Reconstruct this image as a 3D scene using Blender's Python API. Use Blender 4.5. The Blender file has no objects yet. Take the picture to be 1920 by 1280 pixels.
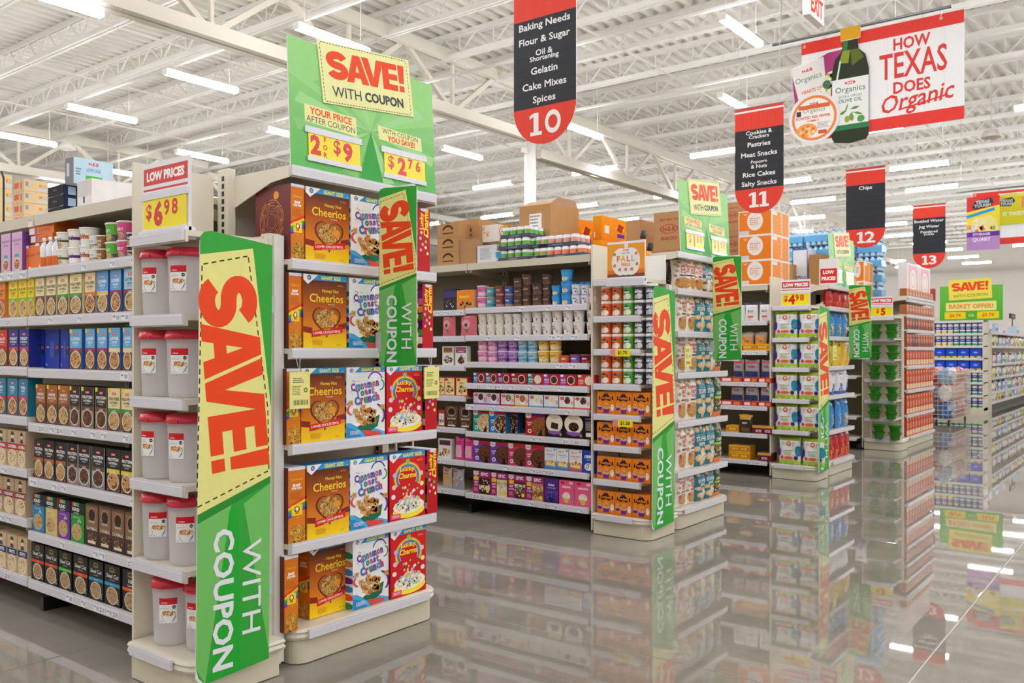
import bpy, math, random
from mathutils import Vector, Matrix
random.seed(7)
S = bpy.context.scene
COL = S.collection
PI = math.pi

# ------------------------------------------------------------------ camera
FPX, HZ, CH = 1639.0, 656.0, 1.35            # focal length in pixels (1920 wide), horizon row, eye height
YAW = math.radians(37.44)                    # the main aisle (+X) runs this far clockwise of the view axis
CA, SA = math.cos(YAW), math.sin(YAW)
cam = bpy.data.cameras.new('camera')
cam.sensor_width = 36.0
cam.lens = FPX / 1920 * 36
cam.shift_y = (HZ - 640) / 1920
cam.clip_end = 300
cam.dof.use_dof = True
cam.dof.focus_distance = 4.2
cam.dof.aperture_fstop = 6.3
camo = bpy.data.objects.new('camera', cam)
COL.objects.link(camo)
camo.location = (0, 0, CH)
camo.rotation_euler = (PI / 2, 0, YAW - PI / 2)
S.camera = camo

# ------------------------------------------------------------------ world, exposure
W = bpy.data.worlds.new('world')
S.world = W
W.use_nodes = True
W.node_tree.nodes['Background'].inputs[0].default_value = (0.8, 0.86, 1, 1)
W.node_tree.nodes['Background'].inputs[1].default_value = 0.05
S.view_settings.view_transform = 'Standard'
S.view_settings.look = 'None'
S.view_settings.gamma = 1
S.view_settings.use_curve_mapping = False
S.view_settings.exposure = 0.0
LAMP = 59.0                                   # strength of the tubes of every ceiling light
try:
    S.cycles.use_denoising = True
    S.cycles.max_bounces = 10
    S.cycles.diffuse_bounces = 5
    S.cycles.glossy_bounces = 4
    S.cycles.transmission_bounces = 6
    S.cycles.transparent_max_bounces = 8
    S.cycles.sample_clamp_indirect = 6
    S.cycles.caustics_reflective = False
    S.cycles.caustics_refractive = False
except Exception:
    pass


# ------------------------------------------------------------------ from a pixel of the photo to a point on a known plane
def _k(u): return (u - 960) / FPX
def yat(u, X): k = _k(u); return X * (SA - k * CA) / (CA + k * SA)
def xat(u, Y): k = _k(u); return Y * (CA + k * SA) / (SA - k * CA)
def dist(X, Y): return X * CA + Y * SA
def zat(v, X, Y): return CH - (v - HZ) / FPX * dist(X, Y)


# ------------------------------------------------------------------ colours and materials
def lin(c):
    if not isinstance(c, str): return c
    c = c.lstrip('#')
    if len(c) == 3: c = ''.join(q * 2 for q in c)
    o = []
    for i in (0, 2, 4):
        s = int(c[i:i + 2], 16) / 255
        o.append(s / 12.92 if s <= 0.04045 else ((s + 0.055) / 1.055) ** 2.4)
    return (o[0], o[1], o[2], 1.0)


def mixc(a, b, t):
    a, b = lin(a), lin(b)
    return tuple(a[i] + (b[i] - a[i]) * t for i in range(4))


def material(name, rough=0.5, spec=0.5, metal=0.0, noise=0.04, nscale=30, bump=0.0, bscale=60, trans=0.0, coat=0.0, color=None, alpha=1.0):
    """Principled surface; the base colour is the printed colour of the mesh (attribute Col) or COLOR, lightly mottled."""
    m = bpy.data.materials.new(name)
    m.use_nodes = True
    nt = m.node_tree
    b = nt.nodes['Principled BSDF']
    b.inputs['Roughness'].default_value = rough
    b.inputs['Specular IOR Level'].default_value = spec
    b.inputs['Metallic'].default_value = metal
    b.inputs['Transmission Weight'].default_value = trans
    b.inputs['Coat Weight'].default_value = coat
    b.inputs['Alpha'].default_value = alpha
    tc = nt.nodes.new('ShaderNodeTexCoord')
    nz = nt.nodes.new('ShaderNodeTexNoise')
    nz.inputs['Scale'].default_value = nscale
    nz.inputs['Detail'].default_value = 4
    nt.links.new(tc.outputs['Object'], nz.inputs['Vector'])
    mr = nt.nodes.new('ShaderNodeMapRange')
    mr.inputs['To Min'].default_value = 1 - noise
    mr.inputs['To Max'].default_value = 1 + noise
    nt.links.new(nz.outputs['Fac'], mr.inputs['Value'])
    mx = nt.nodes.new('ShaderNodeMix')
    mx.data_type = 'RGBA'
    mx.blend_type = 'MULTIPLY'
    mx.inputs[0].default_value = 1.0
    if color is None:
        at = nt.nodes.new('ShaderNodeVertexColor')
        at.layer_name = 'Col'
        nt.links.new(at.outputs['Color'], mx.inputs[6])
    else:
        mx.inputs[6].default_value = lin(color)
    nt.links.new(mr.outputs['Result'], mx.inputs[7])
    nt.links.new(mx.outputs[2], b.inputs['Base Color'])
    if bump:
        n2 = nt.nodes.new('ShaderNodeTexNoise')
        n2.inputs['Scale'].default_value = bscale
        n2.inputs['Detail'].default_value = 3
        nt.links.new(tc.outputs['Object'], n2.inputs['Vector'])
        bp = nt.nodes.new('ShaderNodeBump')
        bp.inputs['Strength'].default_value = bump
        bp.inputs['Distance'].default_value = 0.01
        nt.links.new(n2.outputs['Fac'], bp.inputs['Height'])
        nt.links.new(bp.outputs['Normal'], b.inputs['Normal'])
    return m


M = dict(
    card=material('printed_card', 0.45, 0.25),
    gloss=material('glossy_plastic', 0.22, 0.5, noise=0.02),
    matte=material('matte_paper', 0.75, 0.2),
    bag=material('foil_bag', 0.26, 0.5, bump=0.9, bscale=22, noise=0.06),
    paint=material('painted_steel', 0.38, 0.45, noise=0.02, nscale=8),
    kraft=material('corrugated_card', 0.8, 0.15, noise=0.08, nscale=14),
    metal=material('bare_metal', 0.3, 0.5, metal=1.0, noise=0.05),
    black=material('black_shadow_steel', 0.6, 0.3, color='#141312'),
    roof=material('painted_roof_steel', 0.65, 0.3, noise=0.04, nscale=2),
    wall=material('painted_wall', 0.8, 0.2, noise=0.03, nscale=1.5),
    wrap=material('shrink_wrap', 0.15, 0.6, bump=0.6, bscale=25, noise=0.06),
)


def milky():
    m = material('milky_plastic', 0.3, 0.5, noise=0.02)
    nt = m.node_tree
    b, out = nt.nodes['Principled BSDF'], nt.nodes['Material Output']
    tl, tp = nt.nodes.new('ShaderNodeBsdfTranslucent'), nt.nodes.new('ShaderNodeBsdfTransparent')
    tl.inputs[0].default_value = (.95, .95, .97, 1)
    m1, m2 = nt.nodes.new('ShaderNodeMixShader'), nt.nodes.new('ShaderNodeMixShader')
    m1.inputs[0].default_value = .45
    m2.inputs[0].default_value = .22
    nt.links.new(b.outputs[0], m1.inputs[1]); nt.links.new(tl.outputs[0], m1.inputs[2])
    nt.links.new(m1.outputs[0], m2.inputs[1]); nt.links.new(tp.outputs[0], m2.inputs[2])
    nt.links.new(m2.outputs[0], out.inputs[0])
    return m


M['milky'] = milky()


def emitter(name, col, strength):
    m = bpy.data.materials.new(name)
    m.use_nodes = True
    nt = m.node_tree
    nt.nodes.remove(nt.nodes['Principled BSDF'])
    e = nt.nodes.new('ShaderNodeEmission')
    e.inputs[0].default_value = lin(col)
    e.inputs[1].default_value = strength
    nt.links.new(e.outputs[0], nt.nodes['Material Output'].inputs[0])
    return m


M['tube'] = emitter('lit_tube', '#fafaff', LAMP)
M['exit'] = emitter('lit_exit_letters', '#ff3a22', 2.0)


def floor_material():
    m = bpy.data.materials.new('polished_concrete')
    m.use_nodes = True
    nt = m.node_tree
    b = nt.nodes['Principled BSDF']
    tc = nt.nodes.new('ShaderNodeNewGeometry')
    def noise(scale, detail=5, rough=0.6):
        n = nt.nodes.new('ShaderNodeTexNoise')
        n.inputs['Scale'].default_value = scale
        n.inputs['Detail'].default_value = detail
        n.inputs['Roughness'].default_value = rough
        nt.links.new(tc.outputs['Position'], n.inputs['Vector'])
        return n
    r1 = nt.nodes.new('ShaderNodeValToRGB')
    r1.color_ramp.elements[0].position = 0.3
    r1.color_ramp.elements[0].color = lin('#7b766c')
    r1.color_ramp.elements[1].position = 0.72
    r1.color_ramp.elements[1].color = lin('#9f998f')
    nt.links.new(noise(0.9, 7, 0.65).outputs['Fac'], r1.inputs['Fac'])
    mr = nt.nodes.new('ShaderNodeMapRange')
    mr.inputs['To Min'].default_value = 0.86
    mr.inputs['To Max'].default_value = 1.12
    nt.links.new(noise(140, 2).outputs['Fac'], mr.inputs['Value'])
    mx = nt.nodes.new('ShaderNodeMix')
    mx.data_type = 'RGBA'
    mx.blend_type = 'MULTIPLY'
    mx.inputs[0].default_value = 1
    nt.links.new(r1.outputs['Color'], mx.inputs[6])
    nt.links.new(mr.outputs['Result'], mx.inputs[7])
    nt.links.new(mx.outputs[2], b.inputs['Base Color'])
    mr2 = nt.nodes.new('ShaderNodeMapRange')
    mr2.inputs['To Min'].default_value = 0.006
    mr2.inputs['To Max'].default_value = 0.026
    nt.links.new(noise(2.2, 6).outputs['Fac'], mr2.inputs['Value'])
    nt.links.new(mr2.outputs['Result'], b.inputs['Roughness'])
    b.inputs['IOR'].default_value = 1.52
    return m


M['floor'] = floor_material()


# ------------------------------------------------------------------ mesh building
class MB:
    """Collects coloured polygons; build() links them as ONE mesh object."""
    def __init__(s):
        s.v, s.f, s.c, s.m, s.sm = [], [], [], [], []

    def poly(s, pts, c, mat=0, smooth=False):
        n = len(s.v)
        s.v.extend(pts)
        s.f.append(tuple(range(n, n + len(pts))))
        s.c.append(c if isinstance(c, list) else [lin(c)] * len(pts))
        s.m.append(mat); s.sm.append(smooth)

    def mesh(s, pts, faces, c, mat=0, smooth=False):
        n = len(s.v)
        s.v.extend(pts)
        c = lin(c) if not isinstance(c, list) else c
        for i, f in enumerate(faces):
            s.f.append(tuple(n + q for q in f))
            s.c.append([c[i]] * len(f) if isinstance(c, list) else [c] * len(f))
            s.m.append(mat); s.sm.append(smooth)

    def box(s, x0, y0, z0, x1, y1, z1, c='#fff', mat=0, cols=None):
        """cols: optional colours of front(-y), right(+x), back, left(-x), top, bottom"""
        p = [(x0, y0, z0), (x1, y0, z0), (x1, y1, z0), (x0, y1, z0), (x0, y0, z1), (x1, y0, z1), (x1, y1, z1), (x0, y1, z1)]
        fs = [(0, 1, 5, 4), (1, 2, 6, 5), (2, 3, 7, 6), (3, 0, 4, 7), (4, 5, 6, 7), (3, 2, 1, 0)]
        s.mesh(p, fs, [lin(q) for q in cols] if cols else c, mat)
        return s

    def bar(s, a, b, w, h, c='#fff', mat=0):
        """a square bar from a to b"""
        a, b = Vector(a), Vector(b)
        d = (b - a).normalized()
        up = Vector((0, 0, 1)) if abs(d.z) < 0.95 else Vector((1, 0, 0))
        r = d.cross(up).normalized() * (w / 2)
        u = r.cross(d).normalized() * (h / 2)
        p = [tuple(q + i * r + j * u) for q in (a, b) for i, j in ((-1, -1), (1, -1), (1, 1), (-1, 1))]
        s.mesh(p, [(0, 1, 5, 4), (1, 2, 6, 5), (2, 3, 7, 6), (3, 0, 4, 7), (3, 2, 1, 0), (4, 5, 6, 7)], c, mat)
        return s

    def tube(s, a, b, r, c='#fff', n=8, mat=0):
        a, b = Vector(a), Vector(b)
        d = (b - a).normalized()
        up = Vector((0, 0, 1)) if abs(d.z) < 0.95 else Vector((1, 0, 0))
        x = d.cross(up).normalized()
        y = x.cross(d)
        p = [tuple(q + r * (math.cos(t * 2 * PI / n) * x + math.sin(t * 2 * PI / n) * y)) for q in (a, b) for t in range(n)]
        s.mesh(p, [(i, (i + 1) % n, n + (i + 1) % n, n + i) for i in range(n)] , c, mat, True)
        s.mesh(p, [tuple(range(n - 1, -1, -1)), tuple(range(n, 2 * n))], c, mat)
        return s

    def lathe(s, prof, c='#fff', n=16, mat=0, sx=1.0, sy=1.0, cx=0, cy=0, cap=True, smooth=True):
        """prof: list of (radius, z) or (radius, z, colour of the band up to it)"""
        k = len(s.v)
        for q in prof:
            for i in range(n):
                t = 2 * PI * i / n
                s.v.append((cx + sx * q[0] * math.cos(t), cy + sy * q[0] * math.sin(t), q[1]))
        for j in range(len(prof) - 1):
            cc = lin(prof[j + 1][2]) if len(prof[j + 1]) > 2 else lin(c)
            for i in range(n):
                a = k + j * n + i
                b = k + j * n + (i + 1) % n
                s.f.append((a, b, b + n, a + n)); s.c.append([cc] * 4); s.m.append(mat); s.sm.append(smooth)
        if cap:
            e = k + (len(prof) - 1) * n
            s.f.append(tuple(e + i for i in range(n))); s.c.append([lin(prof[-1][2]) if len(prof[-1]) > 2 else lin(c)] * n); s.m.append(mat); s.sm.append(False)
            s.f.append(tuple(k + n - 1 - i for i in range(n))); s.c.append([lin(c)] * n); s.m.append(mat); s.sm.append(False)
        return s

    def art(s, a, f, mat=0, sub=0, eps=0.00005):
        a.emit(s, f, mat, sub, eps)
        return s

    def data(s, name, mats):
        me = bpy.data.meshes.new(name)
        me.from_pydata([tuple(p) for p in s.v], [], s.f)
        at = me.color_attributes.new('Col', 'FLOAT_COLOR', 'CORNER')
        flat = []
        for c in s.c:
            for q in c: flat.extend(q)
        at.data.foreach_set('color', flat)
        me.polygons.foreach_set('material_index', s.m)
        me.polygons.foreach_set('use_smooth', s.sm)
        for m in (mats if isinstance(mats, (list, tuple)) else [mats]): me.materials.append(M[m] if isinstance(m, str) else m)
        me.update()
        return me

    def build(s, name, mats, parent=None, loc=None, rz=0):
        return link(name, s.data(name, mats), parent, loc, rz)


def link(name, me, parent=None, loc=None, rz=0):
    o = bpy.data.objects.new(name, me)
    COL.objects.link(o)
    if parent is not None: o.parent = parent
    if loc is not None: o.location = loc
    if rz: o.rotation_euler = (0, 0, rz)
    return o


def tag(o, label, cat, group=None):
    o['label'] = label
    o['category'] = cat
    if group: o['group'] = group
    return o


def thing(name, label, cat, loc=(0, 0, 0), rz=0, group=None):
    o = bpy.data.objects.new(name, None)
    o.empty_display_size = 0.05
    COL.objects.link(o)
    o.location = loc
    o.rotation_euler = (0, 0, rz)
    return tag(o, label, cat, group)


def struct(o):
    o['kind'] = 'structure'
    return o


# ------------------------------------------------------------------ print: lettering, logos, pictures as flat coloured shapes
_glyph = {}
def save_letters():
    """heavy condensed capitals S A V E ! drawn by hand, tightly set"""
    V, F = [], []
    def q(*p):
        n = len(V); V.extend(p); F.append(tuple(range(n, n + len(p))))
    path = [(.40 + .265 * math.cos(math.radians(t)), .6825 + .1825 * math.sin(math.radians(t))) for t in range(18, 271, 14)]
    path += [(.40 + .265 * math.cos(math.radians(t)), .3175 + .1825 * math.sin(math.radians(t))) for t in range(76, -163, -14)]
    L, R_ = [], []
    for i, (x, y) in enumerate(path):
        a, b = path[max(0, i - 1)], path[min(len(path) - 1, i + 1)]
        dx, dy = b[0] - a[0], b[1] - a[1]
        n = math.hypot(dx, dy)
        L.append((x - dy / n * .135, y + dx / n * .135)); R_.append((x + dy / n * .135, y - dx / n * .135))
    for i in range(len(path) - 1): q(L[i], L[i + 1], R_[i + 1], R_[i])
    a = .72
    q((a, 0), (a + .27, 0), (a + .51, 1), (a + .29, 1)); q((a + .59, 0), (a + .86, 0), (a + .57, 1), (a + .36, 1)); q((a + .2, .19), (a + .66, .19), (a + .6, .40), (a + .26, .40))
    v = 1.35
    q((v, 1), (v + .27, 1), (v + .51, 0), (v + .29, 0)); q((v + .59, 1), (v + .86, 1), (v + .57, 0), (v + .36, 0))
    e = 2.16
    q((e, 0), (e + .27, 0), (e + .27, 1), (e, 1))
    for y in (0, .39, .78): q((e + .2, y), (e + .62, y), (e + .62, y + .22), (e + .2, y + .22))
    q((2.85, .32), (3.05, .32), (3.1, 1), (2.83, 1)); q((2.85, 0), (3.05, 0), (3.05, .22), (2.85, .22))
    return V, F, 3.1, 1.0


def glyphs(txt, bold):
    if txt == 'SAVE!': bold = 0
    key = (txt, bold)
    if key not in _glyph and txt == 'SAVE!': _glyph[key] = save_letters()
    if key not in _glyph:
        c = bpy.data.curves.new('lettering', 'FONT')
        c.body = txt
        c.resolution_u = 2
        c.offset = bold
        c.size = 1.0
        o = bpy.data.objects.new('lettering', c)
        me = bpy.data.meshes.new_from_object(o)
        v = [(p.co.x, p.co.y) for p in me.vertices]
        f = [tuple(p.vertices) for p in me.polygons]
        bpy.data.objects.remove(o)
        bpy.data.curves.remove(c)
        bpy.data.meshes.remove(me)
        if v:
            x0 = min(p[0] for p in v); x1 = max(p[0] for p in v)
            y0 = min(p[1] for p in v); y1 = max(p[1] for p in v)
        else:
            x0 = y0 = 0; x1 = y1 = 1
        _glyph[key] = ([(p[0] - x0, p[1] - y0) for p in v], f, x1 - x0, y1 - y0)
    return _glyph[key]


class Art:
    """A flat print in fractions of its own width and height; later shapes lie over earlier ones."""
    def __init__(s, w, h):
        s.w, s.h, s.p, s.z = w, h, [], 0

    def lay(s): s.z += 1; return s.z

    def quad(s, p, c, z=None):
        s.p.append(('Q', p, c, z or s.lay())); return s

    def rect(s, x0, y0, x1, y1, c, c2=None):
        cc = [lin(c), lin(c), lin(c2), lin(c2)] if c2 else c
        return s.quad([(x0, y0), (x1, y0), (x1, y1), (x0, y1)], cc)

    def poly(s, p, c, z=None):
        s.p.append(('P', p, c, z or s.lay())); return s

    def ell(s, cx, cy, rx, ry, c, n=18, z=None, a0=0, a1=2 * PI):
        """rx in fractions of the width; ry in fractions of the height, None: round"""
        if ry is None: ry = rx * s.w / s.h
        full = abs(a1 - a0 - 2 * PI) < 1e-6
        k = n if full else n + 1
        p = [(cx + rx * math.cos(a0 + (a1 - a0) * i / n), cy + ry * math.sin(a0 + (a1 - a0) * i / n)) for i in range(k)]
        return s.poly(p, c, z)

    def ring(s, cx, cy, rx, t, c, n=24, a0=0, a1=2 * PI, ry=None):
        if ry is None: ry = rx * s.w / s.h
        z = s.lay()
        q = 1 - t
        for i in range(n):
            u, v = a0 + (a1 - a0) * i / n, a0 + (a1 - a0) * (i + 1) / n
            s.quad([(cx + rx * math.cos(u), cy + ry * math.sin(u)), (cx + rx * math.cos(v), cy + ry * math.sin(v)),
                    (cx + rx * q * math.cos(v), cy + ry * q * math.sin(v)), (cx + rx * q * math.cos(u), cy + ry * q * math.sin(u))], c, z)
        return s

    def text(s, t, cx, cy, h, c, bold=0.02, w=None, rot=0, shear=0, al='C', stretch=1.0):
        """h: height of the lettering in fractions of the height; w: fit to this fraction of the width"""
        v, f, tw, th = glyphs(t, bold)
        if not f: return s
        k = h * s.h / th
        kx = k * stretch
        if w: kx = min(kx, w * s.w / tw) if al != 'F' else w * s.w / tw
        ox = {'C': -tw / 2, 'F': -tw / 2, 'L': 0, 'R': -tw}[al]
        cr, sr = math.cos(rot), math.sin(rot)
        pts = []
        for x, y in v:
            X = (x + ox + shear * y) * kx
            Y = (y - th / 2) * k
            pts.append((cx + (X * cr - Y * sr) / s.w, cy + (X * sr + Y * cr) / s.h))
        return s.letters(t, pts, f, c)

    def letters(s, t, pts, f, c):
        """overlapping strokes of the heavy capitals each get a layer of their own"""
        z = s.lay()
        if t != 'SAVE!': s.p.append(('T', (pts, f), c, z)); return s
        for q in f:
            if q[0] > 136: z = s.lay()
            s.p.append(('T', ([pts[i] for i in q], [tuple(range(len(q)))]), c, z))
        return s

    def lines(s, cx, cy, w, h, n, c, seed=0, al='L'):
        """small print: n rows of little dashes"""
        r = random.Random(seed)
        z = s.lay()
        for i in range(n):
            y = cy - h * i / max(1, n)
            x = cx
            e = cx + w * r.uniform(.7, 1)
            while x < e:
                q = w * r.uniform(.08, .2)
                s.quad([(x, y), (min(e, x + q), y), (min(e, x + q), y - h / n * .5), (x, y - h / n * .5)], c, z)
                x += q + w * .03
        return s

    def flakes(s, cx, cy, rx, ry, n, cols, size=.05, seed=0, o=False):
        """a heap of cereal / grains inside an ellipse"""
        r = random.Random(seed)
        if ry is None: ry = rx * s.w / s.h
        z = s.lay()
        s.z += 3
        for i in range(n):
            a, q = r.uniform(0, 2 * PI), math.sqrt(r.random())
            x, y = cx + rx * q * math.cos(a) * .92, cy + ry * q * math.sin(a) * .92
            c = r.choice(cols)
            k = size * r.uniform(.7, 1.2)
            ky = k * s.w / s.h
            if o:
                s.ell(x, y, k, ky, c, 8, z + i % 3)
                s.ell(x, y, k * .4, ky * .4, mixc(c, '#3a1c08', .6), 5, z + 3)
            else:
                b = r.uniform(0, 6)
                s.poly([(x + k * math.cos(b + j) * r.uniform(.6, 1), y + ky * math.sin(b + j) * r.uniform(.6, 1)) for j in (0, 1.4, 2.9, 4.4)], c, z + i % 4)
        return s

    def bowl(s, cx, cy, rx, c, cols, n=40, seed=0, rim=.84, size=.035, ry=None):
        s.ell(cx, cy, rx, ry, c)
        ry2 = (ry or rx * s.w / s.h)
        s.ell(cx, cy, rx * rim, ry2 * rim, cols[0])
        return s.flakes(cx, cy, rx * rim, ry2 * rim, n, cols, size, seed)

    def emit(s, mb, f, mat, sub, eps):
        for kind, p, c, z in s.p:
            d = z * eps
            if kind == 'Q':
                if sub:
                    (ax, ay), (bx, by), (ex, ey), (gx, gy) = p
                    nu = max(1, int(round(max(abs(bx - ax), abs(ex - gx)) * sub)))
                    nv = max(1, int(round(max(abs(gy - ay), abs(ey - by)) * sub)))
                    cl = c if isinstance(c, list) else [lin(c)] * 4
                    def P(u, v):
                        return f((ax * (1 - u) + bx * u) * (1 - v) + (gx * (1 - u) + ex * u) * v, (ay * (1 - u) + by * u) * (1 - v) + (gy * (1 - u) + ey * u) * v, d)
                    for i in range(nu):
                        for j in range(nv):
                            v0, v1 = j / nv, (j + 1) / nv
                            c0, c1 = mixc(cl[0], cl[3], v0), mixc(cl[0], cl[3], v1)
                            mb.poly([P(i / nu, v0), P((i + 1) / nu, v0), P((i + 1) / nu, v1), P(i / nu, v1)], [c0, c0, c1, c1], mat, True)
                else:
                    mb.poly([f(x, y, d) for x, y in p], c, mat)
            elif kind == 'P':
                if sub and len(p) > 8:
                    mx = sum(q[0] for q in p) / len(p); my = sum(q[1] for q in p) / len(p)
                    n = len(p)
                    v = [f(mx, my, d)] + [f((x + mx) / 2, (y + my) / 2, d) for x, y in p] + [f(x, y, d) for x, y in p]
                    fs = [(0, 1 + i, 1 + (i + 1) % n) for i in range(n)] + [(1 + i, 1 + n + i, 1 + n + (i + 1) % n, 1 + (i + 1) % n) for i in range(n)]
                    mb.mesh(v, fs, c, mat, True)
                else:
                    mb.poly([f(x, y, d) for x, y in p], c, mat)
            else:
                mb.mesh([f(x, y, d) for x, y in p[0]], p[1], c, mat)


def flat(w, h, x=0, y=0, z=0):
    """the front of a box: bottom centre at (x, y, z), facing -y"""
    return lambda u, v, d: (x + (min(1, max(0, u)) - .5) * w, y - d - .0002, z + min(1, max(0, v)) * h)


def side(w, h, x=0, y=0, z=0, sgn=-1):
    """a face normal to x that begins at y: u runs along y (left face: from the back; right face: from the front)"""
    c = lambda t: min(1, max(0, t))
    if sgn < 0: return lambda u, v, d: (x - d - .0002, y + (1 - c(u)) * w, z + c(v) * h)
    return lambda u, v, d: (x + d + .0002, y + c(u) * w, z + c(v) * h)


def around(r0, r1, z0, h, arc=PI * 1.1):
    """round a cup: u from one edge of the front to the other"""
    def f(u, v, d):
        t = -PI / 2 + (u - .5) * arc
        r = r0 + (r1 - r0) * v + d + .0006
        return (r * math.cos(t), r * math.sin(t), z0 + v * h)
    return f
# ================================================================== THE BUILDING
X0, X1, Y0, Y1, HT = -7.0, 52.0, -9.0, 27.5, 7.3
JZ = 6.8                                                # underside of the joists

fl = bpy.data.objects.new('floor', None)
COL.objects.link(fl)
struct(fl)
SL = 3.05
sm = MB()
g = .003
sm.mesh([(g, g, -.05), (SL - g, g, -.05), (SL - g, SL - g, -.05), (g, SL - g, -.05), (g, g, -.002), (SL - g, g, -.002), (SL - g, SL - g, -.002), (g, SL - g, -.002),
         (2 * g, 2 * g, 0), (SL - 2 * g, 2 * g, 0), (SL - 2 * g, SL - 2 * g, 0), (2 * g, SL - 2 * g, 0)],
        [(0, 1, 5, 4), (1, 2, 6, 5), (2, 3, 7, 6), (3, 0, 4, 7), (4, 5, 9, 8), (5, 6, 10, 9), (6, 7, 11, 10), (7, 4, 8, 11), (8, 9, 10, 11), (3, 2, 1, 0)], '#fff')
slab = sm.data('slab', 'floor')
for i in range(-4, 17):
    for j in range(-4, 9):
        link('slab', slab, fl, (3.43 + SL * i, .88 + SL * j, 0))
m = MB()
m.box(X0 - 2, Y0 - 2, -.09, X1 + 3, Y1 + 3, -.003, '#cfccc4')   # joint filler shows pale in the saw cuts
m.build('joint_filler', 'matte', fl)

for nm, b in dict(wall_far=(X1, Y0, 0, X1 + .2, Y1, HT), wall_near=(X0 - .2, Y0, 0, X0, Y1, HT), wall_back=(X0, Y1, 0, X1, Y1 + .2, HT), wall_front=(X0, Y0 - .2, 0, X1, Y0, HT)).items():
    m = MB()
    m.box(*b, c='#d8d3c8')
    struct(m.build(nm, 'wall'))

# ribbed steel deck: trapezoid flutes running along the main aisle
m = MB()
y = Y0
prof = []
while y < Y1:
    prof += [(y, HT), (y + .11, HT), (y + .14, HT - .075), (y + .22, HT - .075)]
    y += .25
pts = [(X0, q[0], q[1]) for q in prof] + [(X1, q[0], q[1]) for q in prof]
n = len(prof)
m.mesh(pts, [(i, i + 1, n + i + 1, n + i) for i in range(n - 1)], '#dedbd2')
ceil = struct(m.build('ceiling', 'roof'))

# open web joists across the aisles, and girders along the main aisle
def truss(L, dep, bay, cw, web, c, dirx, lower=0):
    m = MB()
    P = (lambda t, z: (t, 0, z)) if dirx else (lambda t, z: (0, t, z))
    for s in (-1, 1):
        o = (lambda p: (p[0], p[1] + s * cw * .45, p[2])) if dirx else (lambda p: (p[0] + s * cw * .45, p[1], p[2]))
        m.bar(o(P(0, 0)), o(P(L, 0)), cw * .6, cw, c)
        m.bar(o(P(0, dep)), o(P(L, dep)), cw * .6, cw, c)
    n = int(L / bay)
    for i in range(n):
        a, b = i * bay, (i + 1) * bay
        m.bar(P(a, dep), P((a + b) / 2, 0), web, web, c)
        m.bar(P((a + b) / 2, 0), P(b, dep), web, web, c)
        m.bar(P((a + b) / 2, 0), P((a + b) / 2, dep), web * .7, web * .7, c)
    return m
jm = truss(Y1 - Y0, .39, .8, .085, .024, '#e8e6e0', False).data('joist', 'roof')
x = -1.7
while x < 50:
    link('joist', jm, ceil, (x, Y0, JZ))
    x += 1.55
gm = truss(30, 1.0, 2.6, .2, .085, '#dbd5c8', True).data('girder', 'roof')
for gy in (-1.2, 11, 23.2):
    link('girder', gm, ceil, (-15 + .2, gy, 5.86))
    link('girder', gm, ceil, (15.2, gy, 5.55))
y = -7.5
while y < Y1:                                            # bridging between the joists
    q = MB()
    q.bar((X0, y, JZ - .03), (50, y, JZ - .03), .03, .03, '#d6d2c8')
    q.build('bridging', 'roof', ceil)
    y += 3.1
# conduit runs that carry the rows of lights
for x in (8.0, 11.15, 14.2):
    q = MB()
    q.box(x - .025, 3.5, 5.98, x + .025, 27.4, 6.02, '#d2cfc7')
    q.build('light_channel', 'roof', ceil)
# columns
for cx_, cy_ in ((15, 11), (33, 11), (33, -1.2), (15, -1.2)):
    m = MB()
    m.lathe([(.125, 0), (.125, 5.9)], '#f2f0ea', 20)
    m.box(-.22, -.2, 5.9, .22, .2, 5.93, '#e8e2d6')
    m.box(-.3, -.02, 5.5, .3, .02, 5.62, '#e8e2d6')
    struct(m.build('column', 'roof', None, (cx_, cy_, 0)))

# ------------------------------------------------------------------ ceiling lights: 1.25 m strips
def light_meshes():
    h = MB()
    h.box(-.625, -.028, .07, .625, .028, .1, '#f4f2ee')
    h.box(-.65, -.055, .0, -.625, .055, .085, '#f4f2ee')
    h.box(.625, -.055, .0, .65, .055, .085, '#f4f2ee')
    d = MB()
    d.mesh([(-.625, -.05, .045), (.625, -.05, .045), (.625, -.035, 0), (-.625, -.035, 0), (.625, .05, .045), (-.625, .05, .045), (.625, .035, 0), (-.625, .035, 0)],
           [(3, 2, 1, 0), (7, 6, 2, 3), (5, 4, 6, 7)], '#fff')
    d = MB()
    P = [(-.05, .062), (-.055, .04), (-.05, .012), (-.035, 0), (.035, 0), (.05, .012), (.055, .04), (.05, .062)]
    d.mesh([(x, y, z) for x in (-.625, .625) for y, z in P], [(i, i + 1, 9 + i, 8 + i) for i in range(7)], '#fff')
    w = MB()
    w.tube((0, 0, .085), (0, 0, 1.0), .006, '#d9d6cf', 5)
    return h.data('housing', 'roof'), d.data('diffuser', 'tube'), w.data('hanger', 'roof')
LH, LD, LW = light_meshes()
_lc = {}
def ceiling_light(x, y, along_x, lab):
    t = thing('ceiling_light', lab, 'light', (x, y, 5.55), 0 if along_x else PI / 2, 'strip lights under the roof')
    link('housing', LH, t); link('diffuser', LD, t); link('hanger', LW, t, (-.5, 0, 0)); link('hanger', LW, t, (.5, 0, 0))
spots = []
for i, x in enumerate((-4.3, -1.2, 1.9, 5.0, 8.0, 11.1, 14.3)):
    for j in range(11): spots.append((x, -6.3 + 3.1 * j - (1.45 if i % 2 else 0), True))
for i, x in enumerate((17.6, 21.7, 24.9, 28.05, 31.2, 34.4, 37.5, 40.6, 44.2, 47.5)):
    for j in range(10): spots.append((x, -7.6 + 3.1 * j + (1.7 if i == 3 else .4 if i in (2, 5) else 0), False))
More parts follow.
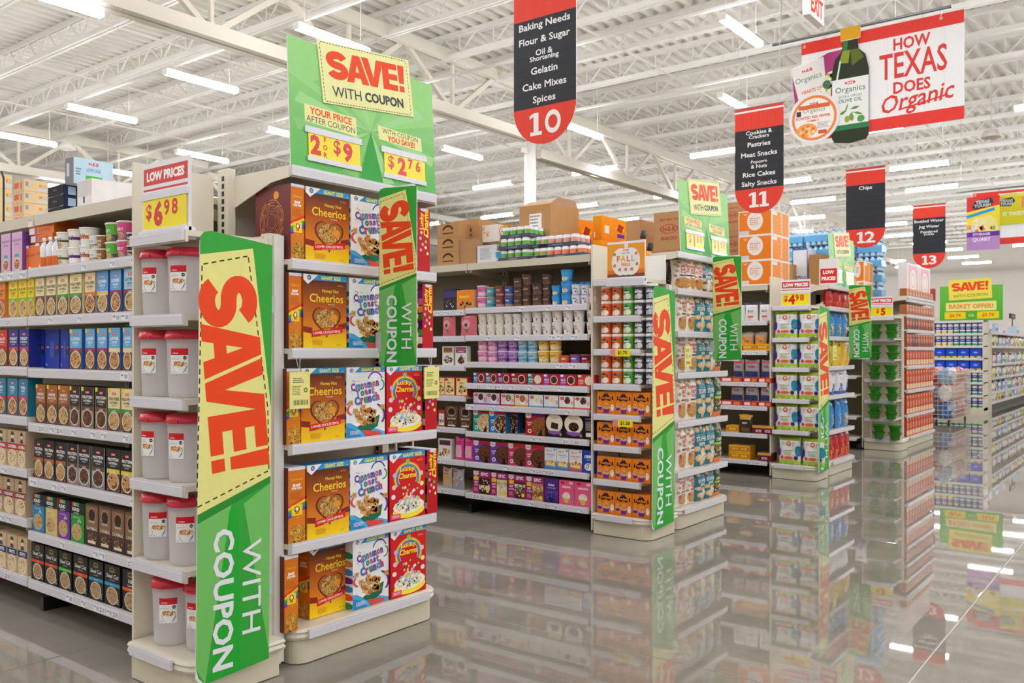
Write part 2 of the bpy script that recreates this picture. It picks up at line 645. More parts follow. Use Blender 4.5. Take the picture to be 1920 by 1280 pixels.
ORD = 'zero first second third fourth fifth sixth seventh eighth ninth tenth eleventh twelfth thirteenth fourteenth fifteenth sixteenth seventeenth eighteenth nineteenth twentieth'.split()
for x, y, ax in spots:
    a, b = round((x + 4.3) / 3.1) + 1, round((y + 5.8) / 3.05) + 1
    ceiling_light(x, y, ax, 'white strip light %s the main aisle, %s row out, %s down the store' % ('parallel to' if ax else 'across', ORD[b], ORD[min(20, a)]))
# ================================================================== SHELVING
CREAM, RAIL = '#dcd5c3', '#d9d8e2'


def rail_mesh(L, seed, h=.04, tags=True):
    """plastic price channel, L long, facing -y, top edge at z=0, with paper tags slid in"""
    m = MB()
    m.box(-L / 2, -.012, -h, L / 2, 0, .004, RAIL)
    a = Art(L, h)
    r = random.Random(seed)
    a.rect(0, .86, 1, .95, '#f1f1f6')
    if tags:
        x = .02
        while x < .97:
            w = r.choice((.05, .05, .07)) / L
            if r.random() < .45 and x + w < 1:
                a.rect(x, .12, x + w, .84, '#f4f4fa')
                a.rect(x + w * .08, .5, x + w * .4, .72, '#8fa3c8')
                a.rect(x + w * .5, .25, x + w * .9, .7, '#b9bccb')
                if r.random() < .3: a.rect(x + w * .08, .2, x + w * .4, .4, '#d8636a')
            x += w * r.uniform(1, 2.2)
    m.art(a, flat(L, h, 0, -.012, -h))
    return m


def shelf_part(parent, kind, x0, y0, x1, y1, z, face, seed, h=.04, tags=True, hang=.045, name='shelf', rail=True):
    """a steel shelf (top at z) with its lip; FACE '-x' / '-y' says where the price channel sits"""
    m = MB()
    m.box(x0, y0, z - .022, x1, y1, z, CREAM)
    if face == '-y': m.box(x0, y0, z - hang, x1, y0 + .012, z - .022, CREAM)
    elif face == '-x': m.box(x0, y0, z - hang, x0 + .012, y1, z - .022, CREAM)
    else: m.box(x1 - .012, y0, z - hang, x1, y1, z - .022, CREAM)
    # bracket at each end
    if face == '-y':
        for q in (x0, x1 - .004): m.mesh([(q, y0 + .05, z - .022), (q, y1, z - .022), (q, y1, z - .05), (q + .004, y0 + .05, z - .022), (q + .004, y1, z - .022), (q + .004, y1, z - .05)], [(0, 2, 1), (3, 4, 5), (0, 3, 5, 2)], CREAM)
    o = m.build(name, 'paint', parent)
    if rail:
        L = (x1 - x0) if face == '-y' else (y1 - y0)
        rm = rail_mesh(L - .01, seed, h, tags)
        if face == '-y': rm.build('price_rail', 'gloss', o, ((x0 + x1) / 2, y0, z))
        elif face == '-x': rm.build('price_rail', 'gloss', o, (x0, (y0 + y1) / 2, z), -PI / 2)
        else: rm.build('price_rail', 'gloss', o, (x1, (y0 + y1) / 2, z), PI / 2)
    return o


def upright(parent, x0, y0, x1, y1, z1, slots, name='upright'):
    """slotted post; slots: '-x', '-y' face that carries them"""
    m = MB()
    m.box(x0, y0, .02, x1, y1, z1, CREAM)
    z = .1
    while z < z1 - .05:
        if slots == '-x': m.poly([(x0 - .0006, y0 + (y1 - y0) * .62, z), (x0 - .0006, y0 + (y1 - y0) * .38, z), (x0 - .0006, y0 + (y1 - y0) * .38, z + .022), (x0 - .0006, y0 + (y1 - y0) * .62, z + .022)], '#1d1b18')
        else: m.poly([(x0 + (x1 - x0) * .4, y0 - .0006, z), (x0 + (x1 - x0) * .6, y0 - .0006, z), (x0 + (x1 - x0) * .6, y0 - .0006, z + .022), (x0 + (x1 - x0) * .4, y0 - .0006, z + .022)], '#1d1b18')
        z += .034
    m.tube(((x0 + x1) / 2, (y0 + y1) / 2, 0), ((x0 + x1) / 2, (y0 + y1) / 2, .02), .014, '#77736a', 8)
    return m.build(name, 'paint', parent)


def outline(x0, y0, x1, y1, r, off=0.0, n=6, both=True):
    """rectangle with its two front (-y) corners rounded, grown by off at the front and sides"""
    x0, x1, y0 = x0 - off, x1 + off, y0 - off
    p = [(x0, y1)]
    for i in range(n + 1):
        t = PI + PI / 2 * i / n
        p.append((x0 + r + r * math.cos(t), y0 + r + r * math.sin(t)))
    if both:
        for i in range(n + 1):
            t = 1.5 * PI + PI / 2 * i / n
            p.append((x1 - r + r * math.cos(t), y0 + r + r * math.sin(t)))
    else: p.append((x1, y0))
    p.append((x1, y1))
    return p


def extrude(m, rings, c):
    """rings: list of (outline, z)"""
    n = len(rings[0][0])
    pts = [(x, y, z) for o, z in rings for x, y in o]
    fs = []
    for j in range(len(rings) - 1):
        for i in range(n):
            k = (i + 1) % n
            fs.append((j * n + i, j * n + k, (j + 1) * n + k, (j + 1) * n + i))
    fs.append(tuple((len(rings) - 1) * n + i for i in range(n)))
    m.mesh(pts, fs, c)


def plinth(parent, x0, y0, x1, y1, top, r=.07, both=True):
    m = MB()
    extrude(m, [(outline(x0, y0, x1, y1, r, 0, both=both), .004), (outline(x0, y0, x1, y1, r, 0, both=both), top - .04)], '#d6cfba')
    b = m.build('plinth', 'paint', parent)
    m = MB()
    O = lambda d: outline(x0, y0, x1, y1, r + d, d, both=both)
    extrude(m, [(O(0), top - .05), (O(.014), top - .046), (O(.02), top - .034), (O(.014), top - .022), (O(.02), top - .012), (O(.014), top - .002), (O(0), top)], CREAM)
    m.build('plinth_rim', 'paint', parent)
    return b


def board(m, outl, t, c_edge, art, f=None):
    """flat sign panel facing -y: outl in metres (x, z), thickness t; art printed on the front"""
    n = len(outl)
    m.mesh([(x, 0, z) for x, z in outl] + [(x, t, z) for x, z in outl],
           [tuple(range(n)), tuple(range(2 * n - 1, n - 1, -1))] + [((i + 1) % n, i, n + i, n + (i + 1) % n) for i in range(n)], c_edge)
    m.art(art, lambda u, v, d: (u * art.w, -d - .0002, v * art.h), 0, 0, .00006)


GREEN, LGREEN, YEL, RED = '#35a93f', '#7cc46c', '#ece892', '#ee4a1c'


def dashes(a, p, c, n, w):
    """stitched border along a closed path of points (fractions)"""
    z = a.lay()
    for i in range(len(p)):
        (x0, y0), (x1, y1) = p[i], p[(i + 1) % len(p)]
        L = math.hypot((x1 - x0) * a.w, (y1 - y0) * a.h)
        k = max(1, int(L / n))
        dx, dy = (x1 - x0), (y1 - y0)
        nx, ny = -dy * a.h / L * w / a.w, dx * a.w / L * w / a.h
        for j in range(k):
            t0, t1 = (j + .2) / k, (j + .8) / k
            a.quad([(x0 + dx * t0, y0 + dy * t0), (x0 + dx * t1, y0 + dy * t1), (x0 + dx * t1 + nx, y0 + dy * t1 + ny), (x0 + dx * t0 + nx, y0 + dy * t0 + ny)], c, z)


def down_text(a, t, cx, cy, hx, ly, c, bold, tilt=0):
    """text turned clockwise; hx: cap height in fractions of the width, ly: length in fractions of the height"""
    v, f, tw, th = glyphs(t, bold)
    ky, kx = hx * a.w / th, ly * a.h / tw
    p = []
    ct, st = math.cos(tilt), math.sin(tilt)
    for x, y in v:
        X, Y = (y - th / 2) * ky, -(x - tw / 2) * kx
        p.append((cx + (X * ct - Y * st) / a.w, cy + (X * st + Y * ct) / a.h))
    a.letters(t, p, f, c)


def coupon_board_art(w, h, split):
    a = Art(w, h)
    a.poly([(.0, .04), (.03, .018), (.1, .004), (.16, 0), (1, .012), (1, .985), (.14, 1), (.05, .996), (0, .985)], '#35a63c')
    for p, c in (([(.0, .04), (.12, .0), (.46, split + .03), (0, split - .01)], '#74c266'), ([(.18, 0), (.6, .008), (.55, split), (.42, split)], '#22ab34'), ([(.62, split + .01), (1, .03), (1, .3), (1, split + .05)], '#72c367')):
        a.poly(p, c)
    a.poly([(0, split - .02), (1, split + .05), (1, split + .066), (0, split)], '#2d8f36')
    a.poly([(0, split), (1, split + .066), (1, .6), (.715, .972), (0, .945)], YEL)
    dashes(a, [(-.02, split + .014), (.985, split + .078), (.96, .6), (.655, .955), (.02, .925)], '#35382f', h * .02, h * .0032)
    down_text(a, 'SAVE!', .47, (split + 1) / 2 - .005, .8, (1 - split) * .71, RED, .06, .1)
    down_text(a, 'WITH', .74, split * .50 + .005, .26, split * .57, '#eceef7', 0)
    down_text(a, 'COUPON', .35, split * .5 - .01, .28, split * .84, '#eceef7', .03)
    return a


def rounded(w, h, r, n=5, which=(1, 1, 1, 1)):
    p = []
    for k, (cx, cy, t) in enumerate(((r, r, PI), (w - r, r, 1.5 * PI), (w - r, h - r, 0), (r, h - r, PI / 2))):
        if not which[k]: p.append(((0, 0), (w, 0), (w, h), (0, h))[k]); continue
        for i in range(n + 1):
            q = t + PI / 2 * i / n
            p.append((cx + r * math.cos(q), cy + r * math.sin(q)))
    return p


def endcap(dx, zs, nm, lab, width=.91, topz=None, wire=True):
    """shelves that close a gondola and face the main aisle"""
    t = thing('endcap_shelving', lab, 'shelf', (2.36 + dx, 2.99, 0))
    D = .43
    plinth(t, .035, 0, width, D, .155)
    rm = rail_mesh(width - .16, 3, .034, False)
    rm.build('price_rail', 'gloss', t, (width / 2, -.022, .15))
    for s in (0, 1):
        x = -.045 if s == 0 else width
        upright(t, x + (.0 if s else .008), D - .05, x + .045, D + .03, zs[0] + .03, '-x')
    m = MB()
    m.box(0, D + .005, .15, width, D + .015, 2.12, '#cfc7b4')
    m.build('back_panel', 'paint', t)
    for i, z in enumerate(zs):
        top = i == 0
        shelf_part(t, 'endcap', 0, 0.0, width, D, z, '-y', 40 + i, .04, tags=False)
    for x in (-.006, width):                   # bracket of the top shelf seen from the side
        m = MB()
        z = zs[0]
        m.mesh([(x, 0, z), (x, 0, z - .05), (x, .12, z - .06), (x, D, z - .16), (x, D, z - .02), (x, .3, z - .005),
                (x + .006, 0, z), (x + .006, 0, z - .05), (x + .006, .12, z - .06), (x + .006, D, z - .16), (x + .006, D, z - .02), (x + .006, .3, z - .005)],
               [(5, 4, 3, 2, 1, 0), (6, 7, 8, 9, 10, 11)] + [(i, (i + 1) % 6, 6 + (i + 1) % 6, 6 + i) for i in range(6)], CREAM)
        m.tube((x - .002, D - .02, z - .04), (x + .008, D - .02, z - .04), .012, '#b8b8b8', 8)
        m.build('top_bracket', 'paint', t)
    return t


def wing(dx, zs, lab, tops=1.83):
    """narrow shelves on the flank of an endcap, facing the side aisle, closed by a slotted post and a panel"""
    t = thing('wing_shelving', lab, 'shelf', (1.905 + dx, 2.97, 0))
    w, D = .385, .46
    plinth(t, 0, 0, w, D, .155, .09, both=False)
    rm = rail_mesh(.3, 5, .036, False)
    rm.build('price_rail', 'gloss', t, (-.022, .27, .15), -PI / 2)
    for i, z in enumerate(zs):
        shelf_part(t, 'wing', 0, .07, w, D, z, '-x', 60 + i, .04, tags=False)
    m = MB()
    m.box(w - .004, .1, .15, w + .004, D, tops, '#d3cbb8')
    m.build('back_panel', 'paint', t)
    upright(t, w + .0, .065, w + .06, .12, tops + .01, '-x')
    m = MB()
    m.box(w + .018, .055, .03, w + .068, .065, tops + .005, '#dedcd8')
    m.build('post_cover', 'paint', t)
    m = MB()
    m.box(0.02, D + .02, .02, w + .012, D + .034, 2.13, '#dfd8c6')
    m.build('end_panel', 'paint', t)
    return t


def gondola(X, secs, y0, lab, far=20.0):
    """run of shelves along a side aisle; X: front of the shelves; secs: [(length, [shelf tops])], the last repeated to FAR"""
    t = thing('gondola_shelving', lab, 'shelf', (X, y0, 0))
    D, DT = .52, .62
    y, k, ups = 0.0, 0, [0.0]
    while y + y0 < far:
        L, zs = secs[min(k, len(secs) - 1)]
        for i, z in enumerate(zs):
            if i == 0:
                m = MB()
                m.box(.02, y + .004, z - .03, DT + .5, y + L - .004, z, '#cdc6b2')
                m.box(.02, y + .004, z - .055, .035, y + L - .004, z - .03, '#cdc6b2')
                for q in (y + .02, y + L - .03): m.bar((.03, q, z - .05), (.5, q, z - .1), .01, .05, '#bdb6a2')
                m.build('top_shelf', 'paint', t)
            elif k < 3: shelf_part(t, 'gondola', 0, y + .003, D, y + L - .003, z, '-x', 100 + 10 * k + i, .042)
        m = MB()
        m.box(D + .04, y, .05, D + .06, y + L, zs[0], '#8f8775')  # beige panel darkened: shade of the shelf cavities put into its colour
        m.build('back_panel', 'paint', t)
        y += L; k += 1
        ups.append(y)
    for q in ups[:6]: upright(t, D, q - .02, D + .04, q + .02, secs[0][1][0] + .05, '-x')
    for q in ups[:6]:
        m = MB()
        m.box(.06, q - .015, .0, D, q + .015, .07, '#1b1a18')
        m.build('base_leg', 'paint', t)
    m = MB()
    m.box(.35, 0, .0, D, y, .06, '#1b1a18')  # open underneath; a black block stands in for the shade below the shelves
    m.build('shade_block', 'paint', t)
    return t


# shelf heights of every unit, read off the photograph -------------------------------------------------------
EZ1 = [2.13, 1.735, 1.356, .948, .527]
GX1, GX2, GX3, GX4 = 2.055, 5.49, 9.0, 12.2
def wz(dx, vs, u): return [zat(v, 1.92 + dx, yat(u, 1.92 + dx)) + .042 for v in vs]
WZ1 = [zat(v, 1.92, yat(u, 1.92)) + .04 for u, v in ((245, 465), (245, 612), (241, 760), (237, 910), (234, 1057))]
DX = (0, 3.56, 7.09, 10.46)
WZ2 = wz(DX[1], (535, 604, 666, 731, 788, 846, 911), 1150)
WZ3 = wz(DX[2], (581, 641, 697, 756, 815), 1490)
WZ4 = wz(DX[3], (599, 640, 679, 716, 756, 790), 1650)
def ez(dx, vs, u): return [zat(v, xat(u, 2.98), 2.98) + .04 for v in vs]
EZ2 = [2.085] + ez(DX[1], (554, 632, 708, 798, 890), 1300)
EZ3 = [2.05] + ez(DX[2], (583, 638, 693, 747, 812), 1570)
EZ4 = [2.095] + ez(DX[3], (568, 597, 624, 656, 690, 734, 779), 1720)
def gz(X, pts): return [zat(v, X, yat(u, X)) + .042 for u, v in pts]
GA1 = [zat(388, GX1, yat(240, GX1)) + .055] + gz(GX1, ((240, 500), (240, 603), (240, 714), (240, 830), (240, 947), (240, 1062), (240, 1166)))
GB1 = [GA1[0]] + gz(GX1, ((30, 525), (30, 611), (30, 703), (30, 795), (30, 891), (30, 982), (30, 1090)))
GA2 = [zat(489, GX2, yat(1110, GX2)) + .055] + gz(GX2, ((1110, 580), (1110, 637), (1110, 692), (1110, 736), (1110, 780), (1110, 836), (1110, 899), (1110, 964)))
GB2 = [GA2[0]] + gz(GX2, ((860, 591), (860, 640), (860, 695), (860, 752), (860, 812), (860, 872), (860, 928)))
GA3 = [zat(543, GX3, yat(1440, GX3)) + .055] + gz(GX3, ((1440, 609), (1440, 665), (1440, 725), (1440, 770), (1440, 822), (1440, 873)))

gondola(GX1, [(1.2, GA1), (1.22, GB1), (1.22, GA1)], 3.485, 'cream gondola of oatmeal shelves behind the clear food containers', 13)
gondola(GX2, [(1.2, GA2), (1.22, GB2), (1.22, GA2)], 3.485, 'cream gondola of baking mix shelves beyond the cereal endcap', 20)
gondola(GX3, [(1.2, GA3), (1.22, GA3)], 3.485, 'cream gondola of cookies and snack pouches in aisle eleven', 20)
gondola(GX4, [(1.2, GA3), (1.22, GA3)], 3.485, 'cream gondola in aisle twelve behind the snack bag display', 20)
endcap(0, EZ1, 'cereal', 'cream endcap shelves holding giant cereal boxes under a green header')
endcap(DX[1], EZ2, 'cookies', 'cream endcap shelves packed with white, teal and green snack bags')
endcap(DX[2], EZ3, 'chips', 'cream endcap shelves of red, blue and yellow chip bags')
endcap(DX[3], EZ4, 'orange', 'cream endcap shelves stacked with orange and brown cartons', 1.65)
wing(0, WZ1, 'narrow cream wing shelves holding red-lidded clear containers')
wing(DX[1], WZ2, 'narrow cream wing shelves of frosting cans and orange cake mix')
wing(DX[2], WZ3, 'narrow cream wing shelves of white and lime popcorn bags')
wing(DX[3], WZ4, 'narrow cream wing shelves of green plastic bowls')
# ================================================================== GOODS: one build of every kind, copied where it is shelved
SKU = {}


def reg(key, name, cat, desc, parts, w, d, h):
    """parts: [(part name, mesh)] or one mesh"""
    SKU[key] = dict(name=name, cat=cat, desc=desc, parts=parts, w=w, d=d, h=h, first=None)


def put(key, loc, rz, label, group, sc=None):
    """the first call links the thing and its parts, later calls copy them"""
    k = SKU[key]
    if k['first'] is None:
        if isinstance(k['parts'], list):
            o = thing(k['name'], label, k['cat'], loc, rz, group)
            for q in k['parts']: link(q[0], q[1], o, q[2] if len(q) > 2 else None)
        else:
            o = tag(link(k['name'], k['parts'], None, loc, rz), label, k['cat'], group)
            if not rz: o.rotation_euler = (0, 0, 0)
        k['first'] = o
    else:
        o = k['first'].copy()
        COL.objects.link(o)
        o.location = loc
        o.rotation_euler = (0, 0, rz)
        o.scale = (1, 1, 1)
        tag(o, label, k['cat'], group)
        for ch in k['first'].children:
            c = ch.copy()
            COL.objects.link(c)
            c.parent = o
    if sc: o.scale = sc
    return o


def carton(key, name, cat, desc, w, d, h, art=None, base='#fff', right=None, left=None, top=None, mat='card', rart=None, lart=None):
    """a box standing on z=0, front at y=0 facing -y"""
    m = MB()
    b = base
    m.box(-w / 2, 0, 0, w / 2, d, h, cols=[b, right or b, b, left or right or b, top or b, b])
    if art: m.art(art, flat(w, h))
    if rart: m.art(rart, side(d, h, w / 2, 0, 0, 1))
    if lart: m.art(lart, side(d, h, -w / 2, 0, 0, -1))
    # glue seam of the top flap
    m.poly([(-w / 2, d * .48, h + .0004), (w / 2, d * .48, h + .0004), (w / 2, d * .52, h + .0004), (-w / 2, d * .52, h + .0004)], mixc(top or b, '#000', .25))
    reg(key, name, cat, desc, m.data(name, mat), w, d, h)


OATC = ['#c9a46c', '#b4874d', '#e0c08a', '#8f6234', '#d8b27a']
CHOC = ['#5a3420', '#7a4a2c', '#472515', '#8c5a38']
FRU = ['#c99a5c', '#b5793c', '#b03a2c', '#e0bd85', '#7c2f2a']


def logo(a, x, y, s=.1, c='#d8343a'):
    """small red store lozenge"""
    a.rect(x - s * 1.2, y - s * .34 * a.w / a.h * 1.4, x + s * 1.2, y + s * .34 * a.w / a.h * 1.4, c)
    a.text('H-E-B', x, y, s * .5 * a.w / a.h, '#fff', .02, w=s * 2)
    return a


# ---- instant oat boxes: coloured head, name, flavour band, bowl on a photograph of a table
def oat(key, desc, head, band, l1, l2, ink='#3a2a1c', cols=OATC, lower='#5a4636', tagc=None, sidec=None, w=.1, h=.196):
    a = Art(w, h)
    a.rect(0, 0, 1, 1, lower)
    a.rect(0, 0, 1, .2, mixc(lower, '#000', .3), lower)
    a.flakes(.5, .06, .5, .05, 10, ['#8a6c50', '#3d2c20', '#a58a68'], .05, 3)
    a.rect(.04, .44, .96, 1, head)
    a.rect(.04, .43, .96, .53, band)
    a.poly([(.3, .43), (.7, .43), (.5, .395)], band)
    logo(a, .5, .87, .13)
    a.text(l1, .5, .755, .075, ink, .025, w=.8)
    a.text(l2, .5, .665, .055, ink, .02, w=.72)
    a.text('INSTANT', .5, .60, .03, ink, 0, w=.5)
    a.text('FLAVOR', .5, .48, .03, '#fff', 0, w=.6)
    a.bowl(.5, .25, .42, '#e5e0d8', cols, 46, hash(key) % 97, .88, .07)
    a.rect(.05, .02, .16, .07, '#d8343a')
    if tagc: a.rect(.03, .9, .22, 1, tagc)
    carton(key, 'oatmeal_box', 'cereal', desc, w, .075, h, a, head, sidec or head, sidec or head, head)


import zlib
def hash(s): return zlib.crc32(s.encode())
oat('o_orange', 'orange instant oatmeal box with fruit bowl', '#f0913a', '#e2582a', 'INSTANT', 'OATMEAL', '#7a3410', FRU, '#c8742e')
oat('o_yellow', 'bright yellow instant oatmeal box', '#f4dc2a', '#8fbf3c', 'FLAVORS', 'OATMEAL', '#6a5a14', OATC, '#d8b830')
oat('o_crbrown', 'cream high fiber oatmeal box with brown band', '#efe3b4', '#7c4a30', 'HIGH FIBER', 'OATMEAL', '#4a3a2a')
oat('o_crgreen', 'cream high fiber oatmeal box with green band', '#efe3b0', '#3f9a3c', 'HIGH FIBER', 'OATMEAL', '#4a3a2a')
oat('o_crorange', 'cream high fiber oatmeal box with orange band', '#efe0b0', '#e27a36', 'HIGH FIBER', 'OATMEAL', '#4a3a2a', FRU)
oat('o_blyellow', 'sky blue oatmeal box with yellow band', '#5aa6e0', '#f0d040', 'LOWER', 'SUGAR', '#fff', sidec='#2a72c8')
oat('o_blmaroon', 'sky blue oatmeal box with maroon band', '#62aee4', '#a02a5e', 'LOWER', 'SUGAR', '#fff', FRU, sidec='#2a72c8')
oat('o_ltblue', 'pale blue oatmeal box with brown band', '#a8d4ee', '#7c4a34', 'OAT BRAN', 'CEREAL', '#30506c', sidec='#2a72c8')
oat('o_tagmaroon', 'blue oatmeal box, maroon band, yellow corner', '#6ab2e6', '#a8265c', 'LOWER', 'SUGAR', '#fff', FRU, tagc='#f4dc20', sidec='#2a72c8')
oat('o_tagcream', 'blue oatmeal box, cream band, yellow corner', '#6ab2e6', '#eee0a8', 'LOWER', 'SUGAR', '#fff', FRU, tagc='#f4dc20', sidec='#2a72c8')
oat('o_red', 'red instant oatmeal box with nut bowl', '#d83a30', '#b02a24', 'MULTI', 'GRAIN', '#fff')
oat('o_navy', 'navy oatmeal box with striped band', '#2c3a9c', '#c83a3a', 'WEIGHT', 'CONTROL', '#fff')
oat('o_maple', 'caramel brown maple oatmeal box', '#a8662c', '#7c451c', 'MAPLE', 'BROWN SUGAR', '#fff', tagc='#f4dc20', sidec='#7c451c')
oat('o_prbrown', 'black protein oatmeal box with cocoa brown band', '#2a2422', '#6a4a3c', 'PROTEIN', 'OATMEAL', '#fff', CHOC, '#9a8878', tagc='#f4dc20')
oat('o_prorange', 'black protein oatmeal box with orange band', '#262120', '#b0642c', 'PROTEIN', 'OATMEAL', '#fff', OATC)
oat('o_prcocoa', 'black protein oatmeal box with grey brown band', '#262120', '#5a463e', 'PROTEIN', 'OATMEAL', '#fff', CHOC, '#9aa2a8')
oat('o_pryellow', 'black protein oatmeal box with yellow band', '#262120', '#e4d040', 'PROTEIN', 'OATMEAL', '#fff', FRU)
oat('o_fiber', 'cream fiber oatmeal box, yellow corner', '#efe2ac', '#4a9a40', 'HIGH FIBER', 'OATMEAL', '#4a3a2a', tagc='#f4dc20')
oat('o_teal', 'teal blue oatmeal box with pink stripe', '#2a8ab0', '#c83a5a', 'STEEL', 'OATS', '#fff', FRU, '#7a5a48', sidec='#2a86a8')


def kind(key, desc, c):
    w, h = .1, .19
    a = Art(w, h)
    a.rect(0, 0, 1, 1, c)
    a.rect(0, .7, 1, 1, '#1c1a1a')
    for i, q in enumerate(('#e84a2c', '#f0a02c', '#3aa0d8', '#5ab04a')): a.rect(.1 + i * .13, .9, .23 + i * .13, .99, q)
    a.text('KIND', .37, .82, .09, '#fff', .03, w=.55)
    a.text('OATMEAL', .4, .73, .035, '#fff', 0, w=.6)
    a.text('GLUTEN FREE', .4, .62, .03, '#fff', 0, w=.6)
    a.flakes(.65, .55, .2, .06, 9, ['#efe6c8', '#f6f0dc'], .05, 4)
    a.bowl(.45, .26, .4, mixc(c, '#fff', .3), OATC, 40, hash(key) % 50, .93, .06, ry=.22)
    carton(key, 'oatmeal_box', 'cereal', desc, w, .07, h, a, c, mixc(c, '#000', .4), top='#1c1a1a')
kind('k_blue', 'blue oatmeal box with rainbow corner', '#2f86b4')
kind('k_cream', 'sand coloured oatmeal box with rainbow corner', '#d8c078')
kind('k_purple', 'purple oatmeal box with rainbow corner', '#7a3aa0')
kind('k_green', 'green oatmeal box with rainbow corner', '#2f9a38')


def kodiak(key, name, desc, l1='OATMEAL', w=.1, h=.195, c='#8a6a4e'):
    a = Art(w, h)
    a.rect(0, 0, 1, 1, '#4a3428')
    a.rect(0, 0, 1, 1, '#3a2620', '#6a4c3a')
    a.rect(.05, .45, .95, .95, c)
    a.ell(.5, .75, .34, .17, '#4a2f24')
    a.ring(.5, .75, .33, .16, '#b88a62')
    a.poly([(.3, .62), (.32, .8), (.42, .87), (.58, .87), (.68, .8), (.7, .62)], '#2c1c16')
    a.text('KODIAK', .5, .585, .05, '#e8d8c0', .02, w=.6)
    a.text(l1, .5, .42, .075, '#efe2cc', .02, w=.84)
    a.flakes(.5, .2, .34, .1, 24, ['#c8a070', '#a87848', '#5a3420'], .07, 8)
    a.rect(.2, .06, .8, .13, '#e8d8c0')
    carton(key, name, 'cereal', desc, w, .07, h, a, '#4a3428', '#5a4234', top='#8d7a68')
kodiak('kodiak', 'oatmeal_box', 'brown bear-crest oatmeal box')


def steel(key, desc, band, l1='Steel Cut', l2=''):
    w, h = .108, .185
    a = Art(w, h)
    a.rect(0, 0, 1, 1, '#1d1c1c')
    a.rect(0, .48, 1, .56, band)
    a.text('quick cook', .5, .52, .03, '#fff', 0, w=.7)
    a.ring(.5, .87, .2, .4, '#8a7648', 12, .3, PI - .3, ry=.08)
    a.rect(.33, .82, .67, .87, '#8a7648')
    a.text(l1, .5, .73, .1, '#efeee8', .012, w=.78, shear=.2)
    if l2: a.text(l2, .5, .62, .05, '#efeee8', .01, w=.7, shear=.2)
    else: a.text('OATMEAL', .5, .63, .03, '#cfcabc', 0, w=.5)
    a.bowl(.5, .25, .38, '#ddd0b8', ['#b0906c', '#9a7852', '#c8aa84', '#7a5c3c'], 50, hash(key) % 60, .88, .05)
    a.lines(.78, .2, .18, .14, 5, '#cfcabc', 2)
    carton(key, 'oatmeal_box', 'cereal', desc, w, .09, h, a, '#1d1c1c', '#1a1919')
steel('s_red', 'black steel cut oats box with red stripe', '#e0482c')
steel('s_green', 'black steel cut oats box with green stripe', '#4cc03c')
steel('s_blue', 'black steel cut oats box with blue stripe', '#2a9cc4')
steel('s_orange', 'black hundred calorie oats box with orange stripe', '#e8622c', '100', 'Calories')


def quaker(key, desc, c, band, l1, w=.1, h=.19):
    a = Art(w, h)
    a.rect(0, 0, 1, 1, c)
    a.ell(.5, .84, .14, None, '#e9d9c4')
    a.poly([(.34, .88), (.66, .88), (.6, .96), (.4, .96)], '#3a332e')
    a.rect(.3, .865, .7, .885, '#3a332e')
    a.poly([(.3, .66), (.7, .66), (.6, .77), (.4, .77)], '#2f3a58')
    a.rect(0, .46, 1, .64, band)
    a.text(l1, .5, .55, .09, '#fff', .025, w=.85)
    a.bowl(.5, .24, .44, '#efe6d8', ['#e4cfa6', '#c8a878', '#b03a2c', '#efe2c4'], 44, hash(key) % 70, .9, .06)
    carton(key, 'oatmeal_box', 'cereal', desc, w, .08, h, a, c, mixc(c, '#fff', .15))
quaker('q_red', 'tan oatmeal box with red band', '#c8aa84', '#b8222c', 'OATMEAL')
quaker('q_tan', 'tan hot cereal box with brown bowl', '#bfa27c', '#8a2a2a', 'ORGANIC')
quaker('q_grits', 'tan grits box with navy band', '#d2b78e', '#25356c', 'GRITS')

# ---- blue shelf-ready cases and small purple and orange snack boxes of the oatmeal aisle
a = Art(.12, .2)
a.rect(0, 0, 1, 1, '#1d3aa8')
a.rect(.72, .35, .95, .62, '#123a3a'); a.rect(.75, .5, .92, .58, '#c83a3a')
logo(a, .2, .55, .08)
a.text('INSTANT', .42, .5, .07, '#5a78d8', .01, rot=PI / 2)
a.text('OATMEAL', .55, .5, .07, '#5a78d8', .01, rot=PI / 2)
a.ell(.12, .1, .05, None, '#8aa8e8')
carton('case_blue', 'display_case', 'box', 'blue open display case turned end on', .125, .2, .2, a, '#1d3aa8', '#16309a', top='#16309a')
a = Art(.1, .21)
a.rect(0, 0, 1, 1, '#c89cc8', '#e0bcdc')
a.rect(.08, .1, .92, .95, '#d8b0d4')
a.text('BREAKFAST', .5, .8, .06, '#7a3a8a', .015, w=.8)
a.text('CEREAL', .5, .7, .05, '#7a3a8a', .01, w=.6)
a.rect(.3, .38, .7, .46, '#2ab0a8')
a.bowl(.5, .2, .34, '#f0e4d4', FRU, 26, 3, .85, .07)
carton('purple', 'cereal_box', 'cereal', 'lilac cereal box with teal tab', .1, .06, .21, a, '#c8a0cc', '#7a4a9a')
a = Art(.13, .2)
a.rect(0, 0, 1, 1, '#e8782c')
a.rect(.0, .9, .35, 1, '#e8e0ea'); a.rect(.36, .9, .5, 1, '#6a4aa0')
a.text('OAT BITES', .5, .6, .09, '#9a3a10', .02, w=.8)
a.ell(.45, .1, .12, None, '#f0e8dc')
carton('orange_up', 'snack_box', 'box', 'upright orange snack box with white corner', .12, .13, .135, a, '#e8782c', '#d4641e')
a = Art(.24, .045)
a.rect(0, 0, 1, 1, '#e8782c')
a.rect(0, .1, .22, .9, '#eee4e6'); a.rect(.23, .1, .3, .9, '#7a58b0')
a.text('OAT BITES', .62, .5, .4, '#b04a14', .02, w=.5)
carton('orange_flat', 'snack_box', 'box', 'flat orange snack box lying on a pile', .24, .12, .038, a, '#e8782c', '#d8681e')


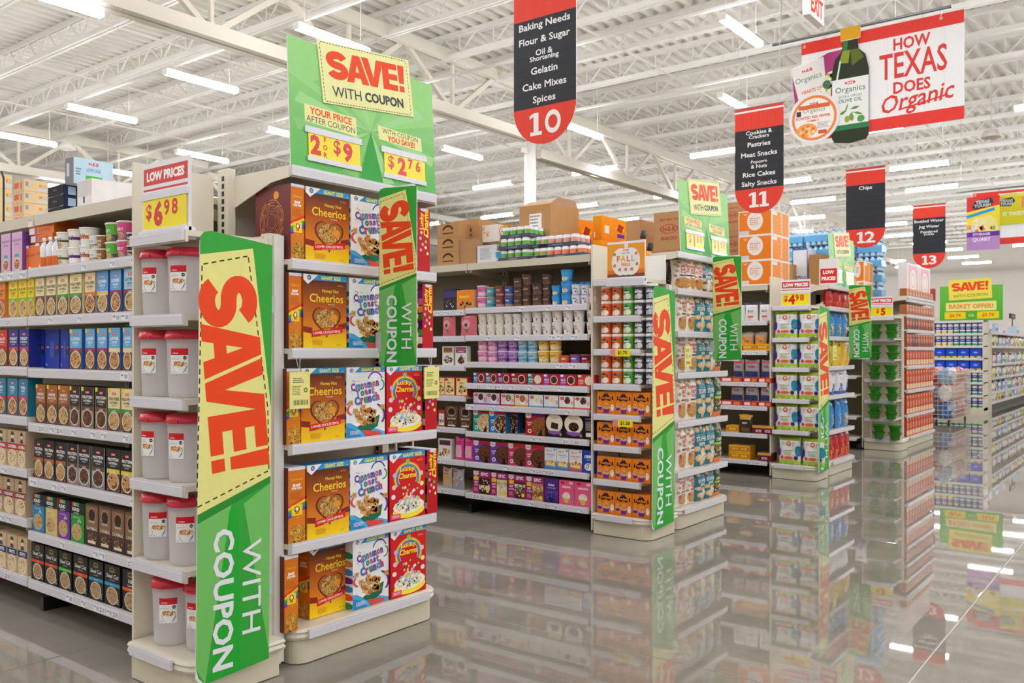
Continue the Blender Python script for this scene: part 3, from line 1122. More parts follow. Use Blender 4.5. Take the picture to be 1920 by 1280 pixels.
# ---- round cups with lids: tapered cup + lid
def cup(key, name, cat, desc, r0, r1, h, art, c, lid='#f1efea', lidh=.008, n=18, cap=False):
    b = MB()
    b.lathe([(r0, 0), (r0 + .001, .002), (r1, h - lidh)], c, n, cap=True)
    if art: b.art(art, around(r0, r1, .0, h - lidh, PI * 1.15), 0, 12, .00006)
    l = MB()
    l.lathe([(r1 + .001, h - lidh), (r1 + .003, h - lidh + .001), (r1 + .003, h - .001), (r1, h), (r1 - .004, h - .0015), (.001, h - .0015)], lid, n)
    reg(key, name, cat, desc, [('cup', b.data('cup', 'gloss')), ('lid', l.data('lid', 'gloss'))], 2 * r1, 2 * r1, h)


def cupart(bg, bands=(), txt=None, ink='#fff', pic=None, r=.035, h=.075, ts=.16, ty=.62, w=.5, sub=None):
    a = Art(r * PI * 1.15, h)
    a.rect(0, 0, 1, 1, bg)
    for y0, y1, c in bands: a.rect(0, y0, 1, y1, c)
    if pic: a.bowl(.5, .24, .2, pic[0], pic[1], 16, 5, .85, .05, ry=.2)
    if txt: a.text(txt, .5, ty, ts, ink, .02, w=w)
    if sub: a.text(sub, .5, ty - .2, ts * .6, ink, .01, w=w * .9)
    return a


OC = dict(r0=.034, r1=.040, h=.078)
for k, d, bg, bands, t, ink, pic in (
        ('c_green', 'white oatmeal cup with olive stripe', '#efede6', ((.45, .6, '#5a5a30'),), 'OATS', '#4a4a4a', ('#c8b088', OATC)),
        ('c_purple', 'white oatmeal cup with purple stripe', '#f1efec', ((.44, .62, '#5a2a7a'),), 'OATS', '#4a4a4a', None),
        ('c_orange', 'white oatmeal cup with orange stripe', '#f1efec', ((.4, .6, '#c8622c'),), 'OATS', '#4a4a4a', None),
        ('c_blue', 'white oatmeal cup with blue bowl picture', '#eceff2', ((.3, .42, '#6a90b8'),), 'OATS', '#3a4a6a', ('#c8b088', OATC)),
        ('c_brown', 'brown oatmeal cup', '#9a6430', ((0, .3, '#5a3820'),), 'MAPLE', '#fff', ('#e0c8a0', OATC)),
        ('c_lime', 'lime green oatmeal cup with plum half', '#5cb83a', ((0, .4, '#5a4260'),), 'NUT', '#fff', ('#d8c8a0', OATC)),
        ('c_pink', 'pink oatmeal cup with grey half', '#e04a90', ((0, .4, '#8a7078'),), 'BERRY', '#fff', ('#e0d0c0', FRU)),
        ('c_black', 'black oatmeal cup', '#2e2826', ((0, .34, '#6a4a34'),), 'OATMEAL', '#f0e8dc', ('#e0c8a0', OATC)),
        ('c_white', 'white and charcoal oatmeal cup', '#e8e4de', ((.3, .8, '#33302e'),), 'CUP', '#fff', None)):
    cup(k, 'oatmeal_cup', 'cup', d, art=cupart(bg, bands, t, ink, pic), c=bg, **OC)

# ---- giant cereal boxes
CW, CD, CHh = .242, .085, .322


def strip(a, ww):
    a.rect(0, .925, 1, 1, '#2a98d8')
    a.poly([(0, 1), (0, .925), (.1, .865), (.34, 1)], '#f4f4f8')
    a.ell(.13, .955, .045, None, '#2a4a9c', 12)
    a.text('G', .13, .955, .035, '#fff', .02)
    a.text('GIANT SIZE', .63, .963, .052, '#f8ec2a', .04, w=.58)
    a.text('...', .95, .945, .008, '#f6e62a', .02)
    return a


def heart(cx, cy, s, asp):
    p = []
    for i in range(28):
        t = 2 * PI * i / 28
        p.append((cx + s * math.sin(t) ** 3, cy + s * asp * (13 * math.cos(t) - 5 * math.cos(2 * t) - 2 * math.cos(3 * t) - math.cos(4 * t)) / 16))
    return p


def honey():
    a = Art(CW, CHh)
    a.rect(0, .22, 1, .6, '#e88a1c', '#b4581c')
    a.rect(0, .6, 1, .93, '#b4581c', '#5a2a1c')
    a.rect(0, 0, 1, .22, '#f8d41c', '#f2b41c')
    a.poly([(0, .3), (.2, .28), (.2, .2), (0, .22)], '#8a2a1c')
    a.poly([(.8, .33), (1, .36), (1, .28), (.8, .26)], '#8a2a1c')
    strip(a, CW)
    a.text('OAT CEREAL', .5, .795, .014, '#c8742c', 0, al='R')
    a.text('Honey Nut', .62, .78, .06, '#f8d838', .015, w=.44)
    a.text('Cheerios', .53, .685, .115, '#f8d838', .012, w=.78, al='F')
    a.text('Real Honey', .64, .60, .022, '#f4e8d8', .015)
    a.poly(heart(.53, .385, .335, CW / CHh * .93), '#6e2018')
    a.poly(heart(.53, .39, .3, CW / CHh * .93), '#a86a30')
    a.flakes(.53, .40, .26, .125, 110, ['#d8a858', '#c89444', '#e8c07c', '#dca850'], .024, 5, o=True)
    a.ell(.7, .42, .09, .05, '#e8982c', 10)
    a.poly([(.18, .235), (.9, .3), (.9, .215), (.18, .15)], '#d8261c')
    a.text('CAN HELP', .54, .262, .016, '#f8d838', .02, rot=.07)
    a.text('LOWER CHOLESTEROL', .54, .222, .034, '#fff', .012, rot=.07, w=.64)
    a.text('AS PART OF A HEART HEALTHY DIET', .54, .185, .01, '#f8e8c0', 0, rot=.07)
    a.lines(.2, .12, .26, .08, 6, '#d89a1c', 4)
    a.text('NET WT', .82, .05, .016, '#a86a1c', 0)
    a.lines(.78, .88, .18, .03, 3, '#c88a5a', 3)
    l = Art(CD, CHh)
    l.rect(0, 0, 1, 1, '#e2821c', '#d8741c')
    l.text('Cheerios', .5, .84, .035, '#f2c838', 0, w=.8)
    l.text('SNAP', .5, .76, .04, '#fff', .05, w=.8)
    l.text('FOR FUN', .5, .72, .03, '#fff', .05, w=.8)
    l.lines(.12, .67, .75, .1, 7, '#b85a14', 2)
    for i, c in enumerate(('#e83a2c', '#f4d22c', '#3aa84a', '#2a7ad0', '#6a3ab0')):
        l.poly([(0, .36 + .035 * (4 - i)), (1, .46 + .035 * (4 - i)), (1, .425 + .035 * (4 - i)), (0, .325 + .035 * (4 - i))], c)
    l.rect(.2, .36, .84, .5, '#f6d81c')
    l.ell(.52, .44, .16, None, '#3a332c', 12); l.ell(.52, .445, .1, None, '#f8f4ea', 10)
    l.poly([(.4, .38), (.64, .38), (.56, .42), (.46, .42)], '#e2721c')
    l.flakes(.7, .34, .28, .02, 3, ['#fff'], .03, 2)
    l.ell(.55, .11, .52, .13, '#b4741c'); l.flakes(.55, .11, .5, .12, 60, ['#d8a03c', '#e8b85a', '#c88a2c'], .08, 9, o=True)
    l.rect(0, .96, 1, 1, '#e2e4f0')
    r = Art(CD, CHh)
    r.rect(0, 0, 1, 1, '#5a2a1c')
    carton('honey', 'cereal_box', 'cereal', 'honey oat cereal box with heart bowl', CW, CD, CHh, a, '#c8761c', '#6a2f20', '#d87a1c', '#2a98d8', rart=None, lart=l)
    # the same box seen with its maroon back and its narrow flank
    m = MB()
    m.box(-CD / 2, 0, 0, CD / 2, CW, CHh, cols=['#d87a1c', '#c8761c', '#6a2f20', '#6e3536', '#8a5a3a', '#fff'])
    m.art(l, flat(CD, CHh))
    b = Art(CW, CHh)
    b.rect(0, 0, 1, 1, '#6e3438', '#7c4244')
    for i, q in enumerate((.34, .3, .25, .21, .165, .12)):
        for j in range(3):
            s0 = i * 1.3 + j * 2.1
            b.ring(.47, .53, q, .035 if i < 5 else .06, '#e09a3c', 12, s0, s0 + 1.75, ry=q * .86)
    for i in range(7):
        t = i * .9
        b.ell(.47 + .28 * math.cos(t), .53 + .24 * math.sin(t), .02, None, '#e8a03c', 6)
    b.ell(.6, .87, .075, None, '#e8a23c', 14)
    m.art(b, side(CW, CHh, -CD / 2, 0, 0, -1))
    reg('maze', 'cereal_box', 'cereal', 'honey oat cereal box showing its maroon maze back', m.data('cereal_box', 'card'), CD, CW, CHh)
    m = MB()
    m.box(-CD / 2, 0, 0, CD / 2, CW, CHh, cols=['#d87a1c', '#c8761c', '#6a2f20', '#6a2f24', '#e2e4f0', '#fff'])
    m.art(l, flat(CD, CHh))
    reg('honey_side', 'cereal_box', 'cereal', 'honey oat cereal box turned sideways', m.data('cereal_box', 'card'), CD, CW, CHh)
honey()


def rainbow_text(a, t, cx, cy, h, w, cols, rot=.12, b=.03):
    tot = [glyphs(ch, b)[2] + .12 for ch in t]
    L = sum(tot)
    k = w * a.w / L
    x = -L / 2
    for ch, q, c in zip(t, tot, cols * 9):
        v, f, tw, th = glyphs(ch, b)
        big = h * (1.0 if ch.isupper() or ch in 'hlktd' else .74)
        dx = (x + q / 2) * k
        px_, py_ = cx + dx * math.cos(rot) / a.w, cy + dx * math.sin(rot) / a.h - (h - big) / 2
        for e, col in ((.028, '#5a4a9a'), (-.012, c)):
            vv, ff, tw2, th2 = glyphs(ch, b + e)
            s = big * a.h / th
            p = [(px_ + ((X - tw2 / 2) * k * math.cos(rot) - (Y - th2 / 2) * s * math.sin(rot)) / a.w, py_ + ((X - tw2 / 2) * k * math.sin(rot) + (Y - th2 / 2) * s * math.cos(rot)) / a.h) for X, Y in vv]
            a.p.append(('T', (p, ff), col, a.lay()))
        x += q


def crunch():
    w = .215
    a = Art(w, CHh)
    a.rect(0, 0, 1, 1, '#eef0f4')
    a.poly([(0, 0), (1, 0), (1, .05), (.5, .16), (0, .22)], '#4ab0e0')
    a.poly([(0, 0), (.4, 0), (.2, .12), (0, .16)], '#2a8ad0')
    strip(a, w)
    a.ring(.74, .80, .2, .14, '#5a2a8a', 16, .3, 2.9); a.ring(.86, .74, .13, .25, '#2a9a5a', 14, -1.6, 1.2)
    cs = ['#7a3a9a', '#e8482c', '#3a9ad8', '#2aa05a', '#d83a8a', '#2a5ac0', '#e8702c']
    rainbow_text(a, 'Cinnamon', .47, .745, .105, .74, cs, .14)
    rainbow_text(a, 'Toast', .47, .645, .1, .5, cs[2:] + cs[:2], .14)
    rainbow_text(a, 'Crunch', .52, .545, .115, .66, ['#2a7ad0', '#e8482c', '#2aa05a', '#7a3a9a', '#2a9ad8', '#d83a6a'], .16)
    a.ring(.55, .3, .46, .1, '#5a2a8a', 20, -.6, 1.0, ry=.2); a.ring(.4, .4, .4, .13, '#e04a3a', 16, 2.6, 3.9, ry=.12); a.ring(.35, .43, .4, .1, '#3a8ad0', 16, 2.4, 3.4, ry=.12)
    a.poly([(.2, .2), (.85, .3), (.8, .14), (.6, .08), (.35, .1)], '#1f6a4a')
    a.poly([(.4, .1), (.85, .06), (.9, .02), (.5, .0)], '#e0483a')
    a.poly([(.12, .2), (.25, .15), (.9, .32), (.88, .36), (.2, .25)], '#f4f4f4')
    a.flakes(.5, .3, .33, .12, 46, ['#c8924c', '#b47a38', '#dcb070', '#a8682c'], .085, 3)
    for x, y in ((.1, .5), (.22, .38), (.93, .42), (.42, .43)):
        a.poly([(x - .06, y - .03), (x + .05, y - .04), (x + .06, y + .03), (x - .05, y + .035)], '#d8a860'); a.poly([(x - .03, y - .015), (x + .02, y - .02), (x + .03, y + .01), (x - .02, y + .015)], '#b87c3c')
    a.flakes(.2, .72, .15, .12, 7, ['#3a8ad0', '#e04a3a', '#c8924c'], .02, 5)
    a.lines(.08, .1, .3, .06, 5, '#e8f4fc', 7)
    l = Art(CD, CHh)
    l.rect(0, 0, 1, 1, '#e4e6ee')
    for i, c in enumerate(('#2a8a5a', '#e0483a', '#3a8ad0', '#5a2a8a', '#3a8ad0', '#c8924c', '#2a8a5a')): l.ell(.5, .05 + i * .12, .6, .05, c, 10)
    carton('crunch', 'cereal_box', 'cereal', 'white cinnamon squares cereal box', w, CD, CHh, a, '#eef0f4', '#e0e2ea', '#e0e2ea', '#2a98d8', lart=l)
crunch()


def lucky():
    w = .205
    a = Art(w, CHh)
    a.rect(0, 0, 1, 1, '#c8141c', '#d81e24')
    strip(a, w)
    for i, c in enumerate(('#e83a3a', '#f4a42c', '#f6e23a', '#4ab84a', '#3a9ae0', '#7a5ac0', '#f0c8d8')):
        a.ring(.5, .62, .40 - i * .022, .06, c, 26, -.55, PI + .55, ry=.25 - i * .014)
    for x, y, c in ((.12, .5, '#f0c0d8'), (.14, .68, '#c8b0e8'), (.88, .66, '#f4c8d0'), (.5, .87, '#7ac86a'), (.9, .5, '#f6e6a0'), (.1, .36, '#f4e4ec'), (.9, .36, '#f4e4ec')): a.ell(x, y, .06, None, c, 8)
    a.text('Lucky', .49, .745, .085, '#f8da2c', .035, w=.42, al='F')
    a.text('Charms', .49, .655, .085, '#f8da2c', .035, w=.5, al='F')
    a.flakes(.5, .42, .3, .1, 16, ['#f0b8d0', '#a0d87a', '#c8b0e8', '#8ac8f0', '#f6e23a', '#f4ecd4'], .05, 8)
    a.ell(.53, .12, .45, .11, '#f6e23a'); a.ell(.53, .19, .44, .11, '#f6f0dc')
    a.flakes(.53, .22, .4, .13, 110, ['#e8d4a0', '#d8bc7c', '#f4ecd4', '#f0b8d0', '#a0d87a', '#c8b0e8', '#8ac8f0', '#efe0b8'], .045, 4)
    a.rect(.04, .03, .3, .1, '#e86a8a'); a.text('NET WT', .17, .065, .02, '#fff', .01)
    a.lines(.76, .88, .2, .03, 3, '#f0a070', 3)
    l = Art(CD, CHh)
    l.rect(0, 0, 1, 1, '#c0121c')
    l.text('Lucky', .36, .8, .22 * .5, '#f8da2c', .04, rot=PI / 2, w=2.0)
    l.text('Charms', .68, .79, .22 * .5, '#f8da2c', .04, rot=PI / 2, w=2.2)
    for i, c in enumerate(('#f0c0d8', '#f6e23a', '#8ac8f0', '#7ac86a', '#c8b0e8', '#f4ecd4', '#f0a0b8', '#f6e6a0')): l.ell(.3 + .4 * (i % 2) + .1 * math.sin(i * 2), .62 - i * .045, .1, None, c, 8)
    l.ell(.5, .98, .3, .03, '#e2e4f0', 8)
    carton('lucky', 'cereal_box', 'cereal', 'red rainbow arch cereal box', w, CD, CHh, a, '#c8141c', '#a8101a', '#a8101a', '#2a98d8')
    m = MB()
    m.box(-CD / 2, 0, 0, CD / 2, w, CHh, cols=['#c0121c', '#c8141c', '#c8141c', '#5a2a6a', '#e2e4f0', '#fff'])
    m.art(l, flat(CD, CHh))
    g = Art(w, CHh)
    g.rect(0, 0, 1, 1, '#5a2448')
    for i, c in enumerate(('#6a3a9a', '#c87ab0', '#e0a03c', '#3a7a3a', '#2a2a5a', '#4a9a3a', '#e8e0e8')): g.rect(0, .8 - i * .12, 1, .9 - i * .12, c)
    m.art(g, side(w, CHh, -CD / 2, 0, 0, -1))
    reg('lucky_side', 'cereal_box', 'cereal', 'red marshmallow cereal box turned sideways', m.data('cereal_box', 'card'), CD, w, CHh)
lucky()


# ---- clear food keeper with red lid and paper label
def keeper():
    b = MB()
    h = .262
    b.lathe([(.062, 0), (.066, .004), (.068, .02), (.074, h - .05), (.0755, h - .03), (.077, h - .03), (.078, h - .022)], '#f3f2f6', 32, cap=True)
    i = MB()
    l = MB()
    l.lathe([(.079, h - .03), (.083, h - .028), (.083, h - .018), (.08, h - .012), (.078, h + .002), (.06, h + .008), (.001, h + .008)], '#d22a40', 32)
    l.box(-.02, -.088, h - .026, .02, -.078, h - .016, '#c8243a')
    lab = Art(.072, .1)
    lab.rect(0, 0, 1, 1, '#f4f4f4')
    lab.rect(0, .74, 1, 1, '#d01e2a')
    lab.text('chefstyle', .3, .81, .07, '#fff', .01, w=.5)
    lab.text('Cereal Keeper', .3, .66, .035, '#777', 0, w=.5)
    lab.lines(.08, .6, .5, .05, 2, '#aaa', 2)
    lab.ell(.83, .63, .1, None, '#26262a', 14); lab.text('1.4', .83, .63, .06, '#fff', .02)
    lab.poly([(.15, .34), (.95, .34), (.88, .16), (.74, .04), (.36, .04), (.22, .16)], '#1f4fc0')
    lab.ell(.55, .37, .4, .1, '#e8d8a8', 16)
    lab.flakes(.55, .40, .36, .1, 50, ['#e0c07a', '#c8a050', '#d8343a', '#2a2a3a', '#f0dca8', '#d83a3a'], .06, 6)
    lab.lines(.08, .1, .2, .05, 3, '#999', 3)
    p = MB()
    p.art(lab, lambda u, v, d: ((.0745 + d) * math.cos(-PI / 2 + (u - .5) * .96), (.0745 + d) * math.sin(-PI / 2 + (u - .5) * .96), .095 + v * .1), 0, 12, .00006)
    reg('keeper', 'food_container', 'container', 'clear plastic food container with red lid', [('body', b.data('body', 'milky')), ('lid', l.data('lid', 'gloss')), ('paper_label', p.data('paper_label', 'card'))], .16, .16, h + .008)
keeper()
# ================================================================== GOODS OF THE OTHER AISLES
def simple(key, name, cat, desc, w, d, h, bg, fn=None, sidec=None, top=None, mat='card', **k):
    a = Art(w, h)
    a.rect(0, 0, 1, 1, bg)
    if fn: fn(a)
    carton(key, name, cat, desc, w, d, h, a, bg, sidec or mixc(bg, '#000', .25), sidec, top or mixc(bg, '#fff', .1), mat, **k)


def can(key, desc, c, lab, ink, pic):
    r, h = .037, .1
    a = Art(r * PI * 1.15, h)
    a.rect(0, 0, 1, 1, c)
    a.text(lab, .5, .62, .2, ink, .03, w=.42)
    a.poly([(.3, .72), (.38, .82), (.44, .76), (.5, .84), (.56, .76), (.62, .82), (.7, .72), (.66, .48), (.34, .48)], ink if ink != '#fff' else '#2a2a2a')
    a.text(lab, .5, .62, .15, '#f4a02c' if c[1] == 'e' else '#fff', .03, w=.32)
    a.rect(.44, .8, .56, .9, '#2a4ac0')
    a.ell(.58, .26, .15, .24, pic, 12); a.ell(.40, .2, .12, .18, mixc(pic, c, .4), 10)
    b = MB()
    b.lathe([(r - .003, 0), (r, .004), (r, h - .016)], c, 18)
    b.art(a, around(r, r, .004, h - .022, PI * 1.15), 0, 12, .00006)
    l = MB()
    l.lathe([(r + .001, h - .018), (r + .002, h - .016), (r + .002, h - .003), (r - .002, h), (.001, h - .002)], '#ece9e4', 18)
    reg(key, 'frosting_can', 'can', desc, [('can_body', b.data('can_body', 'gloss')), ('lid', l.data('lid', 'gloss'))], .074, .074, h)
can('f_orange', 'orange frosting can with white lid', '#e2642c', 'funfetti', '#2a1a1a', '#f0ece4')
can('f_green', 'green frosting can with white lid', '#54b42c', 'funfetti', '#1a2a6a', '#f0ece4')
can('f_black', 'black frosting can with white swirl', '#3c3c44', 'funfetti', '#e0e0e8', '#dcdce4')
can('f_navy', 'slate frosting can with white swirl', '#4a4c58', 'funfetti', '#e0e0e8', '#d0d4e4')


def mix_art(a):
    a.rect(0, 0, 1, .12, '#e07a1c')
    bat = [(.08, .62), (.12, .82), (.24, .76), (.36, .84), (.44, .94), (.5, .86), (.56, .94), (.64, .84), (.76, .76), (.9, .82), (.92, .62), (.8, .66), (.7, .58), (.5, .64), (.3, .58), (.2, .66)]
    a.poly(bat, '#2a1a20')
    a.ell(.45, .9, .07, .04, '#2a4ac8', 10)
    a.text('Funfetti', .5, .73, .13, '#f08a1c', .035, w=.76, rot=-.02)
    for x, y, s in ((.16, .34, .8), (.52, .28, 1.15)):
        a.poly([(x - .17 * s, y - .02), (x + .17 * s, y - .02), (x + .12 * s, y - .2 * s), (x - .12 * s, y - .2 * s)], '#6a2a9a')
        a.ell(x, y + .02, .19 * s, .07 * s, '#e0b070', 14); a.ell(x, y + .09 * s, .17 * s, .075 * s, '#e88a3c', 14); a.ell(x, y + .16 * s, .11 * s, .06 * s, '#f09a4c', 12)
        a.flakes(x, y + .1 * s, .15 * s, .1 * s, 16, ['#e8601c', '#5a2a8a', '#fff', '#2a2a2a'], .018, 3)
    a.ell(.86, .3, .1, .15, '#f0eee8', 12); a.ell(.84, .36, .02, None, '#2a2a2a', 6); a.ell(.9, .36, .02, None, '#2a2a2a', 6)
    for i in range(4): a.ell(.12 + i * .22, .06, .03, None, '#c85a14', 8)
def mix_side(w=.04):
    r = Art(.05, .165); r.rect(0, 0, 1, 1, '#e8821c'); r.rect(.25, 0, .8, .6, '#a8b0b0'); r.lines(.3, .56, .42, .4, 10, '#5a6a70', 2); return r
simple('funfetti', 'cake_mix_box', 'box', 'orange cupcake mix box', .128, .05, .165, '#ee8418', mix_art, '#e8821c', rart=mix_side())


def ptext(l1, y=.7, c='#fff', hh=.14, l2=None, pic=None, logo_=None, w=.8, extra=None):
    def fn(a):
        if pic: a.bowl(*pic)
        a.text(l1, .5, y, hh, c, .025, w=w)
        if l2: a.text(l2, .5, y - hh * 1.2, hh * .6, c, .01, w=w * .8)
        if logo_: a.rect(.08, .84, .32, .97, logo_)
        if extra: extra(a)
    return fn


CAKE = ['#4a2a1c', '#6a3e28', '#2e1810', '#7c4c30']
VAN = ['#efe0b8', '#d8b878', '#c89a58', '#f4ecd4']


def mugart(band, cols):
    def fn(a):
        a.rect(0, 0, .3, 1, band) if band else None
        a.rect(.02, .78, .2, .96, '#f4f0ea')
        a.text('MUG', .2, .5, .16, '#fff', .02, w=.3); a.text('treats', .2, .3, .12, '#fff', 0, w=.28)
        a.bowl(.65, .5, .23, '#f0ece6', cols, 24, 4, .84, .04)
    return fn
def mug(key, desc, bg, band, cols): simple(key, 'mug_cake_box', 'box', desc, .145, .06, .088, bg, mugart(band, cols))
mug('m_blue', 'small red mug treat box with blue panel', '#b8262c', '#2a86b8', CAKE)
mug('m_violet', 'small red mug treat box with violet panel', '#b8262c', '#6a3a9a', CAKE)
mug('m_brown', 'small red mug treat box with brown panel', '#b4242a', '#8a3a2c', CAKE)
mug('m_teal', 'small red mug treat box with teal panel', '#b8262c', '#2a9a90', VAN)
mug('m_lilac', 'small red mug treat box with lilac panel', '#b8262c', '#a048a8', CAKE)
mug('m_coral', 'small red mug treat box with coral panel', '#c83a3a', '#d8503a', VAN)


def bcart(band, cols):
    def fn(a):
        a.ell(.22, .8, .16, .12, '#c82030', 14); a.text('Betty', .22, .8, .08, '#fff', .01, w=.2)
        a.rect(0, 0, 1, .14, band)
        a.poly([(.35, .62), (.8, .62), (.75, .16), (.4, .16)], '#eceaf0')
        a.bowl(.57, .66, .25, '#f4f2f4', cols, 22, 6, .85, .04)
        a.lines(.82, .6, .15, .3, 4, '#c82030', 4)
    return fn
def bcup(key, desc, bg, band, cols): simple(key, 'dessert_box', 'box', desc, .13, .06, .098, bg, bcart(band, cols), '#b82a34')
bcup('b_purple', 'dessert mix box with white mug and purple foot', '#d8c8dc', '#7a4aa8', CAKE)
bcup('b_red', 'dessert mix box with white mug and red rim', '#e8d8d0', '#c03a3a', ['#7a7a5a', '#4a4a3a', '#efe0c8'])
bcup('b_gold', 'dessert mix box with white mug and gold foot', '#e8d8c0', '#d8a03c', ['#b0622c', '#7a3e1c', '#d89a5a'])
bcup('b_blue', 'dessert mix box with white mug and blue foot', '#dce8ee', '#4aa8d0', VAN)
bcup('b_white', 'dessert mix box with white mug and pale sides', '#f0ece8', '#d85a4a', ['#5a3a2c', '#efe8dc', '#2c1a14'])


def cakekit(bg, cols, badge='#fff', head='#b8242c'):
    def fn(a):
        a.rect(.3, .86, 1, 1, head)
        a.poly([(0, 1), (.3, 1), (.3, .82), (.15, .76), (0, .82)], '#e8dcdc'); a.text('Cake', .15, .9, .07, '#8a2a3a', .01, w=.24)
        a.ell(.78, .42, .5, .42, cols[0], 22); a.ell(.78, .44, .46, .38, cols[1], 22)
        a.flakes(.76, .46, .4, .34, 46, cols, .05, 7)
        a.poly([(.62, .0), (.88, .0), (.85, .36)], '#1c1210')
        a.text('CAKE', .2, .58, .07, '#fff', .02, w=.3); a.text('MIX', .2, .48, .06, '#fff', .01, w=.24)
        a.ell(.22, .2, .1, None, badge, 12); a.ell(.22, .2, .06, None, bg, 10)
    return fn
def kit(key, desc, bg, cols, w=.165, h=.175, **k): simple(key, 'cake_mix_box', 'box', desc, w, .06, h, bg, cakekit(bg, cols, **k))
kit('k_tealcake', 'teal cake kit box with pale cake', '#1f9a86', ['#e4c8a0', '#d8b482', '#f0dcb8', '#8a5a34'])
kit('k_bluecake', 'blue cake kit box with cookie cake', '#2a78c0', ['#e0c49c', '#5a3a24', '#d0a878', '#efe0c0'])
kit('k_redkit', 'red cupcake kit box with chocolate swirl', '#b41e2c', ['#7a4628', '#9a5c34', '#5c321c'], head='#6a2a8a')
kit('k_purplecake', 'purple cake mix box with chocolate cake', '#7040a4', CAKE)
kit('k_pinkcake', 'rose pink cake mix box with chocolate cake', '#c03a62', CAKE)


def truffle(cx):
    def fn(a):
        a.ell(.5, .62, .47, .42, '#efe6d0', 24)
        a.text('GODIVA', .5, .84, .07, '#8a7440', 0, w=.5)
        if cx: a.ell(.5, .5, .26, .2, '#2c1814', 16); a.flakes(.5, .54, .22, .14, 20, CAKE, .05, 2)
        else: a.poly([(.3, .4), (.7, .34), (.72, .6), (.34, .66)], '#2c1814'); a.flakes(.5, .5, .18, .1, 16, CAKE, .05, 3)
        a.poly([(.12, .28), (.88, .28), (.8, .16), (.5, .1), (.2, .16)], '#8a5ab0')
        a.ell(.86, .14, .07, None, '#b08a3c', 10)
    return fn
simple('g_slice', 'cake_mix_box', 'box', 'black and cream cake mix box with dark slice', .165, .06, .175, '#1d1a18', truffle(0))
simple('g_dome', 'cake_mix_box', 'box', 'black and cream cake mix box with dark dome', .165, .06, .175, '#211d18', truffle(1))
simple('g_back', 'cake_mix_box', 'box', 'black cake mix box turned to its text side', .08, .16, .17, '#1a1818', lambda a: (a.rect(.1, .86, .8, .94, '#7a4aa0'), a.lines(.12, .78, .7, .4, 8, '#b8b4b0', 3), a.rect(.15, .12, .7, .3, '#e8e4e0')))


def jello(bg, head, cols, l1, ink):
    def fn(a):
        a.rect(0, 0, 1, .4, bg, mixc(bg, '#fff', .3)); a.text('JELL-O', .4, .86, .1, '#d83a3a', .02, w=.6)
        a.text(l1, .5, .7, .07, ink, .01, w=.7); a.text('no bake', .5, .6, .05, ink, 0, w=.5)
        a.poly([(.1, .2), (.9, .16), (.8, .42), (.2, .44)], '#f0d880'); a.flakes(.5, .38, .36, .1, 20, cols, .07, 2)
        a.ell(.86, .92, .08, None, '#4a9ad8', 10)
    return fn
simple('j_blue', 'dessert_box', 'box', 'white and blue no-bake dessert box', .105, .045, .165, '#e4e8ec', jello('#2a78b8', 0, ['#f4e8c0', '#d83a3a', '#f0d070'], 'Cheesecake', '#2a5a9a'), '#2a78b8')
simple('j_red', 'dessert_box', 'box', 'white and crimson no-bake dessert box', .105, .045, .165, '#ece4e0', jello('#b03a5a', 0, ['#8a2a2a', '#f0d070', '#b83a3a'], 'Cheesecake', '#b03a4a'), '#b03a4a')
def oreo(a):
    a.text('OREO', .5, .74, .14, '#fff', .04, w=.84, rot=.05); a.text('dessert', .5, .6, .06, '#cfe0f4', 0, w=.6)
    a.ell(.5, .28, .36, .17, '#e8e8ec', 16); a.flakes(.5, .3, .3, .13, 24, ['#222', '#3a3a3a', '#fff'], .06, 3)
simple('oreo', 'dessert_box', 'box', 'royal blue no-bake dessert box with cookie crumbs', .115, .045, .165, '#1f4ab0', oreo)


def epic(cols, l3):
    def fn(a):
        a.rect(0, 0, .36, 1, '#a8246c')
        a.rect(.36, 0, .96, .72, cols[0]); a.rect(.36, .2, .96, .4, cols[1]); a.rect(.36, .5, .96, .62, cols[2])
        a.flakes(.66, .4, .28, .3, 40, cols, .05, 5)
        a.poly([(.02, 1), (.32, 1), (.32, .84), (.17, .78), (.02, .84)], '#e0d0d8')
        a.rect(.04, .6, .32, .76, '#f0d02c')
        a.text('EPIC', .66, .88, .14, '#fff', .03, w=.58)
        a.text('KIT', .19, .5, .09, '#fff', .03, w=.26); a.text(l3, .19, .38, .06, '#fff', .01, w=.28)
        a.lines(.06, .26, .24, .16, 4, '#e8b0cc', 3); a.ell(.84, .16, .09, None, '#f0dc2c', 10)
    return fn
for k, d, c, l in (('e_dark', 'magenta baking kit box with dark layered bar', ['#3a2418', '#efdcb8', '#22140e'], 'BARS'), ('e_conf', 'magenta baking kit box with confetti bar', ['#e8d8a0', '#f0e8c8', '#a8c85a', '#d85a8a'], 'BARS'),
                   ('e_brown', 'magenta baking kit box with brownie stack', ['#4a2a1c', '#7a5a44', '#e8dcc8'], 'BROWNIE'), ('e_cookie', 'magenta baking kit box with cookie stack', ['#c8985c', '#8a5a30', '#e4c490'], 'COOKIE')):
    simple(k, 'baking_kit_box', 'box', d, .165, .06, .185, '#b02a74', epic(c, l))
simple('galaxy', 'cake_mix_box', 'box', 'deep violet cupcake mix box with star frosting', .135, .05, .185, '#54308a', lambda a: (a.rect(0, 0, 1, .5, '#3a2070', '#6a40a0'), a.text('Galaxy', .5, .74, .12, '#fff', .03, w=.8), a.text('CUPCAKE MIX', .5, .62, .05, '#d8c8f0', .01, w=.7), a.ell(.5, .28, .26, .16, '#2a3a8a', 14), a.poly([(.3, .2), (.7, .2), (.62, .05), (.38, .05)], '#201048'), a.flakes(.5, .3, .4, .24, 26, ['#fff', '#e08ad0', '#6ac8f0'], .02, 3)))
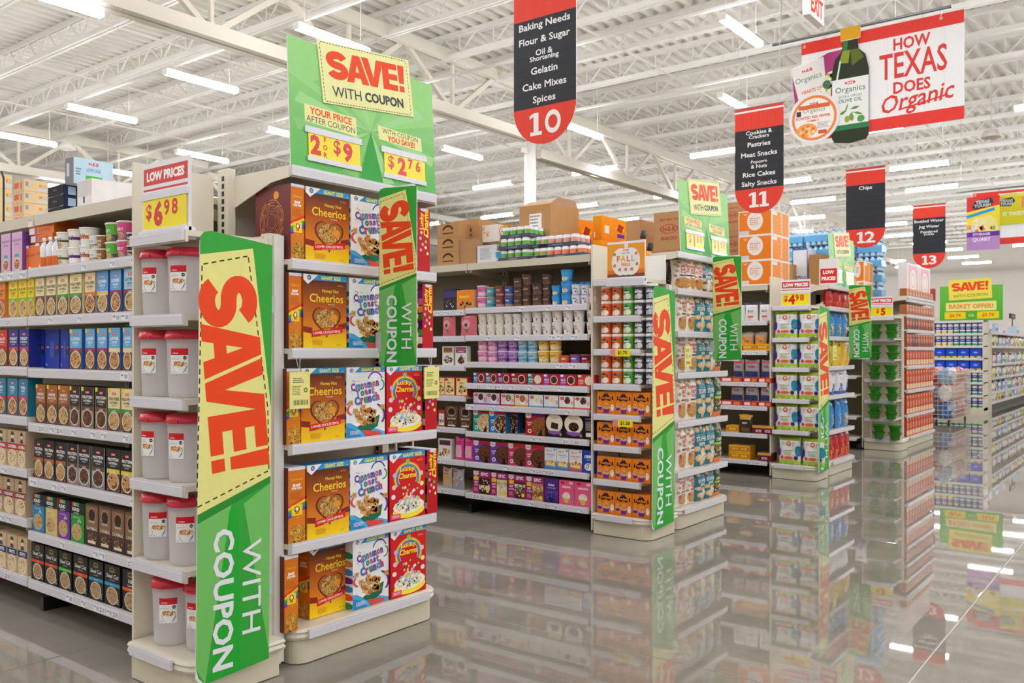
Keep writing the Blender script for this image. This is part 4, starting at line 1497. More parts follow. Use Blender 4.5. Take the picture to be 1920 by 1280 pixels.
simple('unicorn', 'cake_mix_box', 'box', 'hot pink cupcake mix box with yellow cup', .14, .05, .185, '#e85a8c', lambda a: (a.ell(.25, .9, .14, .06, '#d0203a', 12), a.text('unicorn', .5, .74, .1, '#fff', .03, w=.82), a.ell(.5, .36, .26, .16, '#f0e8d8', 14), a.poly([(.32, .28), (.68, .28), (.6, .08), (.4, .08)], '#d8c83a'), a.flakes(.5, .3, .42, .24, 20, ['#fff', '#6ac8f0', '#f6e23a', '#c85ab0'], .03, 3), a.rect(.7, .86, .95, .96, '#f4c8d8')), '#b8b0a4')
simple('brownie_a', 'brownie_mix_box', 'box', 'white brownie box with orange label', .1, .05, .16, '#e4e0da', lambda a: (a.rect(.1, .72, .9, .95, '#8a5a3a'), a.rect(.1, .66, .9, .72, '#e08a3a'), a.flakes(.5, .3, .4, .2, 40, CAKE, .09, 2)))
simple('brownie_b', 'brownie_mix_box', 'box', 'white brownie box with purple label', .125, .05, .16, '#e4e2dc', lambda a: (a.rect(.05, .66, .95, .96, '#8a3a8a'), a.rect(.05, .8, .95, .88, '#c86a3a'), a.text('BROWNIE', .5, .73, .06, '#fff', .02, w=.6), a.flakes(.5, .3, .34, .22, 40, CAKE, .1, 5)), '#d8d6d0')
simple('bars', 'brownie_mix_box', 'box', 'yellow dessert bar box with red frame', .125, .06, .155, '#c82a34', lambda a: (a.rect(.06, .05, .94, .95, '#ecd890'), a.ell(.25, .86, .14, .07, '#c8202c', 12), a.text('Bars', .5, .7, .1, '#7a3a1c', .02, w=.5), a.flakes(.5, .34, .36, .2, 40, CAKE + VAN, .1, 2)), '#a8323a')
kodiak('muffin', 'muffin_mix_box', 'dark brown bear-crest muffin mix box', 'BROWNIE', .12, .175, '#6a5242')
simple('redmix', 'muffin_mix_box', 'box', 'narrow red muffin mix box', .07, .05, .14, '#c83a40', lambda a: (a.rect(.1, .1, .9, .8, '#efe4dc'), a.flakes(.5, .4, .34, .2, 16, CAKE, .12, 2)))
simple('cookiebox', 'cookie_mix_box', 'box', 'white cookie mix box with maroon head', .125, .05, .165, '#e8e4de', lambda a: (a.rect(.08, .68, .92, .94, '#6a2430'), a.rect(.08, .82, .92, .88, '#2a4a6a'), a.flakes(.55, .34, .34, .2, 30, ['#c8924c', '#a86a30', '#e0b478'], .1, 3), a.flakes(.15, .2, .1, .1, 8, ['#3a2418'], .06, 3)))
simple('reese', 'baking_kit_box', 'box', 'orange peanut butter treat box', .17, .1, .165, '#ee8a2a', lambda a: (a.rect(0, 0, 1, .35, '#c87a3c', '#e8a050'), a.text("Reese's", .45, .68, .16, '#f0dc2c', .04, w=.6), a.flakes(.55, .3, .36, .2, 24, CAKE + ['#c8924c'], .09, 2)), '#d8b48a')
simple('darkbox', 'baking_kit_box', 'box', 'dark blue chocolate cookie box', .13, .08, .18, '#2a2c4a', lambda a: (a.rect(0, .6, 1, .9, '#4a3a6a'), a.flakes(.5, .3, .4, .22, 24, CAKE + ['#efe4d0'], .1, 4)))

# frosting / mug cups of aisle ten
TC = dict(r0=.036, r1=.043, h=.082)
for k, d, bg, bands, t, ink, lid in (
        ('t_pink', 'pink and white dessert cup', '#e87ab0', ((.1, .45, '#f0e0ea'),), 'cake', '#b02a6a', '#f4e8ee'), ('t_teal', 'teal dessert cup', '#5ab0b8', ((.1, .4, '#3a8a98'),), 'cake', '#fff', '#e8823a'),
        ('t_rose', 'brown rose dessert cup', '#8a4a48', ((.12, .3, '#d8a8a0'),), 'mug', '#f0d8d0', '#6a3230'), ('t_blue', 'mid blue dessert cup', '#3a62a8', ((.1, .3, '#c8a078'),), 'mug', '#fff', '#7a4a3a'),
        ('t_brown', 'chocolate brown dessert cup', '#5c443c', ((.05, .3, '#7a5a4c'),), 'mug cake', '#e8d0b8', '#3c2a26'), ('t_sky', 'bright blue cookie dough cup', '#3a9ad8', ((0, .2, '#2a7ab8'),), None, '#fff', '#2a86c8'),
        ('t_cow', 'white cup with dark spots', '#e4e4ec', ((0, .06, '#b8b8c8'),), 'baking', '#3a3a4a', '#9ab8d8'), ('t_blush', 'blush and white cup', '#f0dce0', ((0, .3, '#e8b0c0'),), 'cake', '#c86a8a', '#e8c0cc'),
        ('t_bright', 'pink speckled snack cup', '#e89ac8', ((.2, .5, '#f4d0e4'),), 'Batter', '#b02a7a', '#f6ecf2'), ('t_violet', 'violet speckled snack cup', '#b88ad0', ((.15, .4, '#7a3a9a'),), 'Batter', '#4a1a6a', '#f0e8f4'),
        ('t_aqua', 'pale blue speckled snack cup', '#9ac8e0', ((.15, .4, '#5a9ac0'),), 'Batter', '#2a4a6a', '#eef4f6'), ('t_gold', 'golden speckled snack cup', '#ecc050', ((.15, .4, '#e8e0c8'),), 'Batter', '#7a4a1a', '#f6f0e0')):
    a = cupart(bg, bands, t, ink, ('#efe4d0', VAN) if k == 't_sky' else None, .04, .08, .18, .68, .34)
    if k == 't_cow': a.flakes(.5, .4, .3, .3, 12, ['#4a4a5a'], .05, 3)
    if 'speckled' in d: a.flakes(.5, .5, .45, .45, 30, ['#fff', '#7a3a9a', '#f0e23a', '#5ab0e0'], .025, 3)
    cup(k, 'dessert_cup', 'cup', d, art=a, c=bg, lid=lid, **TC)
PC = dict(r0=.034, r1=.046, h=.096)
for k, d, ink, ink2 in (('w_yellow', 'white paper cup with yellow print', '#c8a83c', '#e0c878'), ('w_blue', 'white paper cup with blue print', '#3a4a9a', '#8a94c0'), ('w_red', 'white paper cup with red print', '#b8503a', '#6a4a3a')):
    a = Art(.04 * PI * 1.15, .09)
    a.rect(0, 0, 1, 1, '#ece8e2')
    a.text('oats', .42, .68, .16, ink, .01, w=.2); a.lines(.34, .56, .26, .2, 4, ink2, 4); a.flakes(.62, .24, .08, .1, 9, [ink, ink2], .03, 5)
    cup(k, 'paper_cup', 'cup', d, art=a, c='#ece8e2', lid='#f4f2ee', lidh=.004, **PC)
SC = dict(r0=.04, r1=.045, h=.066)
for k, d, bg in (('l_orange', 'low orange dessert cup', '#d8622c'), ('l_blue', 'low blue dessert cup with red rim', '#5a6ac0'), ('l_maroon', 'low maroon dessert cup', '#6a1a3a')):
    cup(k, 'dessert_cup', 'cup', d, art=cupart(bg, ((.1, .35, '#c83a3a'),), 'cake', '#fff', None, .042, .066, .25, .62, .4), c=bg, lid='#b83a3a', **SC)


# ---- pillow bags with crimped ends
def bag(key, name, desc, w, h, d, bg, fn, mat='bag', cat='bag', top=None, foot=None, seed=1, nx=12, ny=16):
    r = random.Random(seed)
    ph = [r.uniform(0, 6) for _ in range(6)]
    def thick(u, v):
        e = max(0, 1 - abs(2 * u - 1) ** 3) ** .6 * max(0, 1 - abs(2 * v - .94) ** 4) ** .6
        q = .88 + .07 * math.sin(9 * u + ph[0] + 5 * v) + .05 * math.sin(17 * v + ph[1] + 6 * u)
        return d / 2 * e * q
    def pos(u, v, s, dd=0):
        pinch = 1 - .10 * math.sin(PI * min(1, max(0, v))) + .03 * math.sin(7 * v + ph[2])
        x = (u - .5) * w * pinch
        z = v * h + .006 * math.sin(6 * u + ph[3]) * (v > .9)
        y = d / 2 + s * (thick(u, v) + dd)
        # crimp
        if v > .94 or v < .04: y += .003 * math.sin(u * 40)
        return (x, y, max(0.0, z))
    m = MB()
    for s in (-1, 1):
        pts = [pos(i / nx, j / ny, s) for j in range(ny + 1) for i in range(nx + 1)]
        fs, cs = [], []
        for j in range(ny):
            for i in range(nx):
                q = j * (nx + 1) + i
                f = (q, q + 1, q + nx + 2, q + nx + 1)
                fs.append(f if s < 0 else f[::-1])
                v = (j + .5) / ny
                cs.append(lin(top if top and v > .86 else foot if foot and v < .14 else bg))
        m.mesh(pts, fs, cs, 0, True)
    a = Art(w * .9, h)
    fn(a)
    m.art(a, lambda u, v, dd: pos(u, v, -1, dd + .0014), 0, 10, .00012)
    reg(key, name, cat, desc, m.data(name, mat), w, d, h)


def crisp(a):
    a.text('ALMOND', .56, .77, .08, '#c8343a', .03, w=.74); a.text('NUT', .62, .665, .095, '#c8343a', .035, w=.5); a.text('THINS', .58, .57, .07, '#c8343a', .03, w=.62)
    for x, y in ((.16, .82), (.2, .62), (.12, .46), (.3, .9), (.84, .88)): a.ell(x, y, .09, .04, '#cf9a5c', 10)
    a.ell(.52, .24, .42, .18, '#c8924c', 16); a.flakes(.52, .24, .38, .16, 24, ['#d8aa6a', '#b87c3c'], .06, 2)
    a.ell(.22, .33, .09, .05, '#a83a4a', 10); a.rect(.3, .46, .85, .5, '#4a3a6a')
bag('g_white', 'snack_bag', 'white nut cracker bag with brown cookies', .19, .315, .08, '#eae7e2', crisp, seed=3)
def stuffed(a):
    a.text('STUFFED', .5, .65, .11, '#e8eef0', .03, w=.78); a.text('PUFFS', .5, .52, .09, '#e8eef0', .03, w=.5)
    a.rect(.1, .72, .9, .76, '#5aa0a8')
    for x, y, q in ((.18, .87, .15), (.5, .92, .12), (.8, .86, .16), (.15, .42, .16), (.5, .36, .2), (.84, .42, .14), (.8, .2, .2), (.28, .2, .22), (.5, .1, .2)): a.ell(x, y, q, q * .42, '#d8b88a', 12); a.ell(x + .02, y + .01, q * .7, q * .28, '#e6cda4', 10)
    a.poly([(.35, .36), (.8, .3), (.7, .12), (.4, .14)], '#e4e6e6')
bag('g_teal', 'snack_bag', 'teal filled snack bag', .195, .315, .09, '#1f7a8a', stuffed, seed=5)
def herb(a):
    a.text('CRISPS', .5, .6, .08, '#f0f0e0', .03, w=.7)
    a.flakes(.5, .35, .42, .26, 40, ['#e8823a', '#f0a04c', '#d8602c', '#4aa04a', '#f0ece0'], .07, 3); a.flakes(.5, .85, .4, .1, 18, ['#e8823a', '#5ab04a'], .06, 5)
    a.rect(.1, .46, .9, .52, '#9ac83a')
bag('g_green', 'snack_bag', 'dark green snack bag with orange foot', .18, .3, .09, '#1c5a3c', herb, foot='#e2702c', seed=8)
def popc(a):
    a.rect(0, 0, 1, .16, '#a8c81c', '#b8d42c')
    a.poly([(0, .16), (.5, .1), (1, .16), (1, .13), (0, .13)], '#c4dc3a')
    a.text('P', .26, .76, .14, '#8a8a92', -.01); a.ell(.5, .77, .12, .09, '#d85a2c', 16); a.ell(.5, .77, .07, .05, '#f0c8a0', 12); a.text('P', .74, .76, .14, '#8a8a92', -.01)
    a.ell(.92, .5, .13, .2, '#1f86a8', 14); a.ell(.04, .45, .1, .16, '#5a2a9a', 12)
    a.rect(.28, .5, .72, .53, '#9ab83a'); a.lines(.3, .46, .4, .12, 4, '#b0b0a0', 2); a.ell(.5, .24, .2, .06, '#e8682c', 14)
    a.ell(.2, .25, .08, .07, '#d0446a', 10); a.ell(.82, .24, .09, .08, '#2a3a7a', 10)
bag('pop', 'popcorn_bag', 'white popcorn snack bag with lime foot', .24, .28, .1, '#e8e8ea', popc, top='#9ab428', seed=11)
def chips(band, cols):
    def fn(a):
        a.text('CHIPS', .5, .8, .1, '#1a1a1a', .04, w=.7); a.poly([(.0, .5), (1, .6), (1, .44), (0, .36)], band); a.text('crunchy', .5, .48, .06, '#fff', .02, w=.6, rot=.1)
        a.flakes(.55, .26, .36, .2, 22, cols, .1, 3)
    return fn
bag('ch_red', 'chip_bag', 'red tortilla chip bag with blue stripe', .21, .27, .1, '#c01e28', chips('#2a78d0', ['#e8923a', '#d8702c']), seed=13)
bag('ch_blue', 'chip_bag', 'sky blue cracker bag', .19, .3, .1, '#2a8ad0', chips('#1f6ab0', ['#e8b060', '#d89440', '#f0c880']), seed=15)
bag('ch_yellow', 'chip_bag', 'yellow chip bag', .19, .29, .1, '#ecc42a', chips('#d83a6a', ['#f6e080', '#e0a83a']), seed=17)
bag('ch_white', 'chip_bag', 'white and blue chip bag', .22, .28, .1, '#dfe4ea', chips('#2a5ab0', ['#2a6ac0', '#b83a4a', '#4a8ad0']), foot='#2a5ab0', seed=19)
bag('pinkbag', 'baking_bag', 'coral pink baking mix bag', .15, .2, .06, '#e0707c', lambda a: (a.ell(.45, .5, .26, .2, '#e89aa0', 14), a.ell(.45, .46, .1, .08, '#3a4a44', 10), a.poly([(.3, .3), (.6, .3), (.5, .1)], '#4a8a6a'), a.text('baking', .5, .8, .08, '#fff', .02, w=.6)), seed=21)
bag('pinkcookie', 'cookie_mix_bag', 'magenta cookie mix bag', .095, .185, .05, '#d83a92', lambda a: (a.ell(.5, .84, .3, .07, '#c8204a', 12), a.rect(.15, .12, .85, .66, '#f0a8cc'), a.flakes(.5, .38, .26, .2, 12, ['#ecdcb0', '#d8c088'], .13, 2)), seed=23)
bag('clearcookie', 'cookie_mix_bag', 'clear cookie mix bag with golden cookie', .115, .17, .05, '#c8b49c', lambda a: (a.ell(.5, .88, .26, .07, '#c8203a', 12), a.ell(.5, .5, .38, .24, '#d8a860', 16), a.text('cookie', .5, .74, .08, '#7a3a1c', .02, w=.6)), seed=25)
bag('bluecookie', 'cookie_mix_bag', 'speckled cookie mix bag', .115, .17, .05, '#a8a8b4', lambda a: (a.ell(.3, .88, .2, .06, '#c8203a', 12), a.flakes(.5, .5, .42, .36, 40, ['#d8a860', '#5a9ad0', '#c83a4a', '#efe6d0'], .08, 2)), seed=27)
bag('pouch_white', 'sugar_pouch', 'white pouch with navy head', .2, .2, .07, '#e8e6e4', lambda a: (a.text('BULK', .5, .55, .12, '#3a4a7a', .02, w=.5), a.rect(.3, .2, .7, .3, '#d85a4a')), top='#2c2c5a', seed=29)
bag('pouch_orange', 'cookie_pouch', 'clear pouch with orange label over cookies', .2, .2, .08, '#b8a898', lambda a: (a.rect(.1, .35, .9, .75, '#e09440'), a.rect(.05, .02, .95, .3, '#5a4436'), a.flakes(.5, .55, .2, .12, 8, ['#5a3a20'], .05, 2)), seed=31)
bag('pouch_pink', 'cookie_pouch', 'grey and red fruit snack pouch', .18, .19, .08, '#a89aa0', lambda a: (a.rect(.08, .78, .92, .95, '#c8405a'), a.text('FRUIT', .5, .6, .12, '#7a2a4a', .03, w=.7), a.rect(.05, .05, .95, .36, '#2c3a6a')), seed=33)
bag('pouch_dark', 'jerky_pouch', 'black and gold snack pouch', .19, .2, .07, '#3a3028', lambda a: (a.rect(.1, .72, .9, .95, '#d8a42c'), a.text('JERKY', .5, .52, .12, '#e8dcc0', .03, w=.7), a.rect(.2, .1, .8, .3, '#7a4a2c')), top='#d8a02c', seed=35)
simple('tray_yellow', 'snack_carton', 'box', 'yellow snack carton', .2, .16, .075, '#e8a81c', lambda a: (a.rect(.05, .2, .95, .75, '#c87a1c'), a.text('SNACKS', .5, .5, .3, '#f8e060', .03, w=.7)))
simple('tray_maroon', 'snack_carton', 'box', 'low maroon snack carton', .2, .16, .09, '#6a1f2c', lambda a: (a.rect(0, .7, 1, 1, '#d8a03a'), a.text('BITES', .5, .35, .3, '#e8d0d0', .03, w=.6)))
simple('tray_red', 'snack_carton', 'box', 'flat red snack carton', .2, .12, .05, '#c83038', lambda a: (a.rect(.1, .2, .5, .8, '#efe0d0'), a.rect(.62, .2, .9, .8, '#d88a3c')))

# ---- cardboard cases stacked on top of the gondolas
KR = '#b58a5c'


def case(key, desc, w, d, h, c, fn=None, rfn=None, name='cardboard_case', mat='kraft', flap=False):
    a = Art(w, h); a.rect(0, 0, 1, 1, c)
    a.rect(.0, .0, 1, .012, mixc(c, '#000', .3))
    if fn: fn(a)
    r = Art(d, h); r.rect(0, 0, 1, 1, c)
    if rfn: rfn(r)
    m = MB()
    m.box(-w / 2, 0, 0, w / 2, d, h, c)
    m.art(a, flat(w, h)); m.art(r, side(d, h, w / 2, 0, 0, 1))
    m.poly([(-w / 2, d * .49, h + .0006), (w / 2, d * .49, h + .0006), (w / 2, d * .51, h + .0006), (-w / 2, d * .51, h + .0006)], mixc(c, '#000', .4))
    m.poly([(-w / 2 + .01, d * .44, h + .0008), (w / 2 - .01, d * .44, h + .0008), (w / 2 - .01, d * .56, h + .0008), (-w / 2 + .01, d * .56, h + .0008)], mixc(c, '#fff', .15)) if not flap else None
    if flap:
        q = MB()
        q.mesh([(-w / 2, 0, h), (w / 2, 0, h), (w / 2 - .02, d * .3, h + .05), (-w / 2 + .02, d * .3, h + .05)], [(0, 1, 2, 3)], mixc(c, '#fff', .08))
        q.mesh([(-w / 2, d, h), (w / 2, d, h), (w / 2 + .0, d * .6, h + .07), (-w / 2, d * .6, h + .07)], [(0, 1, 2, 3)], mixc(c, '#fff', .12))
        q.mesh([(w / 2, 0, h), (w / 2, d, h), (w / 2 + .02, d * .8, h + .06), (w / 2 + .02, d * .2, h + .06)], [(0, 1, 2, 3)], mixc(c, '#fff', .12))
        parts = [('case_body', m.data('case_body', mat)), ('flap', q.data('flap', mat))]
        reg(key, name, 'box', desc, parts, w, d, h)
    else: reg(key, name, 'box', desc, m.data(name, mat), w, d, h)


def slip(x0, y0, x1, y1):
    return lambda a: (a.rect(x0, y0, x1, y1, '#f0eeea'), a.lines(x0 + .02, y1 - .03, (x1 - x0) * .8, (y1 - y0) * .7, 5, '#8a8a8a', 2))
def arch(a): a.ring(.5, .3, .3, .25, '#4a3420', 12, .5, PI - .5); a.rect(.25, .28, .75, .36, '#4a3420')
def ret(a): a.text('RETURN TO', .5, .8, .07, '#a83a34', .02, w=.7); a.ring(.5, .56, .3, .12, '#a83a34', 16, ry=.12); a.text('H-E-B', .5, .56, .11, '#a83a34', .03, w=.44); a.text('SNACKS!', .5, .32, .09, '#a83a34', .03, w=.6)


# ---- canned goods in a tray under stretch wrap
def tray(key, desc, c, nx, ny):
    r, h = .035, .085
    w, d = nx * .072, ny * .072
    q = MB()
    q.lathe([(r, .004), (r, .03, '#e8e8ec'), (r, .06, c), (r, h - .01, '#eceaf0'), (r - .003, h, '#d8d8dc')], '#e8e8ec', 12)
    cm = q.data('tin', 'gloss')
    m = MB()
    m.box(-w / 2 - .004, -.004, 0, w / 2 + .004, d + .004, .003, '#4a4e5c')
    for b in ((-w / 2 - .004, -.004, 0, w / 2 + .004, -.001, .03), (-w / 2 - .004, d + .001, 0, w / 2 + .004, d + .004, .03), (-w / 2 - .004, 0, 0, -w / 2 - .001, d, .03), (w / 2 + .001, 0, 0, w / 2 + .004, d, .03)): m.box(*b, c='#4a4e5c')
    a = Art(w, .03); a.rect(0, 0, 1, 1, '#4a4e5c'); a.text('canned goods', .5, .5, .5, '#aab0c0', .01, w=.6)
    m.art(a, flat(w, .03, 0, -.004, 0))
    parts = [('cardboard_tray', m.data('cardboard_tray', 'card'))]
    for i in range(nx):
        for j in range(ny): parts.append(('tin', cm, (-w / 2 + .036 + i * .072, .036 + j * .072, .003)))
    reg(key, 'canned_goods_tray', 'tray', desc, parts, w, d, h + .004)
tray('tr_green', 'shrink-wrapped tray of green labelled cans', '#6ab04a', 4, 3)
tray('tr_orange', 'shrink-wrapped tray of peach labelled cans', '#e8825a', 6, 3)
tray('tr_red', 'shrink-wrapped tray of pale red labelled cans', '#e0a090', 5, 3)
# ================================================================== SIGNS
def sign(name, label, cat, loc, rz, outl, t, art, group=None, edge='#e8e8ea', parts=(), lean=0.0):
    o = thing(name, label, cat, loc, rz, group)
    m = MB()
    board(m, outl, t, edge, art)
    m.build('panel', 'card', o)
    if lean: o.rotation_euler[0] = lean
    return o


def R4(w, h): return [(0, 0), (w, 0), (w, h), (0, h)]


def slip_part(parent, x, z, w, h, txt, y=-.003):
    """a price slip between two plastic strips"""
    m = MB()
    m.box(x, y - .002, z, x + w, y, z + h, '#f6e21c')
    a = Art(w, h)
    a.rect(0, 0, 1, 1, '#f7e41e')
    for t, tx, hh, dy, b in txt: a.text(t, tx, .5 + dy, hh, '#d8252a', b)
    m.art(a, flat(w, h, x + w / 2, y - .002, z))
    s = m.build('price_slip', 'gloss', parent)
    for zz, hh, dx in ((z + h - .01, .028, .018), (z - .012, .022, .008)):
        m = MB()
        m.box(x - dx, y - .006, zz, x + w + dx * .6, y, zz + hh, '#dfe0ea')
        m.build('holder_strip', 'gloss', parent)
    return s


# ---- the tall green coupon boards on the corner of each endcap
CB_W, CB_H = .33, 1.72
def corner_board(dx, lab):
    a = coupon_board_art(CB_W, CB_H, .375)
    o = [(.06, 0), (CB_W, .012 * CB_H), (CB_W, .985 * CB_H), (.05, CB_H), (.015, CB_H * .99), (0, CB_H * .975), (0, .03), (.015, .008)]
    s = sign('coupon_board', lab, 'sign', (1.882 + dx, 2.935, .085), 0, o, .004, a, 'tall coupon boards on the endcap corners')
    s.rotation_euler = (0, .011, 0)
    for z in (.28, 1.42):
        m = MB()
        m.box(CB_W - .004, .0, z, CB_W + .016, .085, z + .07, '#b9bcc6')
        m.build('clip', 'gloss', s)
corner_board(0, 'tall green and yellow coupon board beside the red-lidded containers')
corner_board(DX[1], 'tall green and yellow coupon board beside the orange cake mix')
corner_board(DX[2], 'tall green and yellow coupon board beside the popcorn bags')

# ---- header signs standing on the endcaps
def header(dx, z0, lab, pa, pb):
    w, h = .905, .56
    a = header_art(w, h)
    q = [(0, 0), (w, 0), (w, h * .985), (.84 * w, h * .985), (0, h)]
    s = sign('coupon_header_sign', lab, 'sign', (2.373 + dx, 2.998, z0), 0, R4(w, h * .995), .006, a, 'green coupon headers on the endcaps', lean=math.radians(-2.6))
    cp = MB()
    cw, chh = .578, .277
    c = Art(cw, chh)
    c.rect(0, 0, 1, 1, '#f0efab')
    dashes(c, [(.025, .965), (.965, .965), (.965, .035), (.025, .035)], '#3c4038', .017, .0035)
    c.text('SAVE!', .5, .64, .46, RED, .06, w=.86, al='F')
    c.text('WITH', .255, .21, .17, '#3c4146', 0, w=.34)
    c.text('COUPON', .665, .21, .165, '#3c4146', .035, w=.48)
    board(cp, R4(cw, chh), .003, '#e6e4b0', c)
    o = cp.build('coupon_panel', 'card', s, (.185, -.005, .308))
    o.rotation_euler = (0, -.1, 0)
    slip_part(s, .105 * w, .085 * h, .33 * w, .215 * h, pa)
    slip_part(s, .605 * w, .082 * h, .31 * w, .21 * h, pb)
    return s


def header_art(w, h):
    a = Art(w, h)
    a.rect(0, 0, 1, 1, '#62bc5e', '#a0da8a')  # greens paled: wash of glare put into the printed colour
    a.poly([(0, .72), (.5, .42), (1, .62), (1, 1), (0, 1)], '#9ad886')
    for i in range(12):
        t = i * PI / 6 + .1
        p = [(.52, .42), (.52 + .5 * math.cos(t), .42 + .42 * math.sin(t)), (.52 + .5 * math.cos(t + .22), .42 + .42 * math.sin(t + .22))]
        a.poly([(min(1, max(0, x)), min(1, max(0, y))) for x, y in p], '#a4dc94' if i % 2 else '#8ccc7c')
    a.poly([(.43, 0), (.6, 0), (.52, .42)], '#3aa545')
    a.poly([(.088, .505), (.42, .50), (.422, .345), (.09, .37)], '#efeea6')
    a.text('YOUR PRICE', .255, .462, .058, RED, .025, rot=-.01, w=.31)
    a.text('AFTER COUPON', .255, .395, .048, '#3c4146', 0, rot=-.01, w=.31)
    a.poly([(.57, .495), (.895, .48), (.90, .36), (.575, .378)], '#efeea6')
    a.text('WITH COUPON', .735, .458, .042, '#3c4146', 0, rot=-.01, w=.28)
    a.text('YOU SAVE!', .74, .402, .052, RED, .03, rot=-.01, w=.27)
    return a
S9 = [('2', .13, .72, .02, .05), ('F', .31, .2, .28, .03), ('O', .31, .2, 0, .03), ('R', .31, .2, -.28, .03), ('$', .54, .6, .08, .02), ('9', .75, .74, 0, .05)]
S276 = [('$', .16, .58, .06, .02), ('2', .42, .74, 0, .05), ('7', .63, .42, .16, .03), ('6', .82, .46, .14, .03)]
header(0, 2.134, 'large green coupon header standing on the cereal endcap', S9, S276)
S108 = [('$', .2, .6, .05, .02), ('1', .45, .72, 0, .05), ('0', .66, .45, .14, .03), ('8', .84, .45, .14, .03)]
header(DX[1] + .08, EZ2[0] + .003, 'green coupon header above the white and teal snack bags', S108, S108)
header(DX[2] + .1, EZ3[0] + .003, 'green coupon header above the red chip bags', [('2', .3, .7, 0, .05), ('7', .6, .7, 0, .05)], [('$', .35, .7, 0, .03)])

# ---- blade signs that stick out over the aisle
def blade(x, y0, z0, lab):
    w, h = .24, .83
    a = coupon_board_art(w, h, .445)
    s = sign('coupon_blade_sign', lab, 'sign', (x, y0, z0), -PI / 2, [(0, .02), (.02, 0), (w - .02, 0), (w, .02), (w, h - .02), (w - .02, h), (0, h)], .004, a, 'coupon blade signs clipped to the endcap shelves', '#f0f0f0')
    m = MB()
    m.box(-.02, -.004, .07, .012, .01, .16, '#c2c4cc')
    m.build('clip', 'gloss', s)
blade(2.862, 2.972, 1.272, 'coupon blade sign sticking out from the cereal shelves')
blade(xat(1337, 2.97), 2.972, 1.265, 'coupon blade sign sticking out from the snack bag shelves')
blade(xat(1592, 2.97), 2.972, 1.25, 'coupon blade sign sticking out from the chip bag shelves')

# ---- coupon pads on strings
def pad(x, z, lab, key=0, sw=.105, sh=.155):
    o = thing('coupon_pad', lab, 'coupon', (x, 2.955, z), 0, 'coupon pads hanging from the shelf edges')
    m = MB()
    m.box(-sw / 2, -.006, -sh, sw / 2, 0, 0, '#ece78c')
    a = Art(sw, sh)
    a.rect(0, 0, 1, 1, '#eee992')
    a.lines(.15, .84, .55, .16, 3, '#4a4a3a', key + 3); a.lines(.12, .62, .5, .26, 6, '#8a8860', key + 4)
    a.ring(.78, .5, .1, .5, '#6a6a4a', 10)
    a.quad([(.1, .1), (.9, .1), (.9, .24), (.1, .24)], '#eee992')
    z_ = a.lay(); r = random.Random(key); q = .14
    while q < .86:
        ww = r.uniform(.01, .035); a.quad([(q, .1), (q + ww, .1), (q + ww, .24), (q, .24)], '#4a4a38', z_); q += ww + r.uniform(.012, .03)
    m.art(a, flat(sw, sh, 0, -.006, -sh))
    m.build('pad', 'matte', o)
    m = MB()
    m.tube((0, -.004, -.008), (-.012, .01, .07), .0012, '#e6e6e6', 5); m.tube((0, -.004, -.008), (.012, .01, .07), .0012, '#e6e6e6', 5)
    m.build('string', 'gloss', o)
pad(xat(561, 2.955), zat(697, xat(561, 2.955), 2.955), 'yellow coupon pad hanging over a honey oat cereal box', 1)
pad(xat(808, 2.955), zat(688, xat(808, 2.955), 2.955), 'yellow coupon pad hanging beside a red cereal box', 2)
pad(xat(1289, 2.955), zat(648, xat(1289, 2.955), 2.955), 'yellow coupon pad hanging over white nut cracker bags', 3)
pad(xat(1564, 2.955), zat(648, xat(1564, 2.955), 2.955), 'yellow coupon pad hanging over yellow chip bags', 4)

# ---- price signs on top of the wings, facing the side aisles
def low_price(X, u0, u1, v0, v1, lab, price, headcol='#d93a36', kind=0, gap=1):
    ya, yb = yat(u0, X), yat(u1, X)
    w = ya - yb
    zb, zt = zat(v1, X, (ya + yb) / 2), zat(v0, X, (ya + yb) / 2)
    h = zt - zb
    a = Art(w, h)
    a.rect(0, 0, 1, 1, '#ecebf0')
    if kind == 0:
        a.rect(.02, .70, .98, .93, headcol)
        a.text('LOW PRICES', .5, .815, .13, '#fff', .05, w=.86)
        a.rect(.02, .62, .98, .65, headcol)
    else:
        a.rect(0, .12, 1, .94, '#f0a02c')
        a.rect(0, .12, 1, .3, '#e8742c'); a.rect(0, .12, 1, .2, '#7a4a3a')
        a.rect(.46, .84, .56, .96, '#f0efe8')
        for q, x in ((.24, .36), (.26, .5), (.24, .64)): a.ell(x, .5, q, .34, '#f2f0ea', 20)
        a.text('H-E-B', .5, .78, .05, '#d8343a', .04); a.text('ALL THE', .5, .71, .04, '#6a5a4a', .01)
        for ch, x, c in (('F', .3, '#e0783a'), ('A', .43, '#e8b83a'), ('L', .57, '#e0783a'), ('L', .69, '#a8c8c0')): a.text(ch, x, .57, .15, c, .04)
        a.text('FEELS', .5, .43, .08, '#e0843a', .03, w=.36)
        for x, y in ((.2, .68), (.78, .68), (.2, .4), (.8, .42), (.5, .3), (.34, .3), (.66, .3)): a.flakes(x, y, .05, .03, 3, ['#d8602c', '#c84a2c', '#b8a89a'], .035, 3)
        a.rect(0, 0, 1, .12, '#e6e6ee')
    s = sign('price_sign', lab, 'sign', (X, ya, zb), -PI / 2, R4(w, h), .012, a, None, '#e4e4ea')
    m = MB()
    m.box(0, -.02, -.03, w, .03, .02, '#dcdce6')
    m.build('sign_foot', 'gloss', s)
    if kind == 0: slip_part(s, .03 * w, .06 * h, .94 * w, .47 * h, price, -.002)
    return s
P698 = [('$', .14, .5, .06, .03), ('6', .36, .74, 0, .05), ('9', .56, .46, .14, .03), ('8', .74, .46, .14, .03)]
low_price(1.935, 268, 354, 300, 440, 'low prices sign showing 6.98 above the clear containers', P698)
